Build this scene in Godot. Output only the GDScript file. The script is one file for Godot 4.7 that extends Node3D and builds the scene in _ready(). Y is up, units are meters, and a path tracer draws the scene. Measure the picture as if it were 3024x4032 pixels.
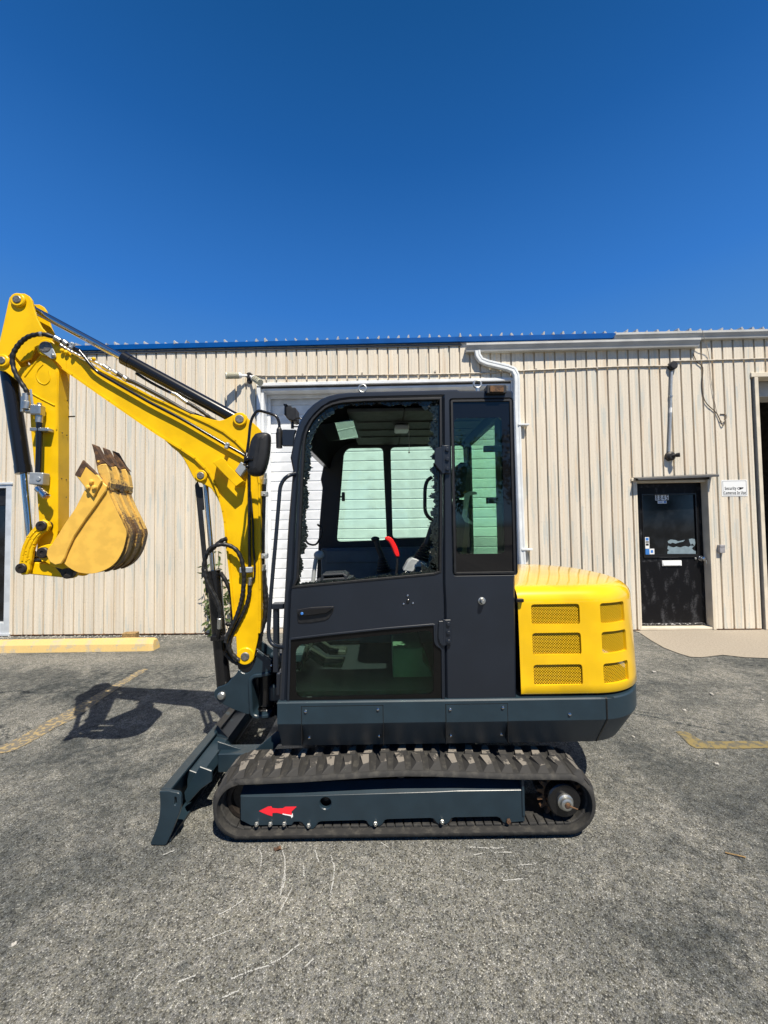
extends Node3D
# A mini excavator on a car park in front of a ribbed metal building. Metres, y up.

var XF := Transform3D()          # frame in which shapes are being drawn
var ORG := Vector3.ZERO          # base of the thing being built
var HOST: Node3D                 # the thing being built
var used := {}
var rng := RandomNumberGenerator.new()
var M := {}

func _ready():
	rng.seed = 7
	# ---- camera, sky, sun, exposure
	var cam := Camera3D.new()
	cam.name = "camera"
	add_child(cam)
	cam.position = Vector3(0, 1.6, 0)
	cam.rotation = Vector3(0.03316, 0, -0.01400)
	cam.fov = 106.2602
	cam.near = 0.05
	cam.far = 400.0
	cam.current = true
	var sky := Sky.new()
	sky.sky_material = clear_sky()
	var env := Environment.new()
	env.background_mode = Environment.BG_SKY
	env.sky = sky
	env.tonemap_mode = Environment.TONE_MAPPER_LINEAR
	env.tonemap_exposure = 1.5
	env.sdfgi_enabled = true
	env.ssao_enabled = true
	env.ssil_enabled = true
	var we := WorldEnvironment.new()
	we.name = "world_environment"
	we.environment = env
	add_child(we)
	var sun := DirectionalLight3D.new()
	sun.name = "sun"
	add_child(sun)
	sun.look_at_from_position(Vector3.ZERO, Vector3(-0.25, -1.0, -0.55), Vector3(0, 1, 0))
	sun.light_energy = 1.6
	sun.light_color = Color(1.0, 0.965, 0.90)
	sun.light_angular_distance = 0.5
	sun.shadow_enabled = true
	# ---- the scene
	materials()
	ground()
	building()
	wall_fittings()
	excavator()
	lot_things()
	trees()

func clear_sky() -> PanoramaSkyMaterial:
	# cloudless air: deep blue overhead, paler towards the horizon
	var h := 256
	var im := Image.create(16, h, false, Image.FORMAT_RGBF)
	var stops := [[-1.0, Color(0.10, 0.10, 0.10)], [-0.02, Color(0.22, 0.26, 0.30)], [0.0, Color(0.22, 0.40, 0.62)], [0.17, Color(0.080, 0.225, 0.47)], [0.48, Color(0.0255, 0.128, 0.395)], [0.695, Color(0.0100, 0.075, 0.255)], [0.82, Color(0.0062, 0.0560, 0.186)], [1.0, Color(0.0055, 0.048, 0.165)]]
	for y in h:
		var e := sin(PI * (0.5 - (y + 0.5) / h))
		var c: Color = stops[0][1]
		for k in stops.size() - 1:
			if e >= stops[k][0]: c = (stops[k][1] as Color).lerp(stops[k + 1][1], (e - stops[k][0]) / (stops[k + 1][0] - stops[k][0]))
		for x in 16: im.set_pixel(x, y, c)
	var m := PanoramaSkyMaterial.new()
	m.panorama = ImageTexture.create_from_image(im)
	return m

# ------------------------------------------------------------------ bookkeeping
func numbered(n: String) -> String:
	var k: int = used.get(n, 0)
	used[n] = k + 1
	return n if k == 0 else "%s_%03d" % [n, k]

func meta(o: Node, label: String, category := "", group := "", kind := ""):
	if label: o.set_meta("label", label)
	if category: o.set_meta("category", category)
	if group: o.set_meta("group", group)
	if kind: o.set_meta("kind", kind)

func thing(called: String, label: String, category: String, at := Vector3.ZERO, turn := 0.0, group := "") -> Node3D:
	var o := Node3D.new()
	o.name = numbered(called)
	add_child(o)
	o.position = at
	o.rotation.y = turn
	meta(o, label, category, group)
	HOST = o
	ORG = at if turn == 0.0 else Vector3.ZERO
	return o

func obj(called: String, st: SurfaceTool, m: Material, parent: Node = null) -> MeshInstance3D:
	st.generate_normals()
	var o := MeshInstance3D.new()
	o.mesh = st.commit()
	o.material_override = null
	o.mesh.surface_set_material(0, m)
	if parent == null: parent = HOST
	o.name = called if parent != self else numbered(called)
	parent.add_child(o, true)
	return o

func shared(called: String, mesh: Mesh, parent: Node, t: Transform3D) -> MeshInstance3D:
	var o := MeshInstance3D.new()
	o.mesh = mesh
	o.name = called
	parent.add_child(o, true)
	o.transform = t
	return o

func single(called: String, st: SurfaceTool, m: Material, label: String, category: String, group := "", kind := "") -> MeshInstance3D:
	var o := obj(called, st, m, self)
	meta(o, label, category, group, kind)
	return o

# ------------------------------------------------------------------ shapes
func mb() -> SurfaceTool:
	var st := SurfaceTool.new()
	st.begin(Mesh.PRIMITIVE_TRIANGLES)
	st.set_smooth_group(-1)
	return st

func pv(a: Array) -> PackedVector2Array:
	var r := PackedVector2Array()
	for i in range(0, a.size(), 2): r.append(Vector2(a[i], a[i + 1]))
	return r

func tri(st: SurfaceTool, a: Vector3, b: Vector3, c: Vector3, n: Vector3):
	if (c - a).cross(b - a).dot(n) < 0.0:
		var t := b
		b = c
		c = t
	st.add_vertex(XF * a - ORG)
	st.add_vertex(XF * b - ORG)
	st.add_vertex(XF * c - ORG)

func quad(st: SurfaceTool, a: Vector3, b: Vector3, c: Vector3, d: Vector3, n: Vector3):
	tri(st, a, b, c, n)
	tri(st, a, c, d, n)

func area2(p: PackedVector2Array) -> float:
	var s := 0.0
	for i in p.size():
		s += p[i].cross(p[(i + 1) % p.size()])
	return s * 0.5

func turned(p: PackedVector2Array, ccw: bool) -> PackedVector2Array:
	var q := p.duplicate()
	if (area2(q) > 0.0) != ccw: q.reverse()
	return q

func moved(p: PackedVector2Array, d: float) -> PackedVector2Array:   # outline moved to its right-hand side by d
	var r := PackedVector2Array()
	var n := p.size()
	for i in n:
		var e1: Vector2 = (p[i] - p[(i + n - 1) % n]).normalized()
		var e2: Vector2 = (p[(i + 1) % n] - p[i]).normalized()
		var n1 := Vector2(e1.y, -e1.x)
		var n2 := Vector2(e2.y, -e2.x)
		r.append(p[i] + (n1 + n2) * d / maxf(0.45, 1.0 + n1.dot(n2)))
	return r

func grown(p: PackedVector2Array, d: float) -> PackedVector2Array:
	return moved(turned(p, true), d)

func ears(p: PackedVector2Array) -> PackedInt32Array:   # ear clipping of a counter-clockwise outline
	var idx := range(p.size())
	var out := PackedInt32Array()
	var guard := 0
	while idx.size() > 3 and guard < 20000:
		guard += 1
		var n: int = idx.size()
		var found := false
		var best := -1
		var best_q := -1.0
		for i in n:
			var a: Vector2 = p[idx[(i + n - 1) % n]]
			var b: Vector2 = p[idx[i]]
			var c: Vector2 = p[idx[(i + 1) % n]]
			var cr := (b - a).cross(c - b)
			if cr <= 1e-12: continue
			var ok := true
			for k in n:
				var t: Vector2 = p[idx[k]]
				if t == a or t == b or t == c: continue
				if (b - a).cross(t - a) > -1e-13 and (c - b).cross(t - b) > -1e-13 and (a - c).cross(t - c) > -1e-13:
					ok = false
					break
			if not ok: continue
			var q := cr / ((b - a).length_squared() + (c - b).length_squared() + (a - c).length_squared())
			if q > best_q:
				best_q = q
				best = i
			if q > 0.2: break
		if best < 0:
			best = guard % n
			idx.remove_at(best)
			continue
		out.append_array([idx[(best + n - 1) % n], idx[best], idx[(best + 1) % n]])
		idx.remove_at(best)
	if idx.size() == 3: out.append_array([idx[0], idx[1], idx[2]])
	return out

func pieces(outer: PackedVector2Array, holes: Array) -> Array:
	# an outline with holes as simple outlines without holes, cut through the middle of every hole
	var polys := [outer]
	for h in holes:
		var lo: Vector2 = h[0]
		var hi: Vector2 = h[0]
		for q in h:
			lo = lo.min(q)
			hi = hi.max(q)
		var x := (lo.x + hi.x) * 0.5 + 0.00037
		var next := []
		for p in polys:
			for half in [PackedVector2Array([Vector2(-50, -50), Vector2(x, -50), Vector2(x, 50), Vector2(-50, 50)]), PackedVector2Array([Vector2(x, -50), Vector2(50, -50), Vector2(50, 50), Vector2(x, 50)])]:
				for i in Geometry2D.intersect_polygons(p, half):
					next.append_array(Geometry2D.clip_polygons(i, h))
		polys = next
	return polys

func plate(st: SurfaceTool, poly: PackedVector2Array, z1: float, z0: float, bev := 0.003, holes: Array = []):
	# a sheet cut to an outline in x and y, from z0 up to z1, with chamfered rims
	var rims := [turned(poly, true)]
	for h in holes: rims.append(turned(h, false))
	var ins := []
	for r in rims: ins.append(moved(r, -bev))
	for part in pieces(ins[0], ins.slice(1)):
		var cap := turned(part, true)
		var t := ears(cap)
		for i in range(0, t.size(), 3):
			for s in [[z1, 1.0], [z0, -1.0]]:
				tri(st, v3(cap[t[i]], s[0]), v3(cap[t[i + 1]], s[0]), v3(cap[t[i + 2]], s[0]), Vector3(0, 0, s[1]))
	for k in rims.size():
		var r: PackedVector2Array = rims[k]
		var q: PackedVector2Array = ins[k]
		var n := r.size()
		for i in n:
			var j := (i + 1) % n
			var e := r[j] - r[i]
			var o := Vector3(e.y, -e.x, 0).normalized()
			quad(st, v3(r[i], z0 + bev), v3(r[j], z0 + bev), v3(r[j], z1 - bev), v3(r[i], z1 - bev), o)
			if bev > 0.0:
				quad(st, v3(r[i], z1 - bev), v3(r[j], z1 - bev), v3(q[j], z1), v3(q[i], z1), o + Vector3(0, 0, 1))
				quad(st, v3(r[i], z0 + bev), v3(r[j], z0 + bev), v3(q[j], z0), v3(q[i], z0), o - Vector3(0, 0, 1))

func v3(p: Vector2, z: float) -> Vector3:
	return Vector3(p.x, p.y, z)

func rrect(x0: float, y0: float, x1: float, y1: float, r: float, seg := 4) -> PackedVector2Array:
	return soft(PackedVector2Array([Vector2(x0, y0), Vector2(x1, y0), Vector2(x1, y1), Vector2(x0, y1)]), r, seg)

func soft(p: PackedVector2Array, r: float, seg := 4) -> PackedVector2Array:   # rounds every corner
	var out := PackedVector2Array()
	var n := p.size()
	for i in n:
		var b := p[i]
		var d1 := p[(i + n - 1) % n] - b
		var d2 := p[(i + 1) % n] - b
		var k := minf(r, minf(d1.length(), d2.length()) * 0.48)
		var s := b + d1.normalized() * k
		var e := b + d2.normalized() * k
		for j in seg + 1:
			var t := float(j) / seg
			out.append(s.lerp(b, t).lerp(b.lerp(e, t), t))
	return out

func smooth2(p: PackedVector2Array, sub := 4, closed := true) -> PackedVector2Array:
	var out := PackedVector2Array()
	var n := p.size()
	for i in (n if closed else n - 1):
		var a := p[(i + n - 1) % n] if closed or i > 0 else p[i]
		var d := p[(i + 2) % n] if closed or i < n - 2 else p[i + 1]
		for j in sub: out.append(p[i].cubic_interpolate(p[(i + 1) % n], a, d, float(j) / sub))
	if not closed: out.append(p[n - 1])
	return out

func disc(c: Vector2, r: float, seg := 24) -> PackedVector2Array:
	var o := PackedVector2Array()
	for i in seg: o.append(c + Vector2(cos(TAU * i / seg), sin(TAU * i / seg)) * r)
	return o

func hull(c1: Vector2, r1: float, c2: Vector2, r2: float, seg := 12) -> PackedVector2Array:
	var pts := PackedVector2Array()
	pts.append_array(disc(c1, r1, seg * 2))
	pts.append_array(disc(c2, r2, seg * 2))
	var h := Geometry2D.convex_hull(pts)
	h.remove_at(h.size() - 1)
	return h

func box(st: SurfaceTool, c: Vector3, size: Vector3, bev := 0.002, b := Basis()):
	var keep := XF
	XF = XF * Transform3D(b, c)
	var k := minf(bev, minf(size.x, minf(size.y, size.z)) * 0.3)
	var h := size * 0.5
	plate(st, PackedVector2Array([Vector2(-h.x + k, -h.y), Vector2(h.x - k, -h.y), Vector2(h.x, -h.y + k), Vector2(h.x, h.y - k), Vector2(h.x - k, h.y), Vector2(-h.x + k, h.y), Vector2(-h.x, h.y - k), Vector2(-h.x, -h.y + k)]), h.z, -h.z, k)
	XF = keep

func span(st: SurfaceTool, lo: Vector3, hi: Vector3, bev := 0.002):
	box(st, (lo + hi) * 0.5, (hi - lo).abs(), bev)

func frame_of(d: Vector3, up := Vector3.UP) -> Basis:   # z along d
	d = d.normalized()
	if absf(d.dot(up)) > 0.97: up = Vector3(1, 0, 0)
	var x := up.cross(d).normalized()
	return Basis(x, d.cross(x), d)

func bar(st: SurfaceTool, a: Vector3, b: Vector3, w: float, h: float, up := Vector3.UP, bev := 0.002):
	box(st, (a + b) * 0.5, Vector3(w, h, a.distance_to(b)), bev, frame_of(b - a, up))

func lathe(st: SurfaceTool, a: Vector3, dir: Vector3, prof: Array, seg := 20, flat_ends := true):
	# prof: [distance along dir, radius] pairs
	var b := frame_of(dir)
	st.set_smooth_group(0)
	for k in prof.size() - 1:
		var p: Array = prof[k]
		var q: Array = prof[k + 1]
		var flat: bool = absf(p[0] - q[0]) < 1e-6 or absf(p[1] - q[1]) > absf(p[0] - q[0]) * 0.6
		st.set_smooth_group(-1 if flat else k % 30)
		for i in seg:
			var t0 := TAU * i / seg
			var t1 := TAU * (i + 1) / seg
			var e0 := b.x * cos(t0) + b.y * sin(t0)
			var e1 := b.x * cos(t1) + b.y * sin(t1)
			var n: Vector3 = (e0 + e1) * (q[0] - p[0]) - b.z * (q[1] - p[1]) * 2.0
			var p0: Vector3 = a + b.z * p[0] + e0 * p[1]
			var p1: Vector3 = a + b.z * p[0] + e1 * p[1]
			var q0: Vector3 = a + b.z * q[0] + e0 * q[1]
			var q1: Vector3 = a + b.z * q[0] + e1 * q[1]
			if p[1] > 1e-6: tri(st, p0, p1, q1, n)
			if q[1] > 1e-6: tri(st, p0, q1, q0, n)
	st.set_smooth_group(-1)

func cyl(st: SurfaceTool, a: Vector3, b: Vector3, r: float, seg := 20, c := 0.002):
	var l := a.distance_to(b)
	c = minf(c, minf(r, l) * 0.3)
	lathe(st, a, b - a, [[0.0, 0.0], [0.0, r - c], [c, r], [l - c, r], [l, r - c], [l, 0.0]], seg)

func ball(st: SurfaceTool, c: Vector3, r: float, seg := 12, squash := Vector3.ONE):
	st.set_smooth_group(1)
	for i in seg:
		for j in seg * 2:
			var q := []
			for k in [[0, 0], [1, 0], [1, 1], [0, 1]]:
				var t: float = PI * (i + k[0]) / seg
				var u: float = PI * (j + k[1]) / seg
				q.append(Vector3(sin(t) * cos(u), cos(t), sin(t) * sin(u)) * squash)
			var n: Vector3 = q[0] + q[2]
			if i > 0: tri(st, c + q[0] * r, c + q[1] * r, c + q[3] * r, n)
			if i < seg - 1: tri(st, c + q[1] * r, c + q[2] * r, c + q[3] * r, n)
	st.set_smooth_group(-1)

func curve3(p: PackedVector3Array, sub := 6) -> PackedVector3Array:
	var out := PackedVector3Array()
	var n := p.size()
	for i in n - 1:
		var a := p[i - 1] if i > 0 else p[i] * 2.0 - p[i + 1]
		var d := p[i + 2] if i < n - 2 else p[i + 1] * 2.0 - p[i]
		for j in sub: out.append(p[i].cubic_interpolate(p[i + 1], a, d, float(j) / sub))
	out.append(p[n - 1])
	return out

func tube(st: SurfaceTool, pts: PackedVector3Array, r: float, seg := 10, sub := 6, ribs := 0.0):
	# a hose or pipe along a smooth curve; ribs > 0 gives a spiral guard of that height
	var p := curve3(pts, sub) if sub > 1 else pts
	if ribs > 0.0:
		var q := PackedVector3Array()
		for i in p.size() - 1:
			var n := maxi(1, int(p[i].distance_to(p[i + 1]) / (r * 0.55)))
			for j in n: q.append(p[i].lerp(p[i + 1], float(j) / n))
		q.append(p[p.size() - 1])
		p = q
	var x := frame_of(p[1] - p[0]).x
	var old := []
	st.set_smooth_group(1)
	for i in p.size():
		var d := (p[mini(i + 1, p.size() - 1)] - p[maxi(i - 1, 0)]).normalized()
		x = (x - d * x.dot(d)).normalized()
		var y := d.cross(x)
		var ring := []
		var rr := r + (ribs if i % 4 < 2 else 0.0)
		for k in seg: ring.append(p[i] + (x * cos(TAU * k / seg) + y * sin(TAU * k / seg)) * rr)
		if i > 0:
			for k in seg:
				var l := (k + 1) % seg
				var n: Vector3 = ring[k] + ring[l] - p[i] * 2.0
				tri(st, old[k], old[l], ring[l], n)
				tri(st, old[k], ring[l], ring[k], n)
		if i == 0 or i == p.size() - 1:
			st.set_smooth_group(-1)
			for k in seg: tri(st, p[i], ring[k], ring[(k + 1) % seg], -d if i == 0 else d)
			st.set_smooth_group(1)
		old = ring
	st.set_smooth_group(-1)

func at2(p: PackedVector2Array, z: float) -> PackedVector3Array:
	var o := PackedVector3Array()
	for q in p: o.append(v3(q, z))
	return o

func grid(st: SurfaceTool, rows: Array, mid: Vector3, skip := {}, group := 1):
	# rows of equally many points joined by quads that face away from mid
	st.set_smooth_group(group)
	for i in rows.size() - 1:
		for j in rows[i].size() - 1:
			if skip.has(Vector2i(i, j)): continue
			var a: Vector3 = rows[i][j]
			var b: Vector3 = rows[i][j + 1]
			var c: Vector3 = rows[i + 1][j + 1]
			var d: Vector3 = rows[i + 1][j]
			var n := (c - a).cross(d - b)
			if n.dot((a + b + c + d) * 0.25 - mid) < 0.0: n = -n
			quad(st, a, b, c, d, n)
	st.set_smooth_group(-1)

# ------------------------------------------------------------------ materials
func lin(r: float, g: float, b: float, a := 1.0) -> Color:
	return Color(r, g, b, a).linear_to_srgb()

func noise(s: int, freq: float, type := FastNoiseLite.TYPE_SIMPLEX_SMOOTH, oct := 4) -> FastNoiseLite:
	var n := FastNoiseLite.new()
	n.seed = s
	n.noise_type = type
	n.frequency = freq
	n.fractal_type = FastNoiseLite.FRACTAL_FBM if oct > 1 else FastNoiseLite.FRACTAL_NONE
	n.fractal_octaves = oct
	return n

func bytes(s: int, freq: float, w: int, h: int, type := FastNoiseLite.TYPE_SIMPLEX_SMOOTH, oct := 4) -> PackedByteArray:
	var im := noise(s, freq, type, oct).get_seamless_image(w, h)
	im.convert(Image.FORMAT_L8)
	return im.get_data()

func tex(data: PackedByteArray, w: int, h: int, fmt := Image.FORMAT_RGB8) -> ImageTexture:
	return ImageTexture.create_from_image(Image.create_from_data(w, h, false, fmt, data))

func tone(s: int, freq: float, lo: float, hi: float, n := 256, oct := 4) -> ImageTexture:
	# grey mottling between two sRGB levels
	var b := bytes(s, freq, n, n, FastNoiseLite.TYPE_SIMPLEX_SMOOTH, oct)
	var o := PackedByteArray()
	o.resize(n * n * 3)
	for i in n * n:
		var k := smoothstep(0.2, 0.8, b[i] / 255.0)
		var v := int(clampf(lerpf(lo, hi, k), 0, 1) * 255)
		o[i * 3] = v
		o[i * 3 + 1] = v
		o[i * 3 + 2] = v
	return tex(o, n, n)

func mat(c: Color, rough: float, metal := 0.0, t: Texture2D = null, scale := 1.0, bump: Texture2D = null, bump_cm := 0.05) -> StandardMaterial3D:
	var m := StandardMaterial3D.new()
	m.albedo_color = c
	m.roughness = rough
	m.metallic = metal
	if t or bump:
		m.uv1_triplanar = true
		m.uv1_scale = Vector3.ONE * scale
		m.uv1_offset = Vector3(0.37, 0.11, 0.73)
	m.albedo_texture = t
	if bump:
		m.heightmap_enabled = true
		m.heightmap_texture = bump
		m.heightmap_scale = bump_cm
	return m

func coat(m: StandardMaterial3D, k: float, r: float) -> StandardMaterial3D:
	m.clearcoat_enabled = true
	m.clearcoat = k
	m.clearcoat_roughness = r
	return m

func glass(c: Color, ior_scale := 0.05) -> StandardMaterial3D:
	var m := StandardMaterial3D.new()
	m.albedo_color = Color(c.r, c.g, c.b, 0.0)
	m.roughness = 0.0
	m.transparency = BaseMaterial3D.TRANSPARENCY_ALPHA
	m.refraction_enabled = true
	m.refraction_scale = ior_scale
	return m

func two_tone(s: int, freq: float, n: int, a: Color, b: Color, lo: float, hi: float, squeeze := Vector2.ONE) -> ImageTexture:
	# matter b in patches on matter a, with ragged outlines; a and b are linear
	var p := bytes(s, freq, n, n, FastNoiseLite.TYPE_SIMPLEX_SMOOTH, 5)
	var q := bytes(s + 5, 0.12, n, n, FastNoiseLite.TYPE_SIMPLEX, 3)
	var o := PackedByteArray()
	o.resize(n * n * 3)
	var sa := a.linear_to_srgb()
	var sb := b.linear_to_srgb()
	for y in n:
		for x in n:
			var i := y * n + x
			var j := (int(y * squeeze.y) % n) * n + int(x * squeeze.x) % n
			var k := smoothstep(lo, hi, (p[j] + (q[i] - 128) * 0.35) / 255.0)
			var c := sa.lerp(sb, k)
			var g := 0.93 + q[(i * 7) % (n * n)] / 255.0 * 0.12
			o[i * 3] = int(clampf(c.r * g, 0, 1) * 255)
			o[i * 3 + 1] = int(clampf(c.g * g, 0, 1) * 255)
			o[i * 3 + 2] = int(clampf(c.b * g, 0, 1) * 255)
	return tex(o, n, n)

func materials():
	var mott := tone(3, 0.012, 0.93, 1.0)
	var fine := tone(4, 0.12, 0.3, 0.7, 256, 3)
	var dusty := tone(5, 0.03, 0.78, 1.0)
	M.yellow = mat(lin(0.80, 0.485, 0.004), 0.36, 0, mott, 1.3, fine, 0.012)
	M.yellow.metallic_specular = 0.32
	M.hood = coat(mat(lin(0.84, 0.505, 0.004), 0.32, 0, mott, 0.9), 0.9, 0.04)
	M.hood.metallic_specular = 0.3
	M.bucket = mat(lin(0.80, 0.475, 0.075), 0.5, 0, tone(38, 0.02, 0.93, 1.0), 2.0, fine, 0.02)
	M.slate = coat(mat(lin(0.0085, 0.0125, 0.021), 0.40, 0, mott, 0.8, fine, 0.006), 0.3, 0.2)
	M.skirt = mat(lin(0.016, 0.033, 0.047), 0.42, 0, mott, 1.4, fine, 0.02)
	M.frame = mat(lin(0.015, 0.030, 0.043), 0.33, 0, mott, 1.7, fine, 0.02)
	M.black = mat(lin(0.008, 0.008, 0.009), 0.22)
	M.rubber_hose = mat(lin(0.012, 0.012, 0.012), 0.5, 0, dusty, 4.0)
	M.plastic = mat(lin(0.012, 0.012, 0.013), 0.5, 0, dusty, 3.0, fine, 0.01)
	M.inside = mat(lin(0.014, 0.018, 0.024), 0.6, 0, mott, 2.0)
	M.glare_lining = mat(lin(0.012, 0.012, 0.013), 0.95)  # matte dark, for the added sheet that hides glare under the roof
	M.glare_lining.metallic_specular = 0.15
	M.console = mat(lin(0.055, 0.085, 0.12), 0.5, 0, mott, 2.0)
	M.seat_base = mat(lin(0.10, 0.17, 0.12), 0.5, 0, mott, 2.0)
	M.liner = mat(lin(0.030, 0.034, 0.032), 0.7, 0, dusty, 2.0)
	M.chrome = mat(lin(0.55, 0.56, 0.58), 0.13, 1.0)
	M.zinc = mat(lin(0.50, 0.50, 0.47), 0.38, 0.9, mott, 6.0)
	M.galv = mat(lin(0.42, 0.45, 0.47), 0.5, 0.6, mott, 6.0)
	M.pin = mat(lin(0.24, 0.23, 0.21), 0.5, 0.6, dusty, 7.0)
	M.bolt_dark = mat(lin(0.035, 0.028, 0.024), 0.5, 0.3, dusty, 6.0)
	M.rust = mat(Color.WHITE, 0.85, 0, two_tone(21, 0.02, 256, Color(0.055, 0.030, 0.018), Color(0.15, 0.075, 0.03), 0.45, 0.62), 3.0, fine, 0.04)
	M.rubber = mat(Color.WHITE, 0.85, 0, two_tone(22, 0.03, 256, Color(0.021, 0.0205, 0.020), Color(0.052, 0.049, 0.043), 0.40, 0.95), 2.0, fine, 0.05)
	M.rubber_lug = mat(lin(0.026, 0.025, 0.024), 0.8, 0, mott, 3.0, fine, 0.05)
	M.lug = mat(Color.WHITE, 0.85, 0, two_tone(23, 0.02, 256, Color(0.036, 0.034, 0.032), Color(0.20, 0.18, 0.155), 0.44, 0.60), 1.6, fine, 0.05)
	M.shell = mat(Color.WHITE, 0.6, 0, two_tone(24, 0.016, 256, Color(0.66, 0.41, 0.09), Color(0.10, 0.055, 0.025), 0.57, 0.66, Vector2(1.0, 0.35)), 1.6, fine, 0.02)
	M.worn = mat(Color.WHITE, 0.62, 0, two_tone(25, 0.016, 256, Color(0.10, 0.052, 0.022), Color(0.40, 0.25, 0.07), 0.56, 0.66, Vector2(1.0, 0.4)), 1.6, fine, 0.02)
	M.red = mat(lin(0.72, 0.012, 0.012), 0.35)
	M.red_film = mat(lin(0.78, 0.02, 0.035), 0.35)
	M.grey_plastic = mat(lin(0.36, 0.38, 0.38), 0.45, 0, mott, 4.0)
	M.white_paper = mat(lin(0.75, 0.76, 0.76), 0.6)
	M.blue_print = mat(lin(0.04, 0.18, 0.52), 0.5)
	M.black_print = mat(lin(0.012, 0.012, 0.013), 0.6)
	M.pane = glass(lin(0.60, 0.87, 0.70))
	M.pane_dark = glass(lin(0.52, 0.80, 0.60), 0.033)
	M.pane_smoke = glass(lin(0.46, 0.68, 0.52))
	M.shards = mat(lin(0.014, 0.020, 0.018), 0.12, 0, dusty, 5.0)
	M.dull_print = mat(lin(0.006, 0.006, 0.006), 0.05)
	M.dull_print.metallic_specular = 0.33
	M.wire = mat(lin(0.10, 0.075, 0.05), 0.7)
	# building
	var wallmap := siding_map()
	M.siding = mat(Color.WHITE, 0.55, 0, wallmap, 0.30)
	M.siding.uv1_scale = Vector3(0.42, 0.21, 0.42)
	M.trim = mat(lin(0.70, 0.62, 0.49), 0.55, 0, mott, 0.8)
	M.roof_blue = mat(lin(0.0015, 0.075, 0.30), 0.55, 0, mott, 0.7)
	M.roof_blue.metallic_specular = 0.2
	M.white_metal = mat(lin(0.76, 0.79, 0.80), 0.4, 0, mott, 0.9)
	M.cap_grey = mat(lin(0.10, 0.10, 0.10), 0.5, 0.2, mott, 3.0)
	M.gutter = mat(lin(0.50, 0.50, 0.48), 0.5, 0, mott, 0.8)
	M.roof_end = mat(lin(0.62, 0.60, 0.56), 0.45, 0.2, dusty, 9.0)
	M.door_white = mat(lin(0.78, 0.80, 0.82), 0.42, 0, tone(31, 0.02, 0.93, 1.0), 0.6)
	M.door_black = mat(Color.WHITE, 0.5, 0, two_tone(26, 0.03, 256, Color(0.005, 0.005, 0.006), Color(0.045, 0.046, 0.05), 0.50, 0.95, Vector2(1.0, 0.4)), 0.9, fine, 0.02)
	M.door_black.metallic_specular = 0.3
	M.worn_black = mat(Color.WHITE, 0.5, 0, two_tone(39, 0.05, 256, Color(0.012, 0.012, 0.013), Color(0.35, 0.35, 0.35), 0.58, 0.66), 1.2)
	M.door_glass = mat(lin(0.010, 0.012, 0.015), 0.09, 0, tone(33, 0.015, 0.55, 1.0), 1.0)
	M.dark_inside = mat(lin(0.11, 0.10, 0.09), 0.9, 0, dusty, 0.7)
	M.old_paper = mat(lin(0.20, 0.27, 0.31), 0.7, 0, mott, 3.0)
	M.alu = mat(lin(0.62, 0.66, 0.70), 0.42, 0.2, mott, 1.0)
	M.conduit = mat(lin(0.52, 0.46, 0.38), 0.5, 0.1, dusty, 2.0)
	M.rack_steel = mat(lin(0.12, 0.11, 0.10), 0.6, 0.2, dusty, 2.0)
	M.dark_fit = mat(lin(0.03, 0.028, 0.027), 0.5, 0.2, dusty, 5.0)
	M.lamp_cream = mat(lin(0.55, 0.53, 0.40), 0.4)
	M.lamp_fin = mat(lin(0.20, 0.18, 0.12), 0.4, 0.5)
	M.grey_box = mat(lin(0.33, 0.32, 0.33), 0.5, 0, mott, 6.0)
	M.curb = mat(Color.WHITE, 0.8, 0, two_tone(27, 0.02, 256, Color(0.60, 0.425, 0.165), Color(0.46, 0.38, 0.25), 0.68, 0.74), 0.9, fine, 0.12)
	M.wood = mat(lin(0.36, 0.23, 0.09), 0.8, 0, tone(35, 0.05, 0.7, 1.0), 3.0, fine, 0.06)
	M.leaf = mat(lin(0.075, 0.105, 0.035), 0.55)
	M.leaf.backlight_enabled = true
	M.leaf.backlight = Color(0.3, 0.35, 0.12)
	M.stem = mat(lin(0.12, 0.09, 0.05), 0.8)
	M.tree_leaf = mat(lin(0.045, 0.07, 0.022), 0.6)
	M.bark = mat(lin(0.09, 0.065, 0.045), 0.9)
	M.stone = mat(lin(0.45, 0.43, 0.39), 0.8, 0, dusty, 9.0)
	M.paint_line = mat(Color.WHITE, 0.8, 0, two_tone(28, 0.03, 256, Color(0.32, 0.24, 0.115), Color(0.13, 0.12, 0.10), 0.34, 0.50), 2.6, fine, 0.1)
	M.paint_line.uv1_world_triplanar = true
	M.paint_dull = mat(Color.WHITE, 0.85, 0, two_tone(30, 0.03, 256, Color(0.20, 0.155, 0.06), Color(0.10, 0.092, 0.07), 0.40, 0.70), 1.6, fine, 0.1)
	M.paint_dull.uv1_world_triplanar = true
	M.scrape = mat(lin(0.38, 0.38, 0.36), 0.9)
	M.apron = mat(Color.WHITE, 0.85, 0, two_tone(29, 0.16, 512, Color(0.33, 0.29, 0.235), Color(0.26, 0.222, 0.175), 0.30, 0.85), 0.5, fine, 0.12)
	M.apron.uv1_world_triplanar = true

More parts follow.
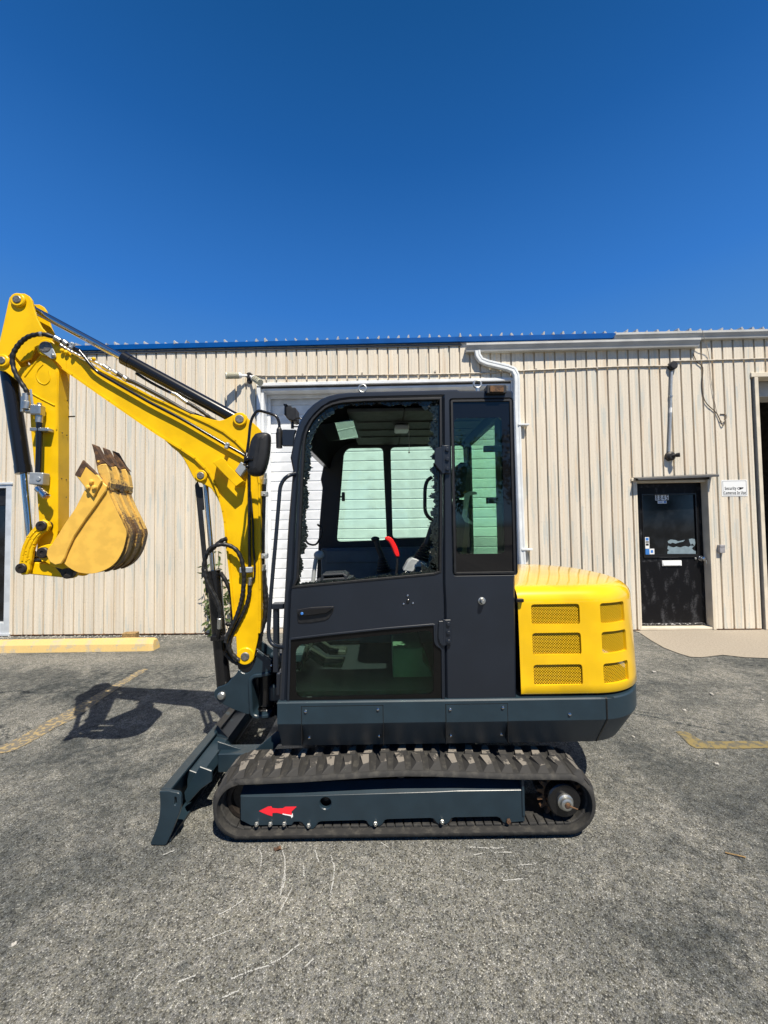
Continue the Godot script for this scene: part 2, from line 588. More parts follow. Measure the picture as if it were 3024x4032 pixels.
func siding_map() -> ImageTexture:
	# cream paint with faint vertical weather streaks, dirt specks and a few faded blue-grey runs
	var n := 512
	var a := bytes(41, 0.02, n, n, FastNoiseLite.TYPE_SIMPLEX_SMOOTH, 4)
	var b := bytes(42, 0.05, n, n, FastNoiseLite.TYPE_SIMPLEX_SMOOTH, 3)
	var c := bytes(43, 0.2, n, n, FastNoiseLite.TYPE_SIMPLEX, 2)
	var o := PackedByteArray()
	o.resize(n * n * 3)
	for y in n:
		for x in n:
			var i := y * n + x
			var streak := a[(y / 9) * n + x] / 255.0
			var s2 := b[(y / 14) * n + (x * 2) % n] / 255.0
			var g := 0.905 + 0.09 * streak + 0.09 * (s2 - 0.5) + 0.04 * (c[i] / 255.0 - 0.5)
			var blue := smoothstep(0.63, 0.76, b[(y / 6) * n + (x + 200) % n] / 255.0) * 0.55
			var rust := smoothstep(0.66, 0.82, a[(y / 5) * n + (x * 3 + 77) % n] / 255.0) * 0.4
			var col := Color(0.875, 0.834, 0.762) * g
			col = col.lerp(Color(0.66, 0.70, 0.70), blue * 0.8)
			col = col.lerp(Color(0.78, 0.66, 0.52), rust * 0.7)
			if c[(i * 13) % (n * n)] > 236: col = col * 0.8
			o[i * 3] = int(clampf(col.r, 0, 1) * 255)
			o[i * 3 + 1] = int(clampf(col.g, 0, 1) * 255)
			o[i * 3 + 2] = int(clampf(col.b, 0, 1) * 255)
	return tex(o, n, n)

# ------------------------------------------------------------------ ground
const GX := 6.6
const GZ0 := -6.7
const GZ1 := -0.7

func stones_map(n: int) -> Array:
	# worn asphalt: stones of many tones set in dark binder; colour and relief, 1.4 m a side
	var cell := FastNoiseLite.new()
	cell.seed = 11
	cell.noise_type = FastNoiseLite.TYPE_CELLULAR
	cell.frequency = 0.23
	cell.fractal_type = FastNoiseLite.FRACTAL_NONE
	cell.cellular_jitter = 1.0
	cell.cellular_return_type = FastNoiseLite.RETURN_CELL_VALUE
	var im := cell.get_image(n, n, false, false, false)
	im.convert(Image.FORMAT_L8)
	var val := im.get_data()
	cell.cellular_return_type = FastNoiseLite.RETURN_DISTANCE2_SUB
	im = cell.get_image(n, n, false, false, false)
	im.convert(Image.FORMAT_L8)
	var gap := im.get_data()
	var big := bytes(12, 0.02, n, n, FastNoiseLite.TYPE_SIMPLEX_SMOOTH, 4)
	var grit := bytes(13, 0.35, n, n, FastNoiseLite.TYPE_SIMPLEX, 2)
	var lo := 255
	var hi := 0
	for i in range(0, n * n, 37):
		lo = mini(lo, gap[i])
		hi = maxi(hi, gap[i])
	var o := PackedByteArray()
	o.resize(n * n * 3)
	var h := PackedByteArray()
	h.resize(n * n)
	for i in n * n:
		var v := val[i] / 255.0
		var e := smoothstep(0.02, 0.30, float(gap[i] - lo) / maxf(1.0, hi - lo))
		var k := fmod(v * 37.7, 1.0)
		var t := 0.60 + 0.22 * fmod(v * 91.3, 1.0)          # sRGB level of the stone
		if k > 0.90: t = 0.95 + 0.05 * fmod(v * 57.1, 1.0)
		elif k < 0.16: t = 0.38
		var bind := 0.46 + 0.10 * (big[i] / 255.0)
		var g := lerpf(bind, t, e) + (grit[i] - 128) / 255.0 * 0.16 + (big[i] - 128) / 255.0 * 0.14
		var warm := (fmod(v * 23.9, 1.0) - 0.45) * 0.035
		o[i * 3] = int(clampf(g + warm, 0, 1) * 255)
		o[i * 3 + 1] = int(clampf(g + warm * 0.6 + 0.002, 0, 1) * 255)
		o[i * 3 + 2] = int(clampf(g - warm * 0.8 - 0.004, 0, 1) * 255)
		h[i] = int(clampf(0.35 * e + 0.25 * fmod(v * 71.7, 1.0) * e + grit[i] / 255.0 * 0.4, 0, 1) * 255)
	return [tex(o, n, n), tex(h, n, n, Image.FORMAT_L8)]

func wear_map() -> ImageTexture:
	# tone of the lot at large: bleached and dark stretches, patches with straight seams, cracks, scrapes and oil
	var w := 1536
	var h := 768
	var a := bytes(51, 0.0045, w, h, FastNoiseLite.TYPE_SIMPLEX_SMOOTH, 5)
	var b := bytes(52, 0.02, w, h, FastNoiseLite.TYPE_SIMPLEX_SMOOTH, 4)
	var c := bytes(53, 0.09, w, h, FastNoiseLite.TYPE_SIMPLEX, 3)
	var web := FastNoiseLite.new()
	web.seed = 61
	web.noise_type = FastNoiseLite.TYPE_CELLULAR
	web.cellular_return_type = FastNoiseLite.RETURN_DISTANCE2_SUB
	web.frequency = 0.034
	web.fractal_type = FastNoiseLite.FRACTAL_NONE
	web.domain_warp_enabled = true
	web.domain_warp_amplitude = 14.0
	web.domain_warp_frequency = 0.03
	var im := web.get_image(w, h, false, false, true)
	im.convert(Image.FORMAT_L8)
	var crack := im.get_data()
	var v := PackedFloat32Array()
	v.resize(w * h)
	# places (x, z) where the photograph's lot is darker or paler: [x, z, reach x, reach z, turn, change]
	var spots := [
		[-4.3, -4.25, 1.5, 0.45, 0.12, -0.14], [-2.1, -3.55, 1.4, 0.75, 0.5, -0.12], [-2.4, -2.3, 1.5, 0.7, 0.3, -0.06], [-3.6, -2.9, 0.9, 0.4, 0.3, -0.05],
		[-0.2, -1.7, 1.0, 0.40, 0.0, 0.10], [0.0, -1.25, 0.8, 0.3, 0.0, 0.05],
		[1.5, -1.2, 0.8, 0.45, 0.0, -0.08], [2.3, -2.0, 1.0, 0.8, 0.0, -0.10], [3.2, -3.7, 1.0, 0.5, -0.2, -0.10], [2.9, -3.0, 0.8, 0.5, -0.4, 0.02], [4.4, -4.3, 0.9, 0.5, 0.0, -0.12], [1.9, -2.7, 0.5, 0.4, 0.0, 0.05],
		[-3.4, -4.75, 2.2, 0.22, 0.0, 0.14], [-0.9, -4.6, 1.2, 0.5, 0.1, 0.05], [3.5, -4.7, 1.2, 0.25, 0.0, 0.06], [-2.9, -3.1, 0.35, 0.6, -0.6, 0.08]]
	for y in h:
		var z := GZ0 + (GZ1 - GZ0) * (y + 0.5) / h
		for x in w:
			v[y * w + x] = 0.632 + (a[y * w + x] - 128) / 255.0 * 0.20 + (b[y * w + x] - 128) / 255.0 * 0.17 + (c[y * w + x] - 128) / 255.0 * 0.13
			# fine crazing where the surface has aged most
			if a[(y * w + x + w * 90) % (w * h)] + b[y * w + x] * 0.3 > 172 and z < -2.5 and crack[y * w + x] < 3 + c[y * w + x] / 32: v[y * w + x] -= 0.11
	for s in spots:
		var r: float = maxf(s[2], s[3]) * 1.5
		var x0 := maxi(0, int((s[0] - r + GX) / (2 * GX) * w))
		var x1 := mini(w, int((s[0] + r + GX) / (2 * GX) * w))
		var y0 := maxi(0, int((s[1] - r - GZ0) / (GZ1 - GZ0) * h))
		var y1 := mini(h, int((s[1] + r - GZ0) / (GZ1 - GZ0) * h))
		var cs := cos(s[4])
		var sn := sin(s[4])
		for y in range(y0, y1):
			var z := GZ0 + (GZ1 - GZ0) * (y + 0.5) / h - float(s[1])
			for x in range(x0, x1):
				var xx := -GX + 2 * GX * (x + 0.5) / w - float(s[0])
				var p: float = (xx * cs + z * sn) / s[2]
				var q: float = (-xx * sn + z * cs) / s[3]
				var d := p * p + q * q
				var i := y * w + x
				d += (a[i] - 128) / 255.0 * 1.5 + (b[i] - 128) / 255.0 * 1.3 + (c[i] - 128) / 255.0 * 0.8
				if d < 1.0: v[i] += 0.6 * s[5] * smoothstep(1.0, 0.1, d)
	var r := RandomNumberGenerator.new()
	r.seed = 99
	# cracks and patch seams
	for s in [[-5.2, -3.0, -2.2, -4.15, 0.05], [-4.6, -2.6, -3.4, -3.5, 0.09], [-2.9, -3.35, -2.3, -3.75, 0.07], [-3.3, -3.2, -2.75, -3.1, 0.06], [-2.0, -4.1, -1.4, -4.5, 0.02], [-5.3, -4.1, -2.6, -4.25, 0.05], [-2.9, -3.05, -2.9, -2.5, 0.1], [-5.0, -3.4, -4.2, -2.7, 0.1],
			[3.0, -4.6, 5.2, -3.9, 0.03], [2.0, -3.3, 4.6, -2.5, 0.03], [3.3, -2.8, 5.0, -2.0, 0.03], [-1.35, -1.05, -1.12, -1.22, 0.003], [1.5, -3.6, 2.6, -2.9, 0.02], [-4.2, -3.9, -3.5, -3.85, 0.03]]:
		var px: float = s[0]
		var pz: float = s[1]
		var n := 260
		var j := 0.0
		for k in n:
			var t := float(k) / n
			j = j * 0.93 + r.randfn(0, s[4]) * 0.35
			var x := int((lerpf(s[0], s[2], t) + j * 0.6 + GX) / (2 * GX) * w)
			var y := int((lerpf(s[1], s[3], t) + j - GZ0) / (GZ1 - GZ0) * h)
			if x > 1 and x < w - 2 and y > 1 and y < h - 2:
				for d in [[0, 0, 0.24], [1, 0, 0.15], [0, 1, 0.13]]: v[(y + d[1]) * w + x + d[0]] -= d[2] * r.randf_range(0.2, 1.0)
	# drips of oil
	for k in 70:
		var cx := r.randf_range(-GX, GX)
		var cz := r.randf_range(-5.2, -1.0)
		var rad := r.randf_range(0.008, 0.03)
		if k < 4:
			cx = [-1.65, 1.24, -2.35, -0.15][k]
			cz = [-1.12, -1.15, -1.2, -1.55][k]
			rad = [0.07, 0.05, 0.05, 0.03][k]
		var x0 := int((cx - rad + GX) / (2 * GX) * w)
		var x1 := int((cx + rad + GX) / (2 * GX) * w)
		var y0 := int((cz - rad - GZ0) / (GZ1 - GZ0) * h)
		var y1 := int((cz + rad - GZ0) / (GZ1 - GZ0) * h)
		for y in range(maxi(0, y0), mini(h, y1 + 1)):
			for x in range(maxi(0, x0), mini(w, x1 + 1)):
				var dx := (-GX + 2 * GX * (x + 0.5) / w - cx) / rad
				var dz := (GZ0 + (GZ1 - GZ0) * (y + 0.5) / h - cz) / rad
				var d := dx * dx + dz * dz + (c[y * w + x] - 128) / 255.0 * 1.6
				if d < 1.0: v[y * w + x] -= 0.11 * smoothstep(1.0, 0.3, d)
	var o := PackedByteArray()
	o.resize(w * h * 3)
	for i in w * h:
		var g := v[i]
		var warm := 0.006 + (g - 0.58) * 0.10
		o[i * 3] = int(clampf(g + warm, 0, 1) * 255)
		o[i * 3 + 1] = int(clampf(g, 0, 1) * 255)
		o[i * 3 + 2] = int(clampf(g - warm * 0.9, 0, 1) * 255)
	return tex(o, w, h)

func ground():
	HOST = self
	ORG = Vector3.ZERO
	var maps := stones_map(1024)
	var m := StandardMaterial3D.new()
	m.albedo_color = lin(0.94, 0.97, 0.94)
	m.albedo_texture = maps[0]
	m.roughness = 0.9
	m.metallic_specular = 0.4
	m.heightmap_enabled = true
	m.heightmap_texture = maps[1]
	m.heightmap_scale = 0.35
	m.detail_enabled = true
	m.detail_blend_mode = BaseMaterial3D.BLEND_MODE_MUL
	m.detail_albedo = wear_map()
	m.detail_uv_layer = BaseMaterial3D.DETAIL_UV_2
	m.resource_name = "asphalt"
	M.asphalt = m
	var st := mb()
	var xs := [-150.0, -GX, GX, 150.0]
	var zs := [-150.0, GZ0, GZ1, 150.0]
	for i in 3:
		for j in 3:
			var q := [Vector3(xs[i], 0, zs[j]), Vector3(xs[i + 1], 0, zs[j]), Vector3(xs[i + 1], 0, zs[j + 1]), Vector3(xs[i], 0, zs[j + 1])]
			for k in [0, 1, 2, 0, 2, 3]:
				var p: Vector3 = q[k]
				st.set_uv(Vector2(p.x, p.z) / 1.4)
				st.set_uv2(Vector2(clampf((p.x + GX) / (2 * GX), 0.002, 0.998), clampf((p.z - GZ0) / (GZ1 - GZ0), 0.002, 0.998)))
				st.add_vertex(p)
	single("ground", st, m, "", "", "", "structure")
	# concrete apron before the entrance door and the open bay
	st = mb()
	flat(st, pv([3.6351, -5.5603, 3.5477, -5.2005, 3.4922, -4.8797, 3.5139, -4.6715, 3.5576, -4.5425, 3.6709, -4.523, 3.9783, -4.5937, 4.1555, -4.5034, 4.3852, -4.4647]), 0.008, [Vector2(9.0, -4.87), Vector2(9.0, -5.64), Vector2(3.6, -5.66)])
	single("concrete_apron", st, M.apron, "", "", "", "structure")
	# worn yellow bay lines
	st = mb()
	flat(st, pv([-2.8159, -2.7877, -2.9042, -2.8741, -2.8421, -2.9347, -2.833, -3.0575, -2.8329, -3.2023, -2.8224, -3.3496, -2.8044, -3.5032, -2.8023, -3.661, -2.7956, -3.8653, -2.7857, -4.0905, -2.7825, -4.3564, -2.7642, -4.4256, -2.6897, -4.3938, -2.6913, -4.1232, -2.683, -3.9001, -2.6699, -3.6569, -2.6434, -3.4548, -2.6396, -3.2702, -2.6706, -3.1447, -2.6739, -3.0242, -2.6874, -2.9129, -2.7064, -2.8266]), 0.004, [])
	single("bay_line_marking", st, M.paint_line, "", "", "", "structure")
	st = mb()
	flat(st, pv([2.1866, -2.9644, 2.254, -2.9658, 2.2728, -2.9314, 2.274, -2.8717, 2.285, -2.8311, 2.4198, -2.8249, 2.5813, -2.8266, 2.7362, -2.8143, 2.8429, -2.8088, 2.7654, -2.7343, 2.6615, -2.7394, 2.4706, -2.7334, 2.304, -2.7374, 2.1639, -2.746, 2.1519, -2.7896, 2.1735, -2.8889]), 0.004, [])
	single("bay_corner_marking", st, M.paint_dull, "", "", "", "structure")
	scrapes()

func scrapes():
	# thin pale scratches that the tracks and the blade have ground into the lot
	var r := RandomNumberGenerator.new()
	r.seed = 17
	var st := mb()
	var lines := [pv([-0.6452, -1.9574, -0.6183, -1.9204, -0.6072, -1.8782, -0.6033, -1.8512]), pv([-0.5236, -1.945, -0.4969, -1.8903, -0.4819, -1.8232, -0.478, -1.773, -0.4712, -1.7142]), pv([-0.4756, -1.8167, -0.4683, -1.7489]), pv([-0.4022, -1.8614, -0.3875, -1.8026]), pv([-0.2818, -1.9149, -0.2555, -1.8458, -0.2518, -1.7819, -0.2555, -1.7111]), pv([-0.3635, -1.9453, -0.3314, -1.8739]),
		pv([-0.7056, -1.6365, -0.6635, -1.662, -0.624, -1.6995]), pv([-0.7209, -1.5355, -0.6717, -1.5578, -0.6292, -1.576]), pv([-0.442, -1.4552, -0.401, -1.4752, -0.3454, -1.5217]), pv([-0.3099, -1.4439, -0.2825, -1.4695]), pv([-0.5629, -1.4097, -0.508, -1.4321, -0.4408, -1.4511]), pv([-0.7484, -1.4043, -0.6949, -1.4227]), pv([-0.5757, -1.3554, -0.5233, -1.376]), pv([-0.4289, -1.7483, -0.4397, -1.7025, -0.4549, -1.6382]),
		pv([0.4007, -1.9504, 0.4989, -1.9428, 0.5677, -1.9432]), pv([0.5101, -1.9164, 0.5968, -1.9178]), pv([0.5081, -1.7704, 0.6011, -1.7764]), pv([0.3385, -1.8299, 0.3809, -1.8099]), pv([-0.0386, -1.9851, -0.0007, -1.9541]), pv([0.4086, -1.9037, 0.4542, -1.9144]), pv([0.6024, -1.8456, 0.688, -1.8523]), pv([-1.1043, -1.9283, -1.0578, -1.9568]), pv([-0.9064, -1.4137, -0.8939, -1.4367])]
	for l in lines:
		var p := curve3(at2(l, 0.0), 14)
		for i in p.size() - 1:
			if r.randf() < 0.10: continue
			var a := Vector3(p[i].x, 0.004, p[i].y)
			var b := Vector3(p[i + 1].x, 0.004, p[i + 1].y)
			var s := (b - a).cross(Vector3.UP).normalized()
			var w0 := r.randf_range(0.0010, 0.0036)
			var w1 := r.randf_range(0.0010, 0.0036)
			var j := s * r.randf_range(-0.0015, 0.0015)
			quad(st, a + j + s * w0, b + j + s * w1, b + j - s * w1, a + j - s * w0, Vector3.UP)
			if r.randf() < 0.35:
				var k := j + s * r.randf_range(-0.012, 0.012)
				quad(st, a + k + s * 0.0012, b.lerp(a, 0.4) + k + s * 0.0012, b.lerp(a, 0.4) + k, a + k, Vector3.UP)
	single("scrape_marking", st, M.scrape, "", "", "", "structure")

func flat(st: SurfaceTool, p: PackedVector2Array, y: float, more: Array):
	for q in more: p.append(q)
	p = turned(p, true)
	var t := ears(p)
	for i in range(0, t.size(), 3):
		tri(st, Vector3(p[t[i]].x, y, p[t[i]].y), Vector3(p[t[i + 1]].x, y, p[t[i + 1]].y), Vector3(p[t[i + 2]].x, y, p[t[i + 2]].y), Vector3.UP)

# ------------------------------------------------------------------ building
const PITCH := 0.154

func rib_line(u0: float, u1: float, phase: float) -> PackedVector2Array:
	# (u, w) section of the siding: narrow grooves every PITCH, two faint stiffening beads between
	var p := PackedVector2Array()
	var k := int(floor((u0 - phase) / PITCH)) - 1
	while phase + k * PITCH < u1 + PITCH:
		var c := phase + k * PITCH
		for q in [[-0.0135, 0.030], [-0.0125, 0.002], [0.0125, 0.002], [0.0135, 0.030], [0.048, 0.030], [0.053, 0.0318], [0.060, 0.030], [0.094, 0.030], [0.101, 0.0318], [0.106, 0.030]]:
			p.append(Vector2(c + q[0], q[1]))
		k += 1
	var o := PackedVector2Array()
	for i in p.size():
		if p[i].x > u0 + 1e-4 and p[i].x < u1 - 1e-4: o.append(p[i])
	return clip_end(p, u0, o, u1)

func clip_end(p: PackedVector2Array, u0: float, o: PackedVector2Array, u1: float) -> PackedVector2Array:
	for u in [u0, u1]:
		for i in p.size() - 1:
			if p[i].x <= u and p[i + 1].x > u:
				var q := p[i].lerp(p[i + 1], (u - p[i].x) / (p[i + 1].x - p[i].x))
				if u == u0: o.insert(0, q)
				else: o.append(q)
				break
	return o

func siding(u0: float, u1: float, v0: float, v1: float, phase: float, parent: Node):
	# panels six flutes wide, each lapped 2 mm over the one before it
	var k := int(floor((u0 - phase + 0.07) / (PITCH * 6)))
	while true:
		var a := maxf(u0, phase - 0.07 + k * PITCH * 6)
		var b := minf(u1, phase - 0.07 + (k + 1) * PITCH * 6)
		if a >= u1 - 0.01: break
		if b - a > 0.01:
			var st := mb()
			var lift := 0.002 * (posmod(k, 2))
			var p := rib_line(a, b, phase)
			for i in p.size() - 1:
				var n := Vector3(p[i].y - p[i + 1].y, 0, p[i + 1].x - p[i].x)
				quad(st, Vector3(p[i].x, v0, p[i].y + lift), Vector3(p[i + 1].x, v0, p[i + 1].y + lift), Vector3(p[i + 1].x, v1, p[i + 1].y + lift), Vector3(p[i].x, v1, p[i].y + lift), n)
			obj("siding_panel", st, M.siding, parent)
		k += 1

func building():
	var t := thing("metal_building", "long cream ribbed metal building with white overhead door and blue eave trim", "building", Vector3(0, 0, -5.75), -0.02040)
	XF = Transform3D()
	var st := mb()
	# shell behind the siding: wall core pieces round the openings, floor, side and back walls, roof deck
	for q in [[-9.0, -7.35, 0, 4.32], [-7.35, -5.665, 2.29, 4.32], [-5.665, -1.846, 0, 4.32], [-1.846, 1.93, 3.69, 4.32], [1.93, 3.70, 0, 4.32], [3.70, 4.79, 2.20, 4.32], [4.79, 5.48, 0, 4.32], [5.48, 8.6, 3.73, 4.32], [8.6, 9.4, 0, 4.32]]:
		span(st, Vector3(q[0], q[2], -0.14), Vector3(q[1], q[3], -0.004), 0.0)
	XF = Transform3D(Basis(Vector3(0, 0, -1), Vector3(0, 1, 0), Vector3(1, 0, 0)), Vector3.ZERO)
	for x in [-9.0, 9.26]: plate(st, pv([0.14, 0.0, 9.0, 0.0, 9.0, 5.22, 0.14, 4.36]), x + 0.14, x, 0.0)
	XF = Transform3D()
	span(st, Vector3(-9.0, 0, -9.14), Vector3(9.4, 5.22, -9.0), 0.0)
	span(st, Vector3(5.06, 0.01, -9.0), Vector3(5.2, 4.3, -0.14), 0.0)
	obj("wall", st, M.dark_inside, t)
	st = mb()
	span(st, Vector3(-8.86, 0.0, -9.0), Vector3(9.26, 0.012, 0.0), 0.0)
	obj("floor_slab", st, M.apron, t)
	siding(-9.0, -7.35, 0.012, 4.325, -2.8364, t)
	siding(-7.35, -5.665, 2.29, 4.325, -2.8364, t)
	siding(-5.665, -1.905, 0.012, 4.325, -2.8364, t)
	siding(-1.905, 2.0, 3.765, 4.325, -1.7585, t)
	siding(2.0, 3.705, 0.012, 4.325, 2.1261, t)
	siding(3.705, 4.79, 2.24, 4.325, 2.1261, t)
	siding(4.79, 5.44, 0.012, 4.325, 2.1261, t)
	siding(5.44, 9.4, 3.77, 4.325, 2.1261, t)
	# roof: deck, ribs whose ends stand over the eave, blue eave trim and grey gutter
	st = mb()
	var slope := Basis(Vector3(1, 0, 0), 0.10)
	box(st, Vector3(0.2, 4.83, -4.6), Vector3(18.6, 0.02, 9.3), 0.0, slope)
	span(st, Vector3(-9.1, 4.318, -0.13), Vector3(9.5, 4.36, 0.035), 0.0)
	obj("roof_deck", st, M.gutter, t)
	var rib := mb()
	plate(rib, pv([-0.022, -0.008, 0.022, -0.008, 0.008, 0.046, -0.008, 0.046]), 0.07, -9.0, 0.001)
	rib.generate_normals()
	var rib_mesh := rib.commit()
	rib_mesh.surface_set_material(0, M.roof_end)
	var k := 0
	while -7.6 + k * PITCH < 7.4:
		var tilt := Basis(Vector3(1, 0, 0), 0.10) * Basis(Vector3(0, 0, 1), rng.randf_range(-0.45, 0.45)) * Basis(Vector3(0, 1, 0), rng.randf_range(-0.5, 0.5) * 0.0) * Basis.from_scale(Vector3(rng.randf_range(0.7, 1.15), rng.randf_range(0.6, 1.1), 1))
		shared("roof_rib", rib_mesh, t, Transform3D(tilt, Vector3(-7.6 + k * PITCH + rng.randf_range(-0.008, 0.008), 4.404, rng.randf_range(-0.02, 0.01))))
		k += 1
	st = mb()
	plate(st, pv([-9.05, 4.328, 3.465, 4.318, 3.47, 4.396, -9.05, 4.402]), 0.075, 0.036, 0.003)
	obj("eave_trim", st, M.roof_blue, t)
	st = mb()
	span(st, Vector3(-9.05, 4.272, 0.031), Vector3(1.2, 4.304, 0.05), 0.002)
	obj("eave_shade_strip", st, M.cap_grey, t)  # stands for the shaded soffit; its shade is put into the grey
	# right-hand upper gutter, lower gutter over the overhead door with its downspout
	gutter(t, 3.445, 9.4, 4.268, 4.372, 0.13)
	gutter(t, 1.255, 4.66, 4.150, 4.262, 0.145)
	st = mb()
	var dz := 0.085
	downspout(st, [v3(Vector2(1.4194, 4.1645), dz), v3(Vector2(1.4292, 4.0949), dz), v3(Vector2(1.4729, 4.0223), dz), v3(Vector2(1.557, 3.9823), dz), v3(Vector2(1.8603, 3.9005), dz), v3(Vector2(1.9497, 3.8639), dz), v3(Vector2(1.9905, 3.7825), dz), v3(Vector2(1.9955, 3.6676), dz), v3(Vector2(1.9868, 3.3241), dz), v3(Vector2(2.0095, 1.1342), dz), Vector3(2.06, 0.1, dz)], 0.085, 0.07)
	var spout := obj("downspout", st, M.white_metal, t)
	st = mb()
	span(st, Vector3(1.99, 3.03, 0.035), Vector3(2.15, 3.055, 0.13), 0.002)
	span(st, Vector3(1.99, 1.2, 0.035), Vector3(2.15, 1.225, 0.13), 0.002)
	obj("strap", st, M.white_metal, spout)
	for q in [[-5.66, -1.91], [2.02, 3.70], [4.80, 5.44]]:
		st = mb()
		span(st, Vector3(q[0], 0.012, 0.0), Vector3(q[1], 0.026, 0.037), 0.002)
		obj("base_angle", st, M.rust, t)
	overhead_door(t)
	entrance(t)
	storefront(t)
	bay(t)

func gutter(t: Node, u0: float, u1: float, v0: float, v1: float, d: float):
	var st := mb()
	var keep := XF
	XF = Transform3D(Basis(Vector3(0, 0, -1), Vector3(0, 1, 0), Vector3(1, 0, 0)), Vector3.ZERO)   # outline in (-w, v), length along u
	plate(st, pv([-0.034, v0, -d * 0.72, v0, -d * 0.80, v0 + 0.035, -d, v1 - 0.03, -d, v1, -d + 0.014, v1, -d + 0.014, v1 - 0.012, -d + 0.004, v1 - 0.02, -0.04, v1 - 0.03]), u1, u0, 0.001)
	XF = keep
	obj("gutter", st, M.gutter, t)

func downspout(st: SurfaceTool, p: Array, w: float, d: float):
	# rectangular pipe with softened bends, in the plane of the wall
	var q := PackedVector3Array()
	for i in p.size() - 1: q.append_array(PackedVector3Array([p[i], (p[i] as Vector3).lerp(p[i + 1], 0.5)]))
	q.append(p[p.size() - 1])
	var rows := []
	for i in q.size():
		var dir := (q[mini(i + 1, q.size() - 1)] - q[maxi(i - 1, 0)]).normalized()
		var s := Vector3(0, 0, 1).cross(dir).normalized()
		var row := []
		for c in [[-1, -0.8], [-0.8, -1], [0.8, -1], [1, -0.8], [1, 0.7], [0.8, 1], [0.3, 1], [0.22, 0.85], [-0.22, 0.85], [-0.3, 1], [-0.8, 1], [-1, 0.7], [-1, -0.8]]:
			row.append(q[i] + s * c[0] * w * 0.5 + Vector3(0, 0, c[1] * d * 0.5))
		rows.append(row)
	for i in rows.size() - 1:
		grid(st, [rows[i], rows[i + 1]], (q[i] + q[i + 1]) * 0.5, {}, -1)

func overhead_door(t: Node):
	var x0 := -1.846
	var x1 := 1.93
	var top := 3.69
	var st := mb()
	# white jambs and head, 0.25 deep, with a projecting cap
	span(st, Vector3(x0 - 0.002, 0.012, -0.27), Vector3(x0 + 0.035, top, 0.0), 0.003)
	span(st, Vector3(x1 - 0.035, 0.012, -0.27), Vector3(x1 + 0.002, top, 0.0), 0.003)
	span(st, Vector3(x0 - 0.002, top - 0.03, -0.272), Vector3(x1 + 0.002, top + 0.006, 0.003), 0.003)
	span(st, Vector3(x0 - 0.06, top + 0.035, 0.0), Vector3(x1 + 0.05, top + 0.08, 0.05), 0.003)
	span(st, Vector3(x0 - 0.06, 0.012, -0.003), Vector3(x0 - 0.003, top + 0.034, 0.036), 0.003)
	span(st, Vector3(x1 + 0.003, 0.012, -0.003), Vector3(x1 + 0.06, top + 0.034, 0.036), 0.003)
	span(st, Vector3(x0 + 0.036, 0.012, -0.20), Vector3(x0 + 0.085, top - 0.032, -0.17), 0.003)
	span(st, Vector3(x1 - 0.085, 0.012, -0.20), Vector3(x1 - 0.036, top - 0.032, -0.17), 0.003)
	span(st, Vector3(x0 + 0.086, top - 0.09, -0.20), Vector3(x1 - 0.086, top - 0.032, -0.172), 0.003)
	obj("door_frame", st, M.door_white, t)
	var door := Node3D.new()
	door.name = "overhead_door"
	t.add_child(door, true)
	# horizontal steel slats, each with a raised field and a groove below it
	var n := 24
	var h := (top - 0.05) / n
	st = mb()
	var w := x1 - x0 - 0.076
	var keep := XF
	XF = Transform3D(Basis(Vector3(0, 0, -1), Vector3(0, 1, 0), Vector3(1, 0, 0)), Vector3.ZERO)
	plate(st, pv([0.006, 0.0, 0.0, 0.0005, 0.0, 0.004, -0.006, 0.015, -0.006, h - 0.010, 0.0, h - 0.0025, 0.006, h - 0.002, 0.03, h - 0.002, 0.03, 0.0]), w * 0.5, -w * 0.5, 0.0)
	XF = keep
	st.generate_normals()
	var mesh := st.commit()
	mesh.surface_set_material(0, M.door_white)
	for k in n: shared("slat", mesh, door, Transform3D(Basis(), Vector3((x0 + x1) * 0.5, 0.02 + k * h, -0.235)))

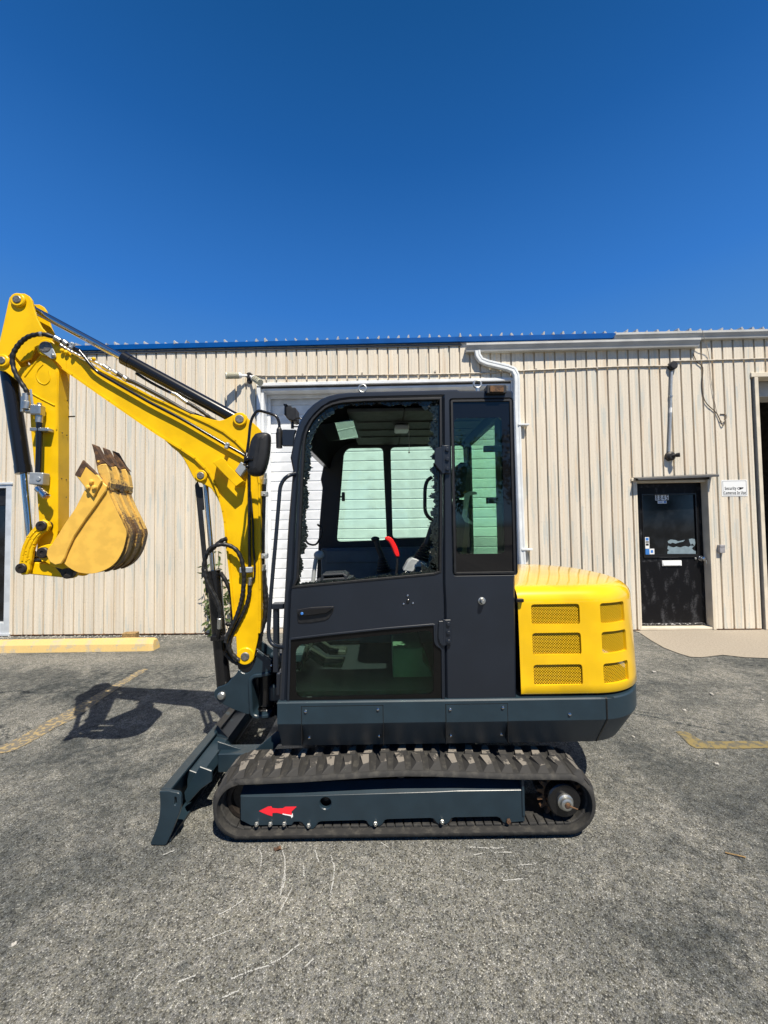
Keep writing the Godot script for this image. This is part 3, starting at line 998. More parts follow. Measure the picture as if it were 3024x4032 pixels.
func entrance(t: Node):
	var st := mb()
	var a := 3.735
	var b := 4.755
	# cream jambs, sloped rain cap, threshold
	span(st, Vector3(a - 0.03, 0.012, -0.13), Vector3(a, 2.20, 0.034), 0.003)
	span(st, Vector3(b, 0.012, -0.13), Vector3(b + 0.035, 2.20, 0.034), 0.003)
	span(st, Vector3(a - 0.0, 2.165, -0.13), Vector3(b, 2.20, 0.002), 0.003)
	span(st, Vector3(a - 0.09, 2.19, 0.0), Vector3(a - 0.03, 2.235, 0.05), 0.003)
	obj("door_frame", st, M.trim, t)
	st = mb()
	box(st, Vector3((a + b) * 0.5 + 0.01, 2.248, 0.075), Vector3(b - a + 0.13, 0.012, 0.15), 0.003, Basis(Vector3(0, 0, 1), 0.03) * Basis(Vector3(1, 0, 0), 0.22))
	box(st, Vector3((a + b) * 0.5 + 0.01, 2.222, 0.146), Vector3(b - a + 0.13, 0.03, 0.008), 0.002, Basis(Vector3(0, 0, 1), 0.03))
	obj("rain_cap", st, M.cap_grey, t)
	st = mb()
	span(st, Vector3(a, 0.012, -0.13), Vector3(b, 0.045, 0.02), 0.003)
	obj("threshold", st, M.trim, t)
	var z := -0.085
	var w0 := Vector2(3.875, 1.0931)
	var w1 := Vector2(4.6597, 1.996)
	st = mb()
	plate(st, rrect(a + 0.006, 0.05, b - 0.006, 2.16, 0.004, 1), z, z - 0.045, 0.003, [rrect(w0.x, w0.y, w1.x, w1.y, 0.01, 2)])
	var d := obj("entrance_door", st, M.door_black, t)
	st = mb()
	plate(st, rrect(w0.x - 0.012, w0.y - 0.012, w1.x + 0.012, w1.y + 0.012, 0.008, 2), z + 0.010, z + 0.002, 0.002, [rrect(w0.x + 0.008, w0.y + 0.008, w1.x - 0.008, w1.y - 0.008, 0.006, 2)])
	span(st, Vector3(w0.x - 0.01, w0.y - 0.04, z), Vector3(w1.x + 0.01, w0.y - 0.014, z + 0.018), 0.003)
	obj("window_frame", st, M.black, d)
	st = mb()
	plate(st, rrect(w0.x - 0.004, w0.y - 0.004, w1.x + 0.004, w1.y + 0.004, 0.01, 2), z - 0.012, z - 0.02, 0.001)
	obj("door_window", st, M.door_glass, d)
	var gz := z - 0.0105
	# torn remains of a notice behind the lower half of the glass
	st = mb()
	plate(st, pv([4.2242, 1.1065, 4.2299, 1.1449, 4.2544, 1.1588, 4.2271, 1.1805, 4.2388, 1.2302, 4.2775, 1.2112, 4.3221, 1.2007, 4.362, 1.2144, 4.4177, 1.1994, 4.4888, 1.2199, 4.5444, 1.2049, 4.5733, 1.2259, 4.6221, 1.2182, 4.5884, 1.183, 4.6126, 1.1543, 4.6471, 1.1396, 4.6413, 1.1013]), gz + 0.0012, gz, 0.0)
	plate(st, pv([4.2356, 1.2944, 4.2816, 1.3195, 4.3516, 1.31, 4.3932, 1.2924, 4.4499, 1.303, 4.4924, 1.311, 4.4632, 1.2843, 4.4065, 1.2737, 4.3496, 1.2573, 4.308, 1.2721, 4.2793, 1.2582, 4.2444, 1.2658]), gz + 0.0012, gz, 0.0)
	plate(st, pv([4.549, 1.3217, 4.5985, 1.3296, 4.6361, 1.3205, 4.6421, 1.2606, 4.6292, 1.2181, 4.5997, 1.2541, 4.5737, 1.2359, 4.5584, 1.276]), gz + 0.0012, gz, 0.0)
	obj("torn_notice", st, M.old_paper, d)
	for q in [[378, 838, 416, 958], [421, 958, 470, 1017]]:
		var p0 := Vector2.ZERO
		var p1 := Vector2.ZERO
		if q[0] == 378:
			p0 = Vector2(3.9042, 1.1878)
			p1 = Vector2(3.9639, 1.3582)
		else:
			p0 = Vector2(3.9617, 1.103)
			p1 = Vector2(4.0337, 1.1861)
		st = mb()
		plate(st, rrect(p0.x, p0.y, p1.x, p1.y, 0.003, 2), gz + 0.0015, gz, 0.0)
		var s := obj("sticker", st, M.white_paper, d)
		st = mb()
		var c := (p0 + p1) * 0.5
		if q[0] == 378:
			plate(st, rrect(p0.x + 0.008, p1.y - 0.05, p1.x - 0.008, p1.y - 0.008, 0.002, 2), gz + 0.0025, gz + 0.0016, 0.0)
		else:
			plate(st, rrect(c.x - 0.018, c.y - 0.02, c.x + 0.018, c.y + 0.02, 0.002, 2), gz + 0.0025, gz + 0.0016, 0.0)
		obj("print", st, M.blue_print, s)
		if q[0] == 378:
			st = mb()
			plate(st, rrect(p0.x + 0.006, c.y + 0.004, p1.x - 0.006, c.y + 0.024, 0.002, 2), gz + 0.0025, gz + 0.0016, 0.0)
			plate(st, rrect(p0.x + 0.008, c.y - 0.04, p1.x - 0.010, c.y - 0.008, 0.002, 2), gz + 0.0025, gz + 0.0016, 0.0)
			obj("print", st, M.black_print, s)
	st = mb()
	var b0 := Vector2(3.9038, 1.0995)
	var b1 := Vector2(3.9632, 1.1842)
	plate(st, rrect(b0.x, b0.y, b1.x, b1.y, 0.003, 2), gz + 0.0015, gz, 0.0)
	obj("sticker", st, M.blue_print, d)
	# house number: four digit tiles in a row, and a small label under them
	b0 = Vector2(4.0759, 1.9079)
	b1 = Vector2(4.2754, 1.991)
	for k in 4:
		var e0 := lerpf(b0.x, b1.x, k / 4.0) + 0.001
		var e1 := lerpf(b0.x, b1.x, (k + 1) / 4.0) - 0.001
		st = mb()
		plate(st, rrect(e0, b0.y + 0.004 * (k % 2), e1, b1.y + 0.003 * (k / 2), 0.002, 2), gz + 0.0016, gz, 0.0)
		var s := obj("number_tile", st, M.white_paper, d)
		lettering("digit", "8845"[k], 0.070, Vector3((e0 + e1) * 0.5, (b0.y + b1.y) * 0.5, gz + 0.0016), s, M.black_print, "Droid Sans", 0.66)
	st = mb()
	b0 = Vector2(4.1108, 1.8599)
	b1 = Vector2(4.2425, 1.9053)
	plate(st, rrect(b0.x, b0.y, b1.x, b1.y - 0.004, 0.002, 2), gz + 0.0014, gz, 0.0)
	var lb := obj("sticker", st, M.white_paper, d)
	st = mb()
	plate(st, disc(Vector2(b1.x - 0.024, (b0.y + b1.y) * 0.5), 0.016, 16), gz + 0.0024, gz + 0.0015, 0.0)
	plate(st, rrect(b0.x + 0.01, b0.y + 0.016, b0.x + 0.07, b0.y + 0.026, 0.002, 2), gz + 0.0024, gz + 0.0015, 0.0)
	obj("print", st, M.blue_print, lb)
	# mail slot, lock and knob with a key in it
	b0 = Vector2(4.1297, 0.9272)
	b1 = Vector2(4.416, 1.0088)
	st = mb()
	plate(st, rrect(b0.x, b0.y, b1.x, b1.y, 0.008, 3), z + 0.012, z, 0.003)
	box(st, Vector3((b0.x + b1.x) * 0.5, (b0.y + b1.y) * 0.5 - 0.004, z + 0.016), Vector3(b1.x - b0.x - 0.02, b1.y - b0.y - 0.026, 0.006), 0.002, Basis(Vector3(1, 0, 0), -0.12))
	obj("mail_slot", st, M.white_paper, d)
	var kb := Vector2(4.7051, 1.0335)
	st = mb()
	lathe(st, v3(kb, z), Vector3(0, 0, 1), [[0, 0.04], [0.006, 0.04], [0.01, 0.016], [0.03, 0.014], [0.036, 0.026], [0.052, 0.034], [0.068, 0.028], [0.074, 0.012], [0.074, 0.0]], 20)
	obj("door_knob", st, M.chrome, d)
	st = mb()
	var lk := Vector2(4.6242, 1.0346)
	lathe(st, v3(lk, z), Vector3(0, 0, 1), [[0, 0.016], [0.012, 0.016], [0.016, 0.012], [0.016, 0.0]], 16)
	bar(st, v3(kb, z + 0.07) + Vector3(0.02, -0.02, 0), v3(kb, z + 0.075) + Vector3(0.024, -0.075, 0), 0.014, 0.004, Vector3(0, 0, 1), 0.001)
	obj("lock", st, M.zinc, d)
	st = mb()
	span(st, Vector3(a + 0.01, 0.052, z), Vector3(b - 0.01, 0.085, z + 0.012), 0.003)
	obj("kick_plate", st, M.worn_black, d)

func storefront(t: Node):
	var st := mb()
	var a := -5.665
	for q in [[-5.755, a, 0.05, 2.29], [-7.35, -7.27, 0.05, 2.29]]: span(st, Vector3(q[0], q[2], -0.12), Vector3(q[1], q[3], 0.036), 0.003)
	span(st, Vector3(-7.268, 2.24, -0.12), Vector3(-5.757, 2.29, 0.034), 0.003)
	span(st, Vector3(-7.268, 0.05, -0.12), Vector3(-5.757, 0.20, 0.034), 0.003)
	span(st, Vector3(-7.42, 0.012, -0.12), Vector3(a + 0.02, 0.049, 0.05), 0.003)
	span(st, Vector3(-7.42, 2.291, -0.02), Vector3(a + 0.02, 2.325, 0.05), 0.003)
	var f := obj("storefront_window", st, M.alu, t)
	st = mb()
	span(st, Vector3(-7.266, 0.202, -0.075), Vector3(-5.759, 2.238, -0.067), 0.0)
	obj("pane", st, M.door_glass, f)
	st = mb()
	span(st, Vector3(-7.266, 1.98, -0.064), Vector3(-5.759, 2.238, -0.03), 0.003)
	obj("head_panel", st, M.plastic, f)

func bay(t: Node):
	# open bay at the end of the wall: cream corner trim, head, and a dark workshop with racking inside
	var st := mb()
	span(st, Vector3(5.485, 0.012, -0.15), Vector3(5.54, 3.70, 0.05), 0.003)
	span(st, Vector3(5.44, 3.70, -0.15), Vector3(8.63, 3.765, 0.052), 0.003)
	span(st, Vector3(8.58, 0.012, -0.15), Vector3(8.64, 3.698, 0.05), 0.003)
	obj("bay_frame", st, M.trim, t)
	st = mb()
	for k in 5: span(st, Vector3(5.23, 0.5 + k * 0.62, -4.2), Vector3(7.2, 0.54 + k * 0.62, -3.5), 0.004)
	for x in [5.26, 6.2, 7.15]:
		for z in [-4.17, -3.53]: span(st, Vector3(x - 0.03, 0.012, z - 0.03), Vector3(x + 0.03, 3.2, z + 0.03), 0.004)
	obj("storage_rack", st, M.rack_steel, t)
	st = mb()
	span(st, Vector3(5.545, 3.48, -0.5), Vector3(8.58, 3.72, -0.2), 0.01)
	obj("door_roll", st, M.gutter, t)

func lettering(called: String, text: String, height: float, at: Vector3, parent: Node, m: Material, font := "Droid Sans", squeeze := 1.0):
	var f := SystemFont.new()
	f.font_names = PackedStringArray([font])
	f.font_weight = 700
	var tm := TextMesh.new()
	tm.text = text
	tm.font = f
	tm.font_size = 64
	tm.pixel_size = height / 46.0
	tm.depth = 0.0008
	tm.curve_step = 1.0
	tm.material = m
	var o := MeshInstance3D.new()
	o.mesh = tm
	o.name = called
	parent.add_child(o, true)
	o.position = at
	o.scale = Vector3(squeeze, 1, 1)

func wall_frame() -> Transform3D:
	return Transform3D(Basis(Vector3.UP, -0.02040), Vector3(0, 0, -5.75))

func on_wall(called: String, label: String, category: String, group := "") -> Node3D:
	var o := thing(called, label, category, Vector3(0, 0, -5.75), -0.02040, group)
	return o

func wall_fittings():
	XF = Transform3D()
	# sign
	var t := on_wall("security_sign", "white rectangular security camera sign with black lettering right of the black door", "sign")
	var a := Vector2(4.9535, 1.944)
	var b := Vector2(5.3252, 2.185)
	var st := mb()
	plate(st, rrect(a.x, a.y, b.x, b.y, 0.012, 4), 0.036, 0.032, 0.001)
	obj("board", st, M.white_paper, t)
	st = mb()
	plate(st, rrect(a.x + 0.016, a.y + 0.016, b.x - 0.016, b.y - 0.014, 0.01, 4), 0.0368, 0.0361, 0.0, [rrect(a.x + 0.020, a.y + 0.020, b.x - 0.020, b.y - 0.018, 0.008, 4)])
	obj("border", st, M.black_print, t)
	var s := on_sign(Vector2(5.079, 2.0597))
	lettering("sign_text", "Security", 0.044, s, t, M.black_print, "Droid Sans", 0.70)
	s = on_sign(Vector2(5.138, 1.9943))
	lettering("sign_text", "Cameras In Use", 0.044, s, t, M.black_print, "Droid Sans", 0.70)
	var c := Vector2(5.1943, 2.0578)
	st = mb()
	plate(st, hull(c, 0.017, c + Vector2(0.028, 0.0), 0.017), 0.0368, 0.0361, 0.0, [disc(c + Vector2(0.002, 0), 0.011, 14)])
	plate(st, PackedVector2Array([c + Vector2(0.046, -0.012), c + Vector2(0.070, 0.004), c + Vector2(0.072, 0.016), c + Vector2(0.03, 0.016), c + Vector2(0.048, 0.008)]), 0.0368, 0.0361, 0.0)
	obj("camera_symbol", st, M.black_print, t)
	# small grey box
	t = on_wall("mail_box", "small grey metal box on the cream wall right of the door knob", "box")
	a = Vector2(4.8555, 1.1239)
	b = Vector2(4.9325, 1.2402)
	st = mb()
	span(st, Vector3(a.x, a.y, 0.03), Vector3(b.x, b.y, 0.078), 0.004)
	obj("case", st, M.grey_box, t)
	st = mb()
	span(st, Vector3(a.x + 0.004, b.y - 0.03, 0.0785), Vector3(b.x - 0.004, b.y - 0.003, 0.082), 0.002)
	obj("lid", st, M.grey_box, t)
	# twin flood lamp over the overhead door
	t = on_wall("flood_light", "twin cream floodlight lamps above the left corner of the overhead door", "light")
	st = mb()
	c = Vector2(-2.0012, 3.8735)
	lathe(st, v3(c, 0.028), Vector3(0, 0, 1), [[0, 0.052], [0.05, 0.052], [0.056, 0.044], [0.056, 0.0]], 20)
	lathe(st, v3(Vector2(-2.0056, 3.8061), 0.03), Vector3(0, 0, 1), [[0, 0.04], [0.03, 0.04], [0.034, 0.03], [0.034, 0.0]], 16)
	obj("junction_box", st, M.dark_fit, t)
	flood(t, v3(c, 0.08) + Vector3(-0.03, 0, 0), v3(Vector2(-2.2955, 3.8228), 0.22))
	flood(t, v3(c, 0.08) + Vector3(0.02, -0.01, 0), v3(Vector2(-1.7754, 3.6991), 0.25))
	# conduits
	t = on_wall("conduit", "long cream conduit running along the wall above the overhead door", "conduit")
	st = mb()
	tube(st, PackedVector3Array([v3(Vector2(-1.9367, 3.8892), 0.042), v3(Vector2(-1.4689, 3.87), 0.042), v3(Vector2(1.1192, 3.8455), 0.042), v3(Vector2(2.077, 3.8693), 0.042), v3(Vector2(3.4182, 3.8967), 0.042), v3(Vector2(4.2777, 3.8943), 0.042)]), 0.012, 8, 4)
	obj("pipe", st, M.conduit, t)
	st = mb()
	for q in [-1.2, -0.3, 0.8, 2.3, 3.2]: span(st, Vector3(q - 0.012, 3.87, 0.025), Vector3(q + 0.012, 3.90, 0.056), 0.002)
	obj("clip", st, M.conduit, t)
	t = on_wall("conduit", "cream conduit running right from the round box to the open bay", "conduit")
	st = mb()
	tube(st, PackedVector3Array([v3(Vector2(4.3172, 3.9635), 0.042), v3(Vector2(4.6762, 3.9647), 0.042), v3(Vector2(5.7005, 3.9714), 0.042), Vector3(8.8, 4.01, 0.042)]), 0.012, 8, 3)
	obj("pipe", st, M.conduit, t)
	t = on_wall("conduit", "grey conduit dropping straight down from the round box above the door", "conduit")
	st = mb()
	tube(st, PackedVector3Array([v3(Vector2(4.2851, 3.8037), 0.05), v3(Vector2(4.2601, 3.4363), 0.05), v3(Vector2(4.242, 3.1078), 0.05), v3(Vector2(4.203, 2.6129), 0.05)]), 0.018, 10, 3)
	obj("pipe", st, M.galv, t)
	st = mb()
	cyl(st, v3(Vector2(4.2606, 3.4514), 0.05), v3(Vector2(4.2596, 3.4232), 0.05), 0.024, 12)
	obj("coupling", st, M.zinc, t)
	st = mb()
	cyl(st, v3(Vector2(4.2517, 3.2653), 0.05), v3(Vector2(4.247, 3.1903), 0.05), 0.0195, 12)
	obj("tag", st, M.white_paper, t)
	t = on_wall("junction_box", "round dark junction box where the conduits meet on the wall", "junction box")
	st = mb()
	c = Vector2(4.2996, 3.89)
	lathe(st, v3(c, 0.028), Vector3(0, 0, 1), [[0, 0.062], [0.05, 0.062], [0.055, 0.056], [0.055, 0.05], [0.065, 0.046], [0.065, 0.0]], 22)
	obj("case", st, M.dark_fit, t)
	t = on_wall("wall_lamp", "small dark lamp fitting at the foot of the grey conduit above the door", "light")
	st = mb()
	c = Vector2(4.2134, 2.5456)
	lathe(st, v3(c, 0.028), Vector3(0, 0, 1), [[0, 0.066], [0.05, 0.066], [0.056, 0.058], [0.07, 0.04], [0.07, 0.0]], 22)
	obj("base", st, M.dark_fit, t)
	st = mb()
	lathe(st, v3(c, 0.08), Vector3(0.75, 0.06, 0.65), [[0, 0.0], [0, 0.022], [0.05, 0.022], [0.06, 0.03], [0.10, 0.032], [0.10, 0.025], [0.08, 0.02], [0.08, 0.0]], 16)
	obj("socket", st, M.dark_fit, t)
	# loose cables
	t = on_wall("loose_cable", "thin pale cable hanging from the gutter down the wall", "cable")
	st = mb()
	tube(st, PackedVector3Array([v3(Vector2(4.6791, 4.3646), 0.15), v3(Vector2(4.7267, 4.2517), 0.12), v3(Vector2(4.8381, 4.037), 0.05), v3(Vector2(4.8596, 3.6608), 0.045), v3(Vector2(4.9175, 3.2083), 0.045), v3(Vector2(4.9529, 3.0951), 0.045), v3(Vector2(5.0017, 3.0418), 0.045), v3(Vector2(5.0586, 3.093), 0.045), v3(Vector2(5.061, 3.1492), 0.045)]), 0.004, 6, 5)
	obj("strand", st, M.conduit, t)
	t = on_wall("loose_cable", "dark brown cable looping across the wall right of the round box", "cable")
	st = mb()
	tube(st, PackedVector3Array([v3(Vector2(4.6157, 4.0729), 0.04), v3(Vector2(4.6641, 3.9486), 0.045), v3(Vector2(4.7465, 3.8521), 0.045), v3(Vector2(4.7284, 3.6278), 0.04), v3(Vector2(4.7391, 3.439), 0.04), v3(Vector2(4.7835, 3.3158), 0.045), v3(Vector2(4.9201, 3.1722), 0.045), v3(Vector2(4.9694, 3.04), 0.05), v3(Vector2(5.0, 2.987), 0.05), v3(Vector2(5.0336, 3.0481), 0.045), v3(Vector2(5.0433, 3.1472), 0.04), v3(Vector2(4.9744, 3.1598), 0.04)]), 0.006, 6, 5)
	obj("strand", st, M.wire, t)

func on_sign(p: Vector2) -> Vector3:
	return v3(p, 0.0365)

func flood(t: Node, from: Vector3, tip: Vector3):
	var d := (tip - from).normalized()
	var st := mb()
	var l := from.distance_to(tip)
	cyl(st, from, from + d * (l * 0.35), 0.016, 12)
	lathe(st, from + d * (l * 0.26), d, [[0, 0.0], [0, 0.03], [0.015, 0.042], [l * 0.14, 0.045], [l * 0.14, 0.0]], 18)
	var lamp := obj("lamp_holder", st, M.white_paper, t)
	st = mb()
	lathe(st, from + d * (l * 0.40), d, [[0, 0.0], [0, 0.038], [l * 0.55, 0.040], [l * 0.55, 0.0]], 18)
	obj("lamp_body", st, M.lamp_fin, lamp)
	st = mb()
	var b := frame_of(d)
	for k in 14:
		var e := b.x * cos(TAU * k / 14) + b.y * sin(TAU * k / 14)
		bar(st, from + d * (l * 0.40) + e * 0.042, from + d * (l * 0.95) + e * 0.044, 0.009, 0.006, e, 0.001)
	lathe(st, from + d * (l * 0.95), d, [[0, 0.0], [0, 0.05], [l * 0.05, 0.05], [l * 0.06, 0.045], [l * 0.06, 0.0]], 20)
	obj("lamp_cap", st, M.lamp_cream, lamp)

# ------------------------------------------------------------------ excavator
const BOOM := Transform3D(Basis(Vector3(cos(0.12217), 0, -sin(0.12217)), Vector3(0, 1, 0), Vector3(sin(0.12217), 0, cos(0.12217))), Vector3(-0.8932, 0, -2.47))

func excavator():
	var t := thing("mini_excavator", "yellow and dark grey tracked mini excavator with a shattered cab door window", "excavator", Vector3(0.1, 0, -2.72))
	XF = Transform3D()
	undercarriage(t)
	blade(t)
	base(t)
	hood(t)
	cab(t)
	cab_inside(t)
	swing_bracket(t)
	XF = BOOM
	boom(t)
	arm(t)
	bucket(t)
	XF = Transform3D()
	hoses(t)
	mirror_and_rails(t)

func screw(st: SurfaceTool, c: Vector3, r: float, h := 0.006):
	lathe(st, c, Vector3(0, 0, 1), [[0, r], [h * 0.4, r], [h * 0.8, r * 0.75], [h, r * 0.35], [h, 0.0]], 12)

func loop_path() -> PackedVector2Array:
	# outer face of the track belt seen from the side, clockwise from the front
	var p := PackedVector2Array()
	var f := Vector2(-0.740, 0.170)
	var r := Vector2(0.905, 0.172)
	for k in 15:
		var a := deg_to_rad(268.0 - k * 176.0 / 14.0)
		p.append(f + Vector2(cos(a), sin(a)) * 0.148)
	for q in [[-0.45, 0.326], [-0.18, 0.340], [0.08, 0.349], [0.36, 0.340], [0.62, 0.326]]: p.append(Vector2(q[0], q[1]))
	for k in 15:
		var a := deg_to_rad(92.0 - k * 180.0 / 14.0)
		p.append(r + Vector2(cos(a), sin(a)) * 0.148)
	for k in 7: p.append(Vector2(0.70 - k * 0.20, 0.023))
	return p

func along(p: PackedVector2Array, d: float) -> Array:   # point and heading at a distance along a closed path
	var n := p.size()
	var i := 0
	while true:
		var l := p[i % n].distance_to(p[(i + 1) % n])
		if d <= l or i > n * 3:
			var t := clampf(d / maxf(l, 1e-6), 0, 1)
			var dir := (p[(i + 1) % n] - p[i % n]).normalized()
			var prev := (p[i % n] - p[(i + n - 1) % n]).normalized()
			var next := (p[(i + 2) % n] - p[(i + 1) % n]).normalized()
			return [p[i % n].lerp(p[(i + 1) % n], t), (prev.lerp(dir, 0.5 + t * 0.5) if t < 0.5 else dir.lerp(next, t - 0.5)).normalized()]
		d -= l
		i += 1
	return []

func undercarriage(t: Node):
	var p := smooth2(loop_path(), 2)
	var total := 0.0
	for i in p.size(): total += p[i].distance_to(p[(i + 1) % p.size()])
	M.lug.uv1_world_triplanar = true
	M.rubber.uv1_world_triplanar = true
	for side in 2:
		var z1 := -1.985 if side == 0 else -3.175
		var z0 := z1 - 0.275
		var st := mb()
		# belt: outer and inner skins with rounded rims
		var outer := turned(p, true)
		var inner := moved(outer, -0.022)
		var o2 := moved(outer, -0.005)
		var n := p.size()
		for i in n:
			var j := (i + 1) % n
			var e := outer[j] - outer[i]
			var out := Vector3(e.y, -e.x, 0).normalized()
			st.set_smooth_group(1)
			quad(st, v3(outer[i], z1 - 0.012), v3(outer[j], z1 - 0.012), v3(outer[j], z0 + 0.012), v3(outer[i], z0 + 0.012), out)
			st.set_smooth_group(2)
			quad(st, v3(inner[i], z1), v3(inner[j], z1), v3(inner[j], z0), v3(inner[i], z0), -out)
			st.set_smooth_group(3)
			for s in [[z1, -0.012, 1.0], [z0, 0.012, -1.0]]:
				quad(st, v3(outer[i], s[0] + s[1]), v3(outer[j], s[0] + s[1]), v3(o2[j], s[0]), v3(o2[i], s[0]), out + Vector3(0, 0, s[2]))
				quad(st, v3(o2[i], s[0]), v3(o2[j], s[0]), v3(inner[j], s[0]), v3(inner[i], s[0]), Vector3(0, 0, s[2]))
		st.set_smooth_group(-1)
		var belt := obj("rubber_track", st, M.rubber, t)
		var lugs := 46
		if side == 0:
			for row in 2:
				var keep := ORG
				ORG = Vector3.ZERO
				var lm := mb()
				# slanted block: wide foot at the belt, flat worn top
				var s := 1.0 if row == 0 else -1.0
				var foot := [Vector3(-0.034, 0, 0.125), Vector3(0.030, 0, 0.125), Vector3(0.036, 0, 0.0), Vector3(-0.030, 0, 0.0)]
				var top := [Vector3(-0.004, 0.020, 0.092), Vector3(0.026, 0.020, 0.080), Vector3(0.022, 0.020, 0.006), Vector3(-0.024, 0.020, 0.006)]
				for q in 4:
					foot[q].z *= s
					top[q].z *= s
				for q in 4:
					var q2 := (q + 1) % 4
					var mid: Vector3 = (foot[q] + foot[q2] + top[q] + top[q2]) * 0.25 - Vector3(0, 0.01, 0.06 * s)
					quad(lm, foot[q], foot[q2], top[q2], top[q], mid * Vector3(1, 0.3, 1))
				lm.generate_normals()
				var lug_mesh := lm.commit()
				lm = mb()
				quad(lm, top[0], top[1], top[2], top[3], Vector3.UP)
				lm.generate_normals()
				lug_mesh = lm.commit(lug_mesh)
				lug_mesh.surface_set_material(0, M.rubber_lug)
				lug_mesh.surface_set_material(1, M.lug)
				ORG = keep
				for k in lugs:
					var a := along(outer, fposmod(-(k + row * 0.18) * total / lugs, total))
					var d: Vector2 = -a[1]
					var x := Vector3(d.x, d.y, 0)
					var y := Vector3(-d.y, d.x, 0)
					var pos := v3(a[0], (z1 - 0.14)) - y * 0.001
					shared("lug", lug_mesh, belt, Transform3D(Basis(x, y, Vector3(0, 0, 1)), pos - ORG))
			var im := mb()
			var keep2 := ORG
			ORG = Vector3.ZERO
			box(im, Vector3(0, 0.006, 0), Vector3(0.040, 0.014, 0.07), 0.003)
			im.generate_normals()
			var link_mesh := im.commit()
			link_mesh.surface_set_material(0, M.rubber)
			ORG = keep2
			for k in lugs * 2:
				var a := along(outer, fposmod(k * total / (lugs * 2), total))
				var d: Vector2 = a[1]
				var y := Vector3(-d.y, d.x, 0)
				shared("inner_lug", link_mesh, belt, Transform3D(Basis(Vector3(d.x, d.y, 0), y, Vector3(0, 0, 1)), v3(a[0], z1 - 0.075) + y * 0.022 - ORG))
		else:
			st = mb()
			for k in lugs:
				var a := along(outer, k * total / lugs)
				var d: Vector2 = a[1]
				box(st, v3(a[0], (z1 + z0) * 0.5) + Vector3(d.y, -d.x, 0) * 0.012, Vector3(0.05, 0.028, 0.22), 0.004, Basis(Vector3(d.x, d.y, 0), Vector3(-d.y, d.x, 0), Vector3(0, 0, 1)))
			var far := obj("lug", st, M.lug, belt)
			far.set_meta("kind", "stuff")
		# wheels
		var zc := z1 - 0.137
		st = mb()
		lathe(st, Vector3(-0.740, 0.170, zc - 0.055), Vector3(0, 0, 1), [[0, 0.0], [0, 0.105], [0.01, 0.118], [0.04, 0.118], [0.05, 0.105], [0.06, 0.105], [0.07, 0.118], [0.10, 0.118], [0.11, 0.105], [0.112, 0.085], [0.09, 0.08], [0.09, 0.045], [0.112, 0.04], [0.112, 0.0]], 36)
		obj("idler_wheel", st, M.bolt_dark, t)
		st = mb()
		var teeth := PackedVector2Array()
		for k in 17:
			for q in [[-0.30, 0.098], [-0.16, 0.122], [0.0, 0.126], [0.16, 0.122], [0.30, 0.098], [0.5, 0.092]]:
				var a: float = TAU * (k + q[0]) / 17.0
				teeth.append(Vector2(0.905, 0.172) + Vector2(cos(a), sin(a)) * q[1])
		plate(st, teeth, zc + 0.055, zc + 0.025, 0.002)
		var sp := obj("drive_sprocket", st, M.rust, t)
		st = mb()
		lathe(st, Vector3(0.905, 0.172, zc - 0.08), Vector3(0, 0, 1), [[0, 0.0], [0, 0.098], [0.10, 0.098], [0.108, 0.09], [0.108, 0.085], [0.18, 0.085], [0.186, 0.079], [0.186, 0.0]], 40)
		var hub := obj("drive_hub", st, M.black, t)
		st = mb()
		lathe(st, Vector3(0.905, 0.172, zc + 0.1055), Vector3(0, 0, 1), [[0, 0.0], [0, 0.040], [0.012, 0.040], [0.016, 0.034], [0.016, 0.03], [0.03, 0.03], [0.034, 0.022], [0.034, 0.016], [0.026, 0.015], [0.026, 0.0]], 6 * 4)
		obj("hub_nut", st, M.zinc, hub)
		st = mb()
		cyl(st, Vector3(0.905, 0.172, zc + 0.13), Vector3(0.905, 0.172, zc + 0.142), 0.014, 12)
		bar(st, Vector3(0.915, 0.170, zc + 0.141), Vector3(0.952, 0.160, zc + 0.147), 0.005, 0.005, Vector3(0, 0, 1), 0.001)
		obj("cotter_pin", st, M.rust, hub)
		for k in 4:
			st = mb()
			var x: float = [-0.413, -0.067, 0.279, 0.623][k]
			lathe(st, Vector3(x, 0.098, zc - 0.01), Vector3(0, 0, 1), [[0, 0.0], [0, 0.052], [0.03, 0.056], [0.035, 0.042], [0.07, 0.042], [0.075, 0.056], [0.105, 0.052], [0.105, 0.02], [0.11, 0.0]], 24)
			obj("track_roller", st, M.bolt_dark, t)
		st = mb()
		lathe(st, Vector3(0.07, 0.300, zc - 0.04), Vector3(0, 0, 1), [[0, 0.0], [0, 0.034], [0.10, 0.034], [0.105, 0.028], [0.105, 0.0]], 20)
		obj("carrier_roller", st, M.black, t)
		# frame: long folded side plate with scalloped lower edge
		st = mb()
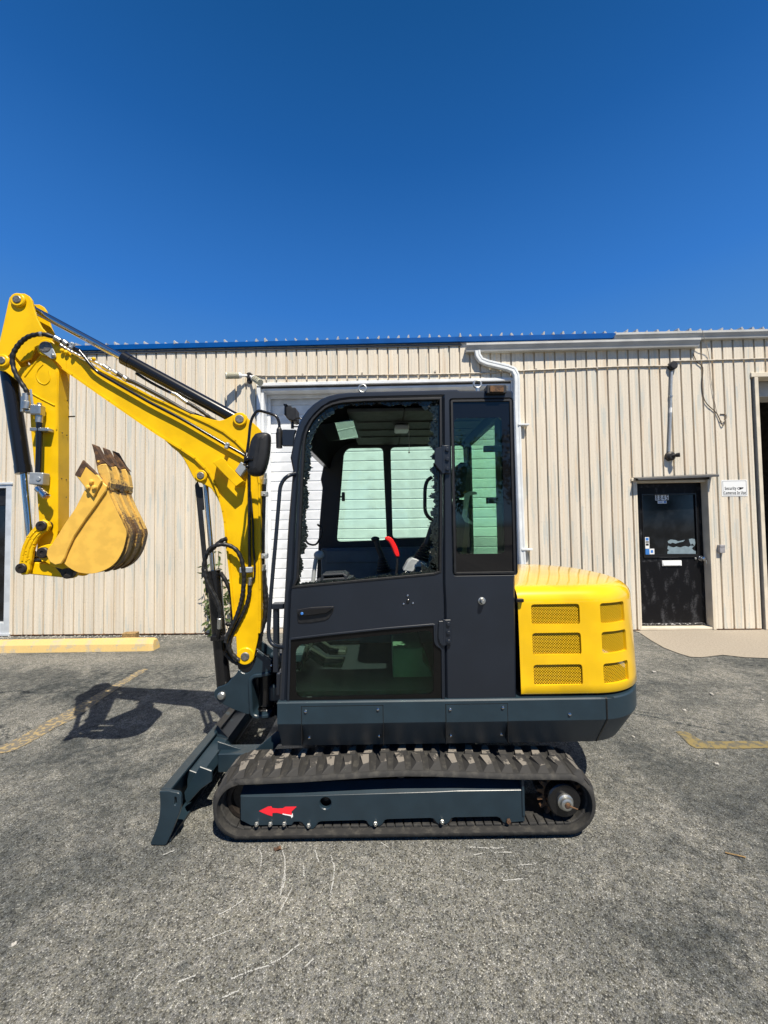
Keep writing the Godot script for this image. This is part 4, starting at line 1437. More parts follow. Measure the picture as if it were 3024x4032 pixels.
		if side == 0:
			plate(st, pv([-0.7597, 0.2149, -0.7481, 0.217, -0.4275, 0.216, -0.097, 0.2211, 0.2335, 0.2263, 0.3558, 0.23, 0.6863, 0.2298, 0.7033, 0.2048, 0.6997, 0.0686, 0.5968, 0.0614, 0.5859, 0.0659, 0.5727, 0.0864, 0.5564, 0.093, 0.353, 0.0926, 0.341, 0.0928, 0.3255, 0.0898, 0.313, 0.0707, 0.2991, 0.0602, 0.2552, 0.0608, 0.2427, 0.0716, 0.231, 0.0878, 0.2145, 0.0913, -0.0053, 0.0879, -0.0175, 0.0837, -0.0276, 0.0667, -0.0415, 0.0562, -0.0909, 0.0537, -0.1045, 0.0667, -0.1125, 0.0808, -0.1262, 0.0852, -0.346, 0.0818, -0.3598, 0.0766, -0.3709, 0.0586, -0.3848, 0.0454, -0.4287, 0.0444, -0.4256, 0.055, -0.4429, 0.0778, -0.4545, 0.0825, -0.4835, 0.0818, -0.4952, 0.0661, -0.7042, 0.0667, -0.7588, 0.0946]), -2.02, -2.045, 0.004, [disc(Vector2(-0.3216, 0.1748), 0.029, 20)])
		else:
			plate(st, pv([-0.72, 0.10, 0.68, 0.10, 0.68, 0.25, -0.72, 0.25]), z0 + 0.06, z0 + 0.03, 0.004)
		var fr := obj("track_frame", st, M.frame, t)
		if side == 0:
			# sloping top of the frame and the end flange
			st = mb()
			var rim := pv([-0.7586, 0.2149, -0.4275, 0.216, -0.097, 0.2211, 0.2335, 0.2263, 0.3558, 0.23, 0.6863, 0.2298])
			for i in rim.size() - 1:
				var up := Vector3(0, 0.030, -0.055)
				quad(st, v3(rim[i], -2.021), v3(rim[i + 1], -2.021), v3(rim[i + 1], -2.021) + up, v3(rim[i], -2.021) + up, Vector3(0, 1, 0.7))
				quad(st, v3(rim[i], -2.028), v3(rim[i + 1], -2.028), v3(rim[i + 1], -2.028) + up, v3(rim[i], -2.028) + up, Vector3(0, -1, -0.7))
			var e := Vector2(0.6944, 0.162)
			span(st, Vector3(e.x - 0.008, 0.098, -2.13), Vector3(e.x + 0.006, 0.285, -2.014), 0.003)
			obj("frame_top", st, M.frame, fr)
			st = mb()
			span(st, Vector3(-0.62, 0.13, -2.20), Vector3(0.66, 0.235, -2.06), 0.004)
			obj("frame_core", st, M.black, fr)
			for q in [Vector2(-0.6723, 0.081), Vector2(-0.6026, 0.08), Vector2(-0.5311, 0.0802), Vector2(-0.4069, 0.0706), Vector2(-0.0659, 0.0748), Vector2(0.2748, 0.0798)]:
				st = mb()
				cyl(st, v3(q, -2.0195), v3(q, -2.008), 0.012, 6, 0.002)
				cyl(st, v3(q, -2.008), v3(q, -2.001), 0.007, 10, 0.001)
				obj("bolt", st, M.zinc, fr)
			st = mb()
			cyl(st, v3(Vector2(0.6142, 0.0773), -2.0195), v3(Vector2(0.6142, 0.0773), -2.006), 0.012, 6, 0.002)
			obj("bolt", st, M.rust, fr)
			st = mb()
			plate(st, pv([-0.6627, 0.1412, -0.6173, 0.1627, -0.5987, 0.1647, -0.5941, 0.155, -0.5668, 0.1524, -0.5407, 0.1531, -0.5279, 0.1609, -0.4698, 0.1607, -0.4955, 0.1367, -0.4933, 0.114, -0.5408, 0.1248, -0.5698, 0.132, -0.5931, 0.1312, -0.5943, 0.1154, -0.6163, 0.1213]), -2.0182, -2.0196, 0.0)
			var ar := obj("arrow_sticker", st, M.red_film, fr)
			ar.set_meta("label", "red arrow sticker pointing to the front of the track")
			st = mb()
			plate(st, pv([-0.5408, 0.1282, -0.4956, 0.1197, -0.4897, 0.1309, -0.4875, 0.1139, -0.4957, 0.105, -0.4991, 0.1152, -0.5408, 0.1237]), -2.0165, -2.0175, 0.0)
			obj("peeled_edge", st, M.white_paper, ar)
	# centre frame and slew ring
	var st := mb()
	span(st, Vector3(-0.42, 0.17, -3.2), Vector3(0.52, 0.33, -2.24), 0.012)
	span(st, Vector3(-0.30, 0.20, -3.22), Vector3(-0.16, 0.30, -2.10), 0.006)
	span(st, Vector3(0.28, 0.20, -3.22), Vector3(0.42, 0.30, -2.10), 0.006)
	obj("centre_frame", st, M.frame, t)
	st = mb()
	cyl(st, Vector3(0.10, 0.33, -2.72), Vector3(0.10, 0.44, -2.72), 0.36, 40, 0.004)
	obj("slew_ring", st, M.black, t)

func blade(t: Node):
	var st := mb()
	plate(st, soft(pv([-1.1563, 0.2691, -1.1037, 0.2695, -1.055, 0.2599, -1.0463, 0.2463, -1.045, 0.1961, -1.0546, 0.1572, -1.0642, 0.1339, -1.0925, 0.0632, -1.1207, 0.0048, -1.1594, 0.0053, -1.2016, 0.0092, -1.1853, 0.045, -1.1668, 0.092, -1.1545, 0.1418, -1.1502, 0.1919, -1.1516, 0.2366]), 0.008, 2), -1.985, -2.003, 0.002, [hull(Vector2(-1.0738, 0.2355), 0.006, Vector2(-1.0736, 0.2065), 0.006, 6)])
	var b := obj("dozer_blade", st, M.frame, t)
	st = mb()
	# curved mouldboard with a flat top edge, the far end plate, and ribs on its back
	var face := pv([-1.1552, 0.2679, -1.1516, 0.2366, -1.1502, 0.1919, -1.1545, 0.1418, -1.1668, 0.092, -1.1853, 0.045, -1.2016, 0.0092])
	var front := PackedVector2Array()
	var back := PackedVector2Array()
	for q in smooth2(face, 3, false): front.append(q)
	for i in front.size():
		var e := (front[mini(i + 1, front.size() - 1)] - front[maxi(i - 1, 0)]).normalized()
		back.append(front[i] + Vector2(-e.y, e.x) * 0.014)
	back.reverse()
	var prof := front.duplicate()
	prof.append_array(back)
	plate(st, prof, -2.0035, -3.42, 0.001)
	obj("mouldboard", st, M.frame, b)
	st = mb()
	var top := front[0]
	span(st, Vector3(top.x - 0.002, top.y - 0.012, -3.42), Vector3(top.x + 0.050, top.y + 0.002, -2.0035), 0.002)
	var low := front[front.size() - 1]
	span(st, Vector3(low.x + 0.005, low.y - 0.004, -3.42), Vector3(low.x + 0.095, low.y + 0.012, -2.0035), 0.002)
	obj("edge_rail", st, M.frame, b)
	st = mb()
	plate(st, soft(pv([-1.1563, 0.2691, -1.055, 0.2599, -1.045, 0.1961, -1.0642, 0.1339, -1.1207, 0.0048, -1.2016, 0.0092, -1.1668, 0.092, -1.1502, 0.1919]), 0.008, 2), -3.4205, -3.438, 0.002)
	obj("end_plate", st, M.frame, b)
	# box rib along the back
	st = mb()
	var keep := XF
	plate(st, PackedVector2Array([Vector2(top.x + 0.03, 0.245), Vector2(top.x + 0.11, 0.215), Vector2(top.x + 0.13, 0.17), Vector2(top.x + 0.03, 0.12)]), -2.20, -3.22, 0.003)
	obj("back_rib", st, M.frame, b)
	st = mb()
	plate(st, pv([-1.116, 0.1487, -1.0295, 0.2889, -0.9649, 0.2649, -0.9648, 0.2072, -1.0218, 0.1686, -1.1009, 0.085, -1.111, 0.1154]), -2.15, -2.166, 0.003)
	obj("gusset", st, M.frame, b)
	for z in [-2.55, -2.95]:
		st = mb()
		plate(st, PackedVector2Array([Vector2(top.x + 0.016, 0.25), Vector2(top.x + 0.05, 0.31), Vector2(top.x + 0.12, 0.22)]), z + 0.005, z - 0.005, 0.001)
		obj("gusset", st, M.frame, b)
	# two push arms running back under the machine, with gussets
	for z in [-2.36, -3.06]:
		st = mb()
		span(st, Vector3(-1.0, 0.155, z - 0.05), Vector3(-0.32, 0.262, z + 0.05), 0.004)
		obj("push_arm", st, M.frame, b)
		st = mb()
		plate(st, PackedVector2Array([Vector2(-1.02, 0.262), Vector2(-0.88, 0.262), Vector2(-1.02, 0.31)]), z + 0.006, z - 0.006, 0.001)
		obj("gusset", st, M.frame, b)
	st = mb()
	span(st, Vector3(-0.78, 0.18, -3.0), Vector3(-0.70, 0.245, -2.42), 0.004)
	obj("cross_tube", st, M.frame, b)
	# lift cylinder between the arms
	st = mb()
	cyl(st, Vector3(-0.95, 0.30, -2.72), Vector3(-0.55, 0.31, -2.72), 0.022, 14)
	cyl(st, Vector3(-0.72, 0.305, -2.72), Vector3(-0.32, 0.315, -2.72), 0.042, 18, 0.004)
	obj("blade_cylinder", st, M.black, t)
	st = mb()
	plate(st, PackedVector2Array([Vector2(-0.80, 0.262), Vector2(-0.68, 0.262), Vector2(-0.60, 0.37), Vector2(-0.66, 0.38)]), -2.32, -2.345, 0.003)
	obj("hose_guard", st, M.frame, b)
	XF = keep

# plan of the rear body: straight near side, round tail, straight far side; o = how far outside it
func plan(o: float, x0: float, xr := 1.56, xs: Array = []) -> PackedVector2Array:
	var zn := -2.07 + o
	var zc := -2.72
	var out := PackedVector2Array()
	for x in xs: out.append(Vector2(x, zn))
	var a: float = xr + o - 1.10
	var b := zn - zc
	var th := [0, 2.5, 5.5, 9, 13, 17, 21, 24, 26.5, 31, 36, 43, 51, 60, 70, 80, 90]
	for k in th.size():
		var q: float = deg_to_rad(th[k])
		out.append(Vector2(1.10 + a * pow(sin(q), 2.0 / 2.3), zc + b * pow(maxf(cos(q), 0.0), 2.0 / 2.3)))
	for k in range(th.size() - 2, -1, -1):
		var q: float = deg_to_rad(th[k])
		out.append(Vector2(1.10 + a * pow(sin(q), 2.0 / 2.3), zc - b * pow(maxf(cos(q), 0.0), 2.0 / 2.3)))
	for k in range(xs.size() - 1, -1, -1): out.append(Vector2(xs[k], 2 * zc - zn))
	return out

func ring3(p: PackedVector2Array, y: float) -> Array:
	var r := []
	for q in p: r.append(Vector3(q.x, y, q.y))
	return r

func base(t: Node):
	# side skirt, folded inwards along a crease
	var y := [0.398, 0.402, 0.556, 0.562, 0.668, 0.674]
	var o := [-0.075, -0.070, 0.017, 0.02, 0.02, 0.012]
	var cut := 1.155
	var xs := [-0.575, -0.30, 0.1, 0.5, 0.9, 1.10]
	var rows := []
	var tail := []
	for k in y.size():
		var p := plan(o[k], 0, 1.52, xs)
		var n := p.size()
		# split where the counterweight begins
		var a := PackedVector2Array()
		var c := PackedVector2Array()
		for i in n:
			if i <= xs.size() + 2: a.append(p[i])
			if i >= xs.size() + 2 and i <= n - 1 - xs.size() - 2: c.append(p[i])
		rows.append(ring3(a, y[k]))
		tail.append(ring3(c, y[k]))
	var st := mb()
	var hs := [rows[0], rows[1], rows[2], rows[3], rows[4], rows[5]]
	for k in 5: grid(st, [hs[k], hs[k + 1]], Vector3(0.4, 0.56, -2.72), {}, -1)
	# deck, belly and end walls
	span(st, Vector3(-0.574, 0.412, -3.28), Vector3(1.12, 0.662, -2.16), 0.0)
	plate(st, pv([-0.575, 0.674, -0.575, 0.668, 1.2, 0.668, 1.2, 0.674]), -2.058, -3.38, 0.0)
	plate(st, pv([-0.576, 0.556, -0.576, 0.667, -0.560, 0.667, -0.560, 0.556]), -2.06, -3.38, 0.0)
	var b := obj("side_skirt", st, M.skirt, t)
	st = mb()
	for k in 5: grid(st, [tail[k], tail[k + 1]], Vector3(1.1, 0.56, -2.72), {}, k + 2)
	for q in [tail[0], tail[5]]:
		for i in q.size() - 1: tri(st, q[i], q[i + 1], Vector3(1.0, q[0].y, -2.72), Vector3(0, q[0].y - 0.56, 0))
	# the counterweight starts at a shadowed joint
	for i in 5:
		quad(st, tail[i][0], tail[i + 1][0], tail[i + 1][0] - Vector3(0, 0, 0.05), tail[i][0] - Vector3(0, 0, 0.05), Vector3(-1, 0, 0))
	obj("counterweight", st, M.skirt, t)
	st = mb()
	var j0: Vector3 = tail[5][0]
	for k in 5:
		bar(st, tail[k][0] + Vector3(-0.001, 0, 0.0015), tail[k + 1][0] + Vector3(-0.001, 0, 0.0015), 0.007, 0.003, Vector3(0, 0, 1), 0.0)
	obj("joint", st, M.black, b)
	# bolted access panels that follow the crease
	for q in [[-0.445, -0.022], [0.312, 0.632]]:
		st = mb()
		var prof := [[0.445, -0.0428], [0.556, 0.017], [0.562, 0.02], [0.650, 0.02]]
		for k in 3:
			var z0: float = -2.07 + prof[k][1] + 0.003
			var z1: float = -2.07 + prof[k + 1][1] + 0.003
			quad(st, Vector3(q[0], prof[k][0], z0), Vector3(q[1], prof[k][0], z0), Vector3(q[1], prof[k + 1][0], z1), Vector3(q[0], prof[k + 1][0], z1), Vector3(0, 0, 1))
			for x in [q[0], q[1]]: quad(st, Vector3(x, prof[k][0], z0), Vector3(x, prof[k][0], z0 - 0.006), Vector3(x, prof[k + 1][0], z1 - 0.006), Vector3(x, prof[k + 1][0], z1), Vector3(-1 if x == q[0] else 1, 0, 0))
		quad(st, Vector3(q[0], 0.650, -2.047), Vector3(q[1], 0.650, -2.047), Vector3(q[1], 0.650, -2.053), Vector3(q[0], 0.650, -2.053), Vector3.UP)
		var pn := obj("access_panel", st, M.skirt, b)
		st = mb()
		span(st, Vector3(q[0] - 0.004, 0.447, -2.14), Vector3(q[0] - 0.001, 0.653, -2.0495), 0.0)
		span(st, Vector3(q[1] + 0.001, 0.447, -2.14), Vector3(q[1] + 0.004, 0.653, -2.0495), 0.0)
		span(st, Vector3(q[0] - 0.004, 0.6505, -2.14), Vector3(q[1] + 0.004, 0.6535, -2.0495), 0.0)
		obj("panel_gap", st, M.black, pn)
		for c in [[q[0] + 0.02, 0.628, -2.047], [q[1] - 0.024, 0.634, -2.047], [q[0] + 0.028, 0.466, -2.0985], [q[1] - 0.02, 0.471, -2.0955]]:
			st = mb()
			screw(st, Vector3(c[0], c[1], c[2]), 0.0085, 0.009)
			obj("bolt", st, M.chrome, pn)
	st = mb()
	screw(st, v3(Vector2(0.9588, 0.593), -2.05), 0.009, 0.009)
	obj("bolt", st, M.chrome, b)

func hood(t: Node):
	# engine cover: side walls that turn round the tail, rolled top edge, gently crowned lid; six vent openings
	var xs := [0.715, 0.745, 0.785, 1.046, 1.075]
	var ys := [0.688, 0.692, 0.735, 0.842, 0.893, 1.008, 1.052, 1.160, 1.168]
	var rows := []
	for y in ys: rows.append(ring3(plan(-0.004 + (0.004 if y > 0.69 else 0.0) - maxf(0, y - 0.70) * 0.035, 0, 1.56, xs), y))
	var inset := 0.0
	for k in range(1, 8):
		var a := PI / 2 * k / 7.0
		rows.append(ring3(plan(-0.0165 - 0.085 * (1 - cos(a)), 0, 1.56, xs), 1.168 + 0.082 * sin(a)))
	var last: Array = rows[rows.size() - 1]
	for k in range(1, 6):
		var row := []
		var f := k / 5.0
		for q in last:
			var spine := Vector3(minf(q.x, 1.05), 1.272, -2.72)
			row.append(Vector3(lerpf(q.x, spine.x, f), lerpf(1.250, 1.272, sin(f * PI / 2)), lerpf(q.z, spine.z, f)))
		rows.append(row)
	var n: int = last.size()
	# openings: rows 2-3, 4-5, 6-7 by columns 2-3 (flat side) and on the bend
	var skip := {}
	var c1 := 2
	var bend := [7, 13]
	for r in [2, 4, 6]:
		skip[Vector2i(r, c1)] = true
		for c in range(bend[0], bend[1]): skip[Vector2i(r, c)] = true
	var st := mb()
	grid(st, rows, Vector3(1.0, 0.95, -2.72), skip, 1)
	# front wall of the cover and inward lips of the openings
	for r in [2, 4, 6]:
		for span_c in [[c1, c1 + 1], bend]:
			var i0: int = span_c[0]
			var i1: int = span_c[1]
			var deep := func(p: Vector3) -> Vector3: return p + Vector3(-0.010 if p.x > 1.1 else 0.0, 0, -0.012)
			for i in range(i0, i1):
				for rr in [r, r + 1]:
					quad(st, rows[rr][i], rows[rr][i + 1], deep.call(rows[rr][i + 1]), deep.call(rows[rr][i]), Vector3(0, 1 if rr == r else -1, 0))
			for i in [i0, i1]:
				quad(st, rows[r][i], rows[r + 1][i], deep.call(rows[r + 1][i]), deep.call(rows[r][i]), Vector3(1 if i == i0 else -1, 0, 0))
			# rounded corners of the opening
			var w: float = 0.018
			for ci in [[r, i0, 1, 1], [r, i1, 1, -1], [r + 1, i0, -1, 1], [r + 1, i1, -1, -1]]:
				var p: Vector3 = rows[ci[0]][ci[1]]
				var px: Vector3 = (rows[ci[0]][ci[1] + ci[3]] - p).normalized() * w
				var py: Vector3 = (rows[ci[0] + ci[2]][ci[1]] - p).normalized() * w
				var prev := p + px
				for s in range(1, 5):
					var f := s / 4.0
					var e: Vector3 = (p + px).lerp(p, f).lerp(p.lerp(p + py, f), f)
					tri(st, p, prev, e, Vector3(0.3, 0, 1))
					prev = e
	var h := obj("engine_hood", st, M.hood, t)
	st = mb()
	for k in rows.size() - 1:
		quad(st, rows[k][0], rows[k + 1][0], rows[k + 1][n - 1], rows[k][n - 1], Vector3(-1, 0, 0))
	obj("hood_front", st, M.black, h)
	var mesh_mat := vent_mesh_material()
	for r in [2, 4, 6]:
		for span_c in [[c1, c1 + 1], bend]:
			st = mb()
			for i in range(span_c[0], span_c[1]):
				var q := []
				for c in [[r, i], [r, i + 1], [r + 1, i + 1], [r + 1, i]]:
					var p: Vector3 = rows[c[0]][c[1]]
					q.append(p + Vector3(-0.008 if p.x > 1.1 else 0.0, 0, -0.010))
				quad(st, q[0], q[1], q[2], q[3], Vector3(0.3, 0, 1))
			obj("vent_mesh", st, mesh_mat, h)
	# small latch at the front corner
	st = mb()
	span(st, Vector3(0.70, 1.175, -2.085), Vector3(0.74, 1.195, -2.06), 0.004)
	obj("latch", st, M.black, h)
	# dark gap under and behind the cover
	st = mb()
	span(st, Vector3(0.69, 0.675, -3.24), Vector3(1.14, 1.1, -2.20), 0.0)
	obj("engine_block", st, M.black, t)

func vent_mesh_material() -> StandardMaterial3D:
	# perforated sheet: staggered slots cut right through
	var n := 128
	var o := PackedByteArray()
	o.resize(n * n * 4)
	for y in n:
		for x in n:
			var row := y / 8
			var xx := (x + (row % 2) * 8) % 16
			var hole := (y % 8) > 1 and xx > 2 and xx < 15
			var i := (y * n + x) * 4
			o[i] = 255
			o[i + 1] = 255
			o[i + 2] = 255
			o[i + 3] = 0 if hole else 255
	var m := mat(lin(0.84, 0.50, 0.006), 0.45, 0, tex(o, n, n, Image.FORMAT_RGBA8), 9.0)
	m.transparency = BaseMaterial3D.TRANSPARENCY_ALPHA_SCISSOR
	m.alpha_scissor_threshold = 0.5
	return m

func cab(t: Node):
	var zf := -2.07
	var outline := pv([-0.5731, 0.6358, -0.5634, 0.8166, -0.5432, 1.1801, -0.5182, 1.6134, -0.4916, 1.903, -0.5048, 1.9723, -0.4839, 2.0714, -0.469, 2.124, -0.4571, 2.1591, -0.4365, 2.197, -0.4088, 2.2337, -0.3735, 2.2661, -0.3336, 2.2915, -0.2926, 2.3081, -0.2458, 2.3186, -0.1873, 2.3243, -0.0938, 2.3271, 0.023, 2.3284, 0.1398, 2.3297, 0.2567, 2.331, 0.408, 2.333, 0.4234, 2.3251, 0.5773, 2.3249, 0.7081, 2.3241, 0.7145, 2.3111, 0.7084, 1.9887, 0.7019, 1.6314, 0.6967, 1.3234, 0.6989, 1.3121, 0.6944, 0.9627, 0.69, 0.6445])
	var door_line := pv([-0.5333, 0.6433, -0.5166, 0.9938, -0.5052, 1.2391, -0.4915, 1.3134, -0.472, 1.6581, -0.4527, 1.9482, -0.4393, 2.0415, -0.4297, 2.0883, -0.4154, 2.1291, -0.393, 2.167, -0.3665, 2.2001, -0.3283, 2.2366, -0.2814, 2.2648, -0.2345, 2.2783, -0.1761, 2.2858, -0.0359, 2.2885, 0.1392, 2.2901, 0.326, 2.2916, 0.3194, 1.8209, 0.3108, 1.2794, 0.3142, 1.1691, 0.3113, 0.6524])
	var quarter := rrect(0, 0, 1, 1, 0.1)
	var q0 := Vector2(0.3711, 1.3279)
	var q1 := Vector2(0.7033, 2.2744)
	quarter = rrect(q0.x, q0.y, q1.x, q1.y, 0.012, 3)
	var st := mb()
	plate(st, outline, zf, zf - 0.05, 0.010, [grown(door_line, 0.004), quarter])
	var c := obj("cab_frame", st, M.slate, t)
	# roof and front roll, rear wall, far side
	var zb := -3.07
	st = mb()
	var crest := smooth2(pv([-0.4839, 2.0714, -0.469, 2.124, -0.4571, 2.1591, -0.4365, 2.197, -0.4088, 2.2337, -0.3735, 2.2661, -0.3336, 2.2915, -0.2926, 2.3081, -0.2458, 2.3186, -0.1873, 2.3243, -0.0938, 2.3271, 0.023, 2.3284, 0.1398, 2.3297, 0.2567, 2.331, 0.408, 2.333, 0.4234, 2.3251, 0.5773, 2.3249, 0.7081, 2.3241]), 2, false)
	var under := PackedVector2Array()
	for i in crest.size():
		var e := (crest[mini(i + 1, crest.size() - 1)] - crest[maxi(i - 1, 0)]).normalized()
		under.append(crest[i] + Vector2(e.y, -e.x) * 0.045)
	under.reverse()
	var shell := crest.duplicate()
	shell.append_array(under)
	plate(st, shell, zf - 0.0505, zb + 0.0005, 0.0)
	obj("cab_roof", st, M.slate, t)
	st = mb()
	var lin_a := moved_line(crest, -0.047)
	var lin_b := moved_line(crest, -0.055)
	lin_b.reverse()
	lin_a.append_array(lin_b)
	plate(st, lin_a, zf - 0.052, zb + 0.002, 0.0)
	obj("added_lining", st, M.glare_lining, t)  # dark sheet added under the roof to keep window reflections off it
	st = mb()
	var wins := [soft(pv([-0.2828, 2.2219, -0.0026, 2.2223, 0.0196, 1.4777, -0.3824, 1.4696, -0.3177, 2.1808]), 0.035, 4), soft(pv([0.0604, 2.224, 0.6485, 2.2322, 0.6674, 1.5002, 0.0668, 1.4889]), 0.035, 4), soft(pv([-0.5824, 0.6683, -0.4011, 0.6946, -0.2631, 0.7145, -0.2726, 0.5706, -0.3401, 0.5055, -0.4148, 0.5066, -0.5281, 0.578]), 0.01, 2)]
	plate(st, outline, zb, zb - 0.035, 0.006, wins)
	obj("cab_side", st, M.inside, t)
	for k in 2:
		st = mb()
		plate(st, grown(wins[k], 0.006), zb - 0.004, zb - 0.009, 0.0)
		obj("side_window", st, M.pane, t)
	st = mb()
	var xr := outline[outline.size() - 4].x
	# rear wall: sill, posts and head round the rear window
	span(st, Vector3(xr - 0.045, 0.675, zb + 0.001), Vector3(xr - 0.005, 1.36, zf - 0.051), 0.004)
	span(st, Vector3(xr - 0.045, 2.20, zb + 0.001), Vector3(xr - 0.005, 2.285, zf - 0.051), 0.004)
	span(st, Vector3(xr - 0.045, 1.361, zf - 0.16), Vector3(xr - 0.005, 2.199, zf - 0.051), 0.004)
	span(st, Vector3(xr - 0.045, 1.361, zb + 0.001), Vector3(xr - 0.005, 2.199, zb + 0.11), 0.004)
	obj("rear_wall", st, M.inside, t)
	st = mb()
	span(st, Vector3(xr - 0.028, 1.357, zb + 0.105), Vector3(xr - 0.022, 2.204, zf - 0.155), 0.0)
	obj("rear_window", st, M.pane, t)
	# front: lower cross panel and far post
	st = mb()
	span(st, Vector3(-0.60, 0.675, zb + 0.001), Vector3(-0.565, 0.80, zf - 0.051), 0.006)
	obj("front_panel", st, M.slate, t)
	st = mb()
	span(st, Vector3(-0.56, 0.676, zb + 0.001), Vector3(xr - 0.046, 0.70, zf - 0.051), 0.0)
	obj("cab_floor", st, M.inside, t)
	# quarter glass: black printed border with a clear middle
	var clear0 := Vector2(0.3889, 1.4359)
	var clear1 := Vector2(0.6481, 2.1749)
	var mid := rrect(clear0.x, clear0.y, clear1.x, clear1.y, 0.03, 5)
	st = mb()
	plate(st, grown(quarter, -0.003), zf - 0.004, zf - 0.009, 0.0, [mid])
	var qg := obj("quarter_window", st, black_glass(), t)
	st = mb()
	plate(st, mid, zf - 0.004, zf - 0.009, 0.0)
	obj("pane", st, M.pane_smoke, qg)
	st = mb()
	plate(st, grown(quarter, 0.0), zf + 0.003, zf - 0.003, 0.001, [grown(quarter, -0.012)])
	obj("seal", st, M.plastic, qg)
	st = mb()
	for q in [[555, 738, 745, 806], [585, 1288, 835, 1356]]:
		var a := Vector2.ZERO
		var b := Vector2.ZERO
		if q[0] == 555:
			a = Vector2(0.5519, 1.9916)
			b = Vector2(0.6583, 2.0254)
		else:
			a = Vector2(0.5608, 1.7077)
			b = Vector2(0.6899, 1.7408)
		span(st, Vector3(a.x, a.y, zf - 0.04), Vector3(b.x, b.y, zf - 0.02), 0.003)
	obj("hinge", st, M.plastic, qg)
	# roof marker lamp and lifting eyes
	st = mb()
	var l0 := Vector2(0.5626, 2.2988)
	var l1 := Vector2(0.6696, 2.3455)
	span(st, Vector3(l0.x, l0.y, -2.12), Vector3(l1.x, l1.y, -2.045), 0.004)
	var lamp := obj("marker_lamp", st, M.plastic, t)
	st = mb()
	var m0 := Vector2(0.5786, 2.3035)
	var m1 := Vector2(0.6518, 2.3379)
	plate(st, rrect(m0.x, m0.y, m1.x, m1.y, 0.004, 2), -2.038, -2.0445, 0.002)
	obj("lamp_lens", st, M.rust, lamp)
	for e in [Vector2(-0.1177, 2.4085), Vector2(0.5642, 2.425)]:
		st = mb()
		var ring := PackedVector3Array()
		for k in 21: ring.append(v3(e, -2.25) + Vector3(cos(TAU * k / 20) * 0.022, sin(TAU * k / 20) * 0.022, 0))
		tube(st, ring, 0.0065, 8, 1)
		cyl(st, v3(e, -2.25) - Vector3(0, 0.055, 0), v3(e, -2.25) - Vector3(0, 0.024, 0), 0.013, 14)
		obj("lifting_eye", st, M.zinc, t)
	# key lock on the rear side panel
	st = mb()
	var kc := Vector2(0.5165, 1.1855)
	lathe(st, v3(kc, zf), Vector3(0, 0, 1), [[0, 0.02], [0.004, 0.02], [0.006, 0.015], [0.012, 0.015], [0.03, 0.012], [0.034, 0.009], [0.034, 0.0]], 18)
	obj("key_lock", st, M.zinc, c)
	door(t, door_line)

func black_glass() -> StandardMaterial3D:
	if not M.has("edge_print"): M.edge_print = mat(lin(0.006, 0.006, 0.007), 0.03)
	return M.edge_print

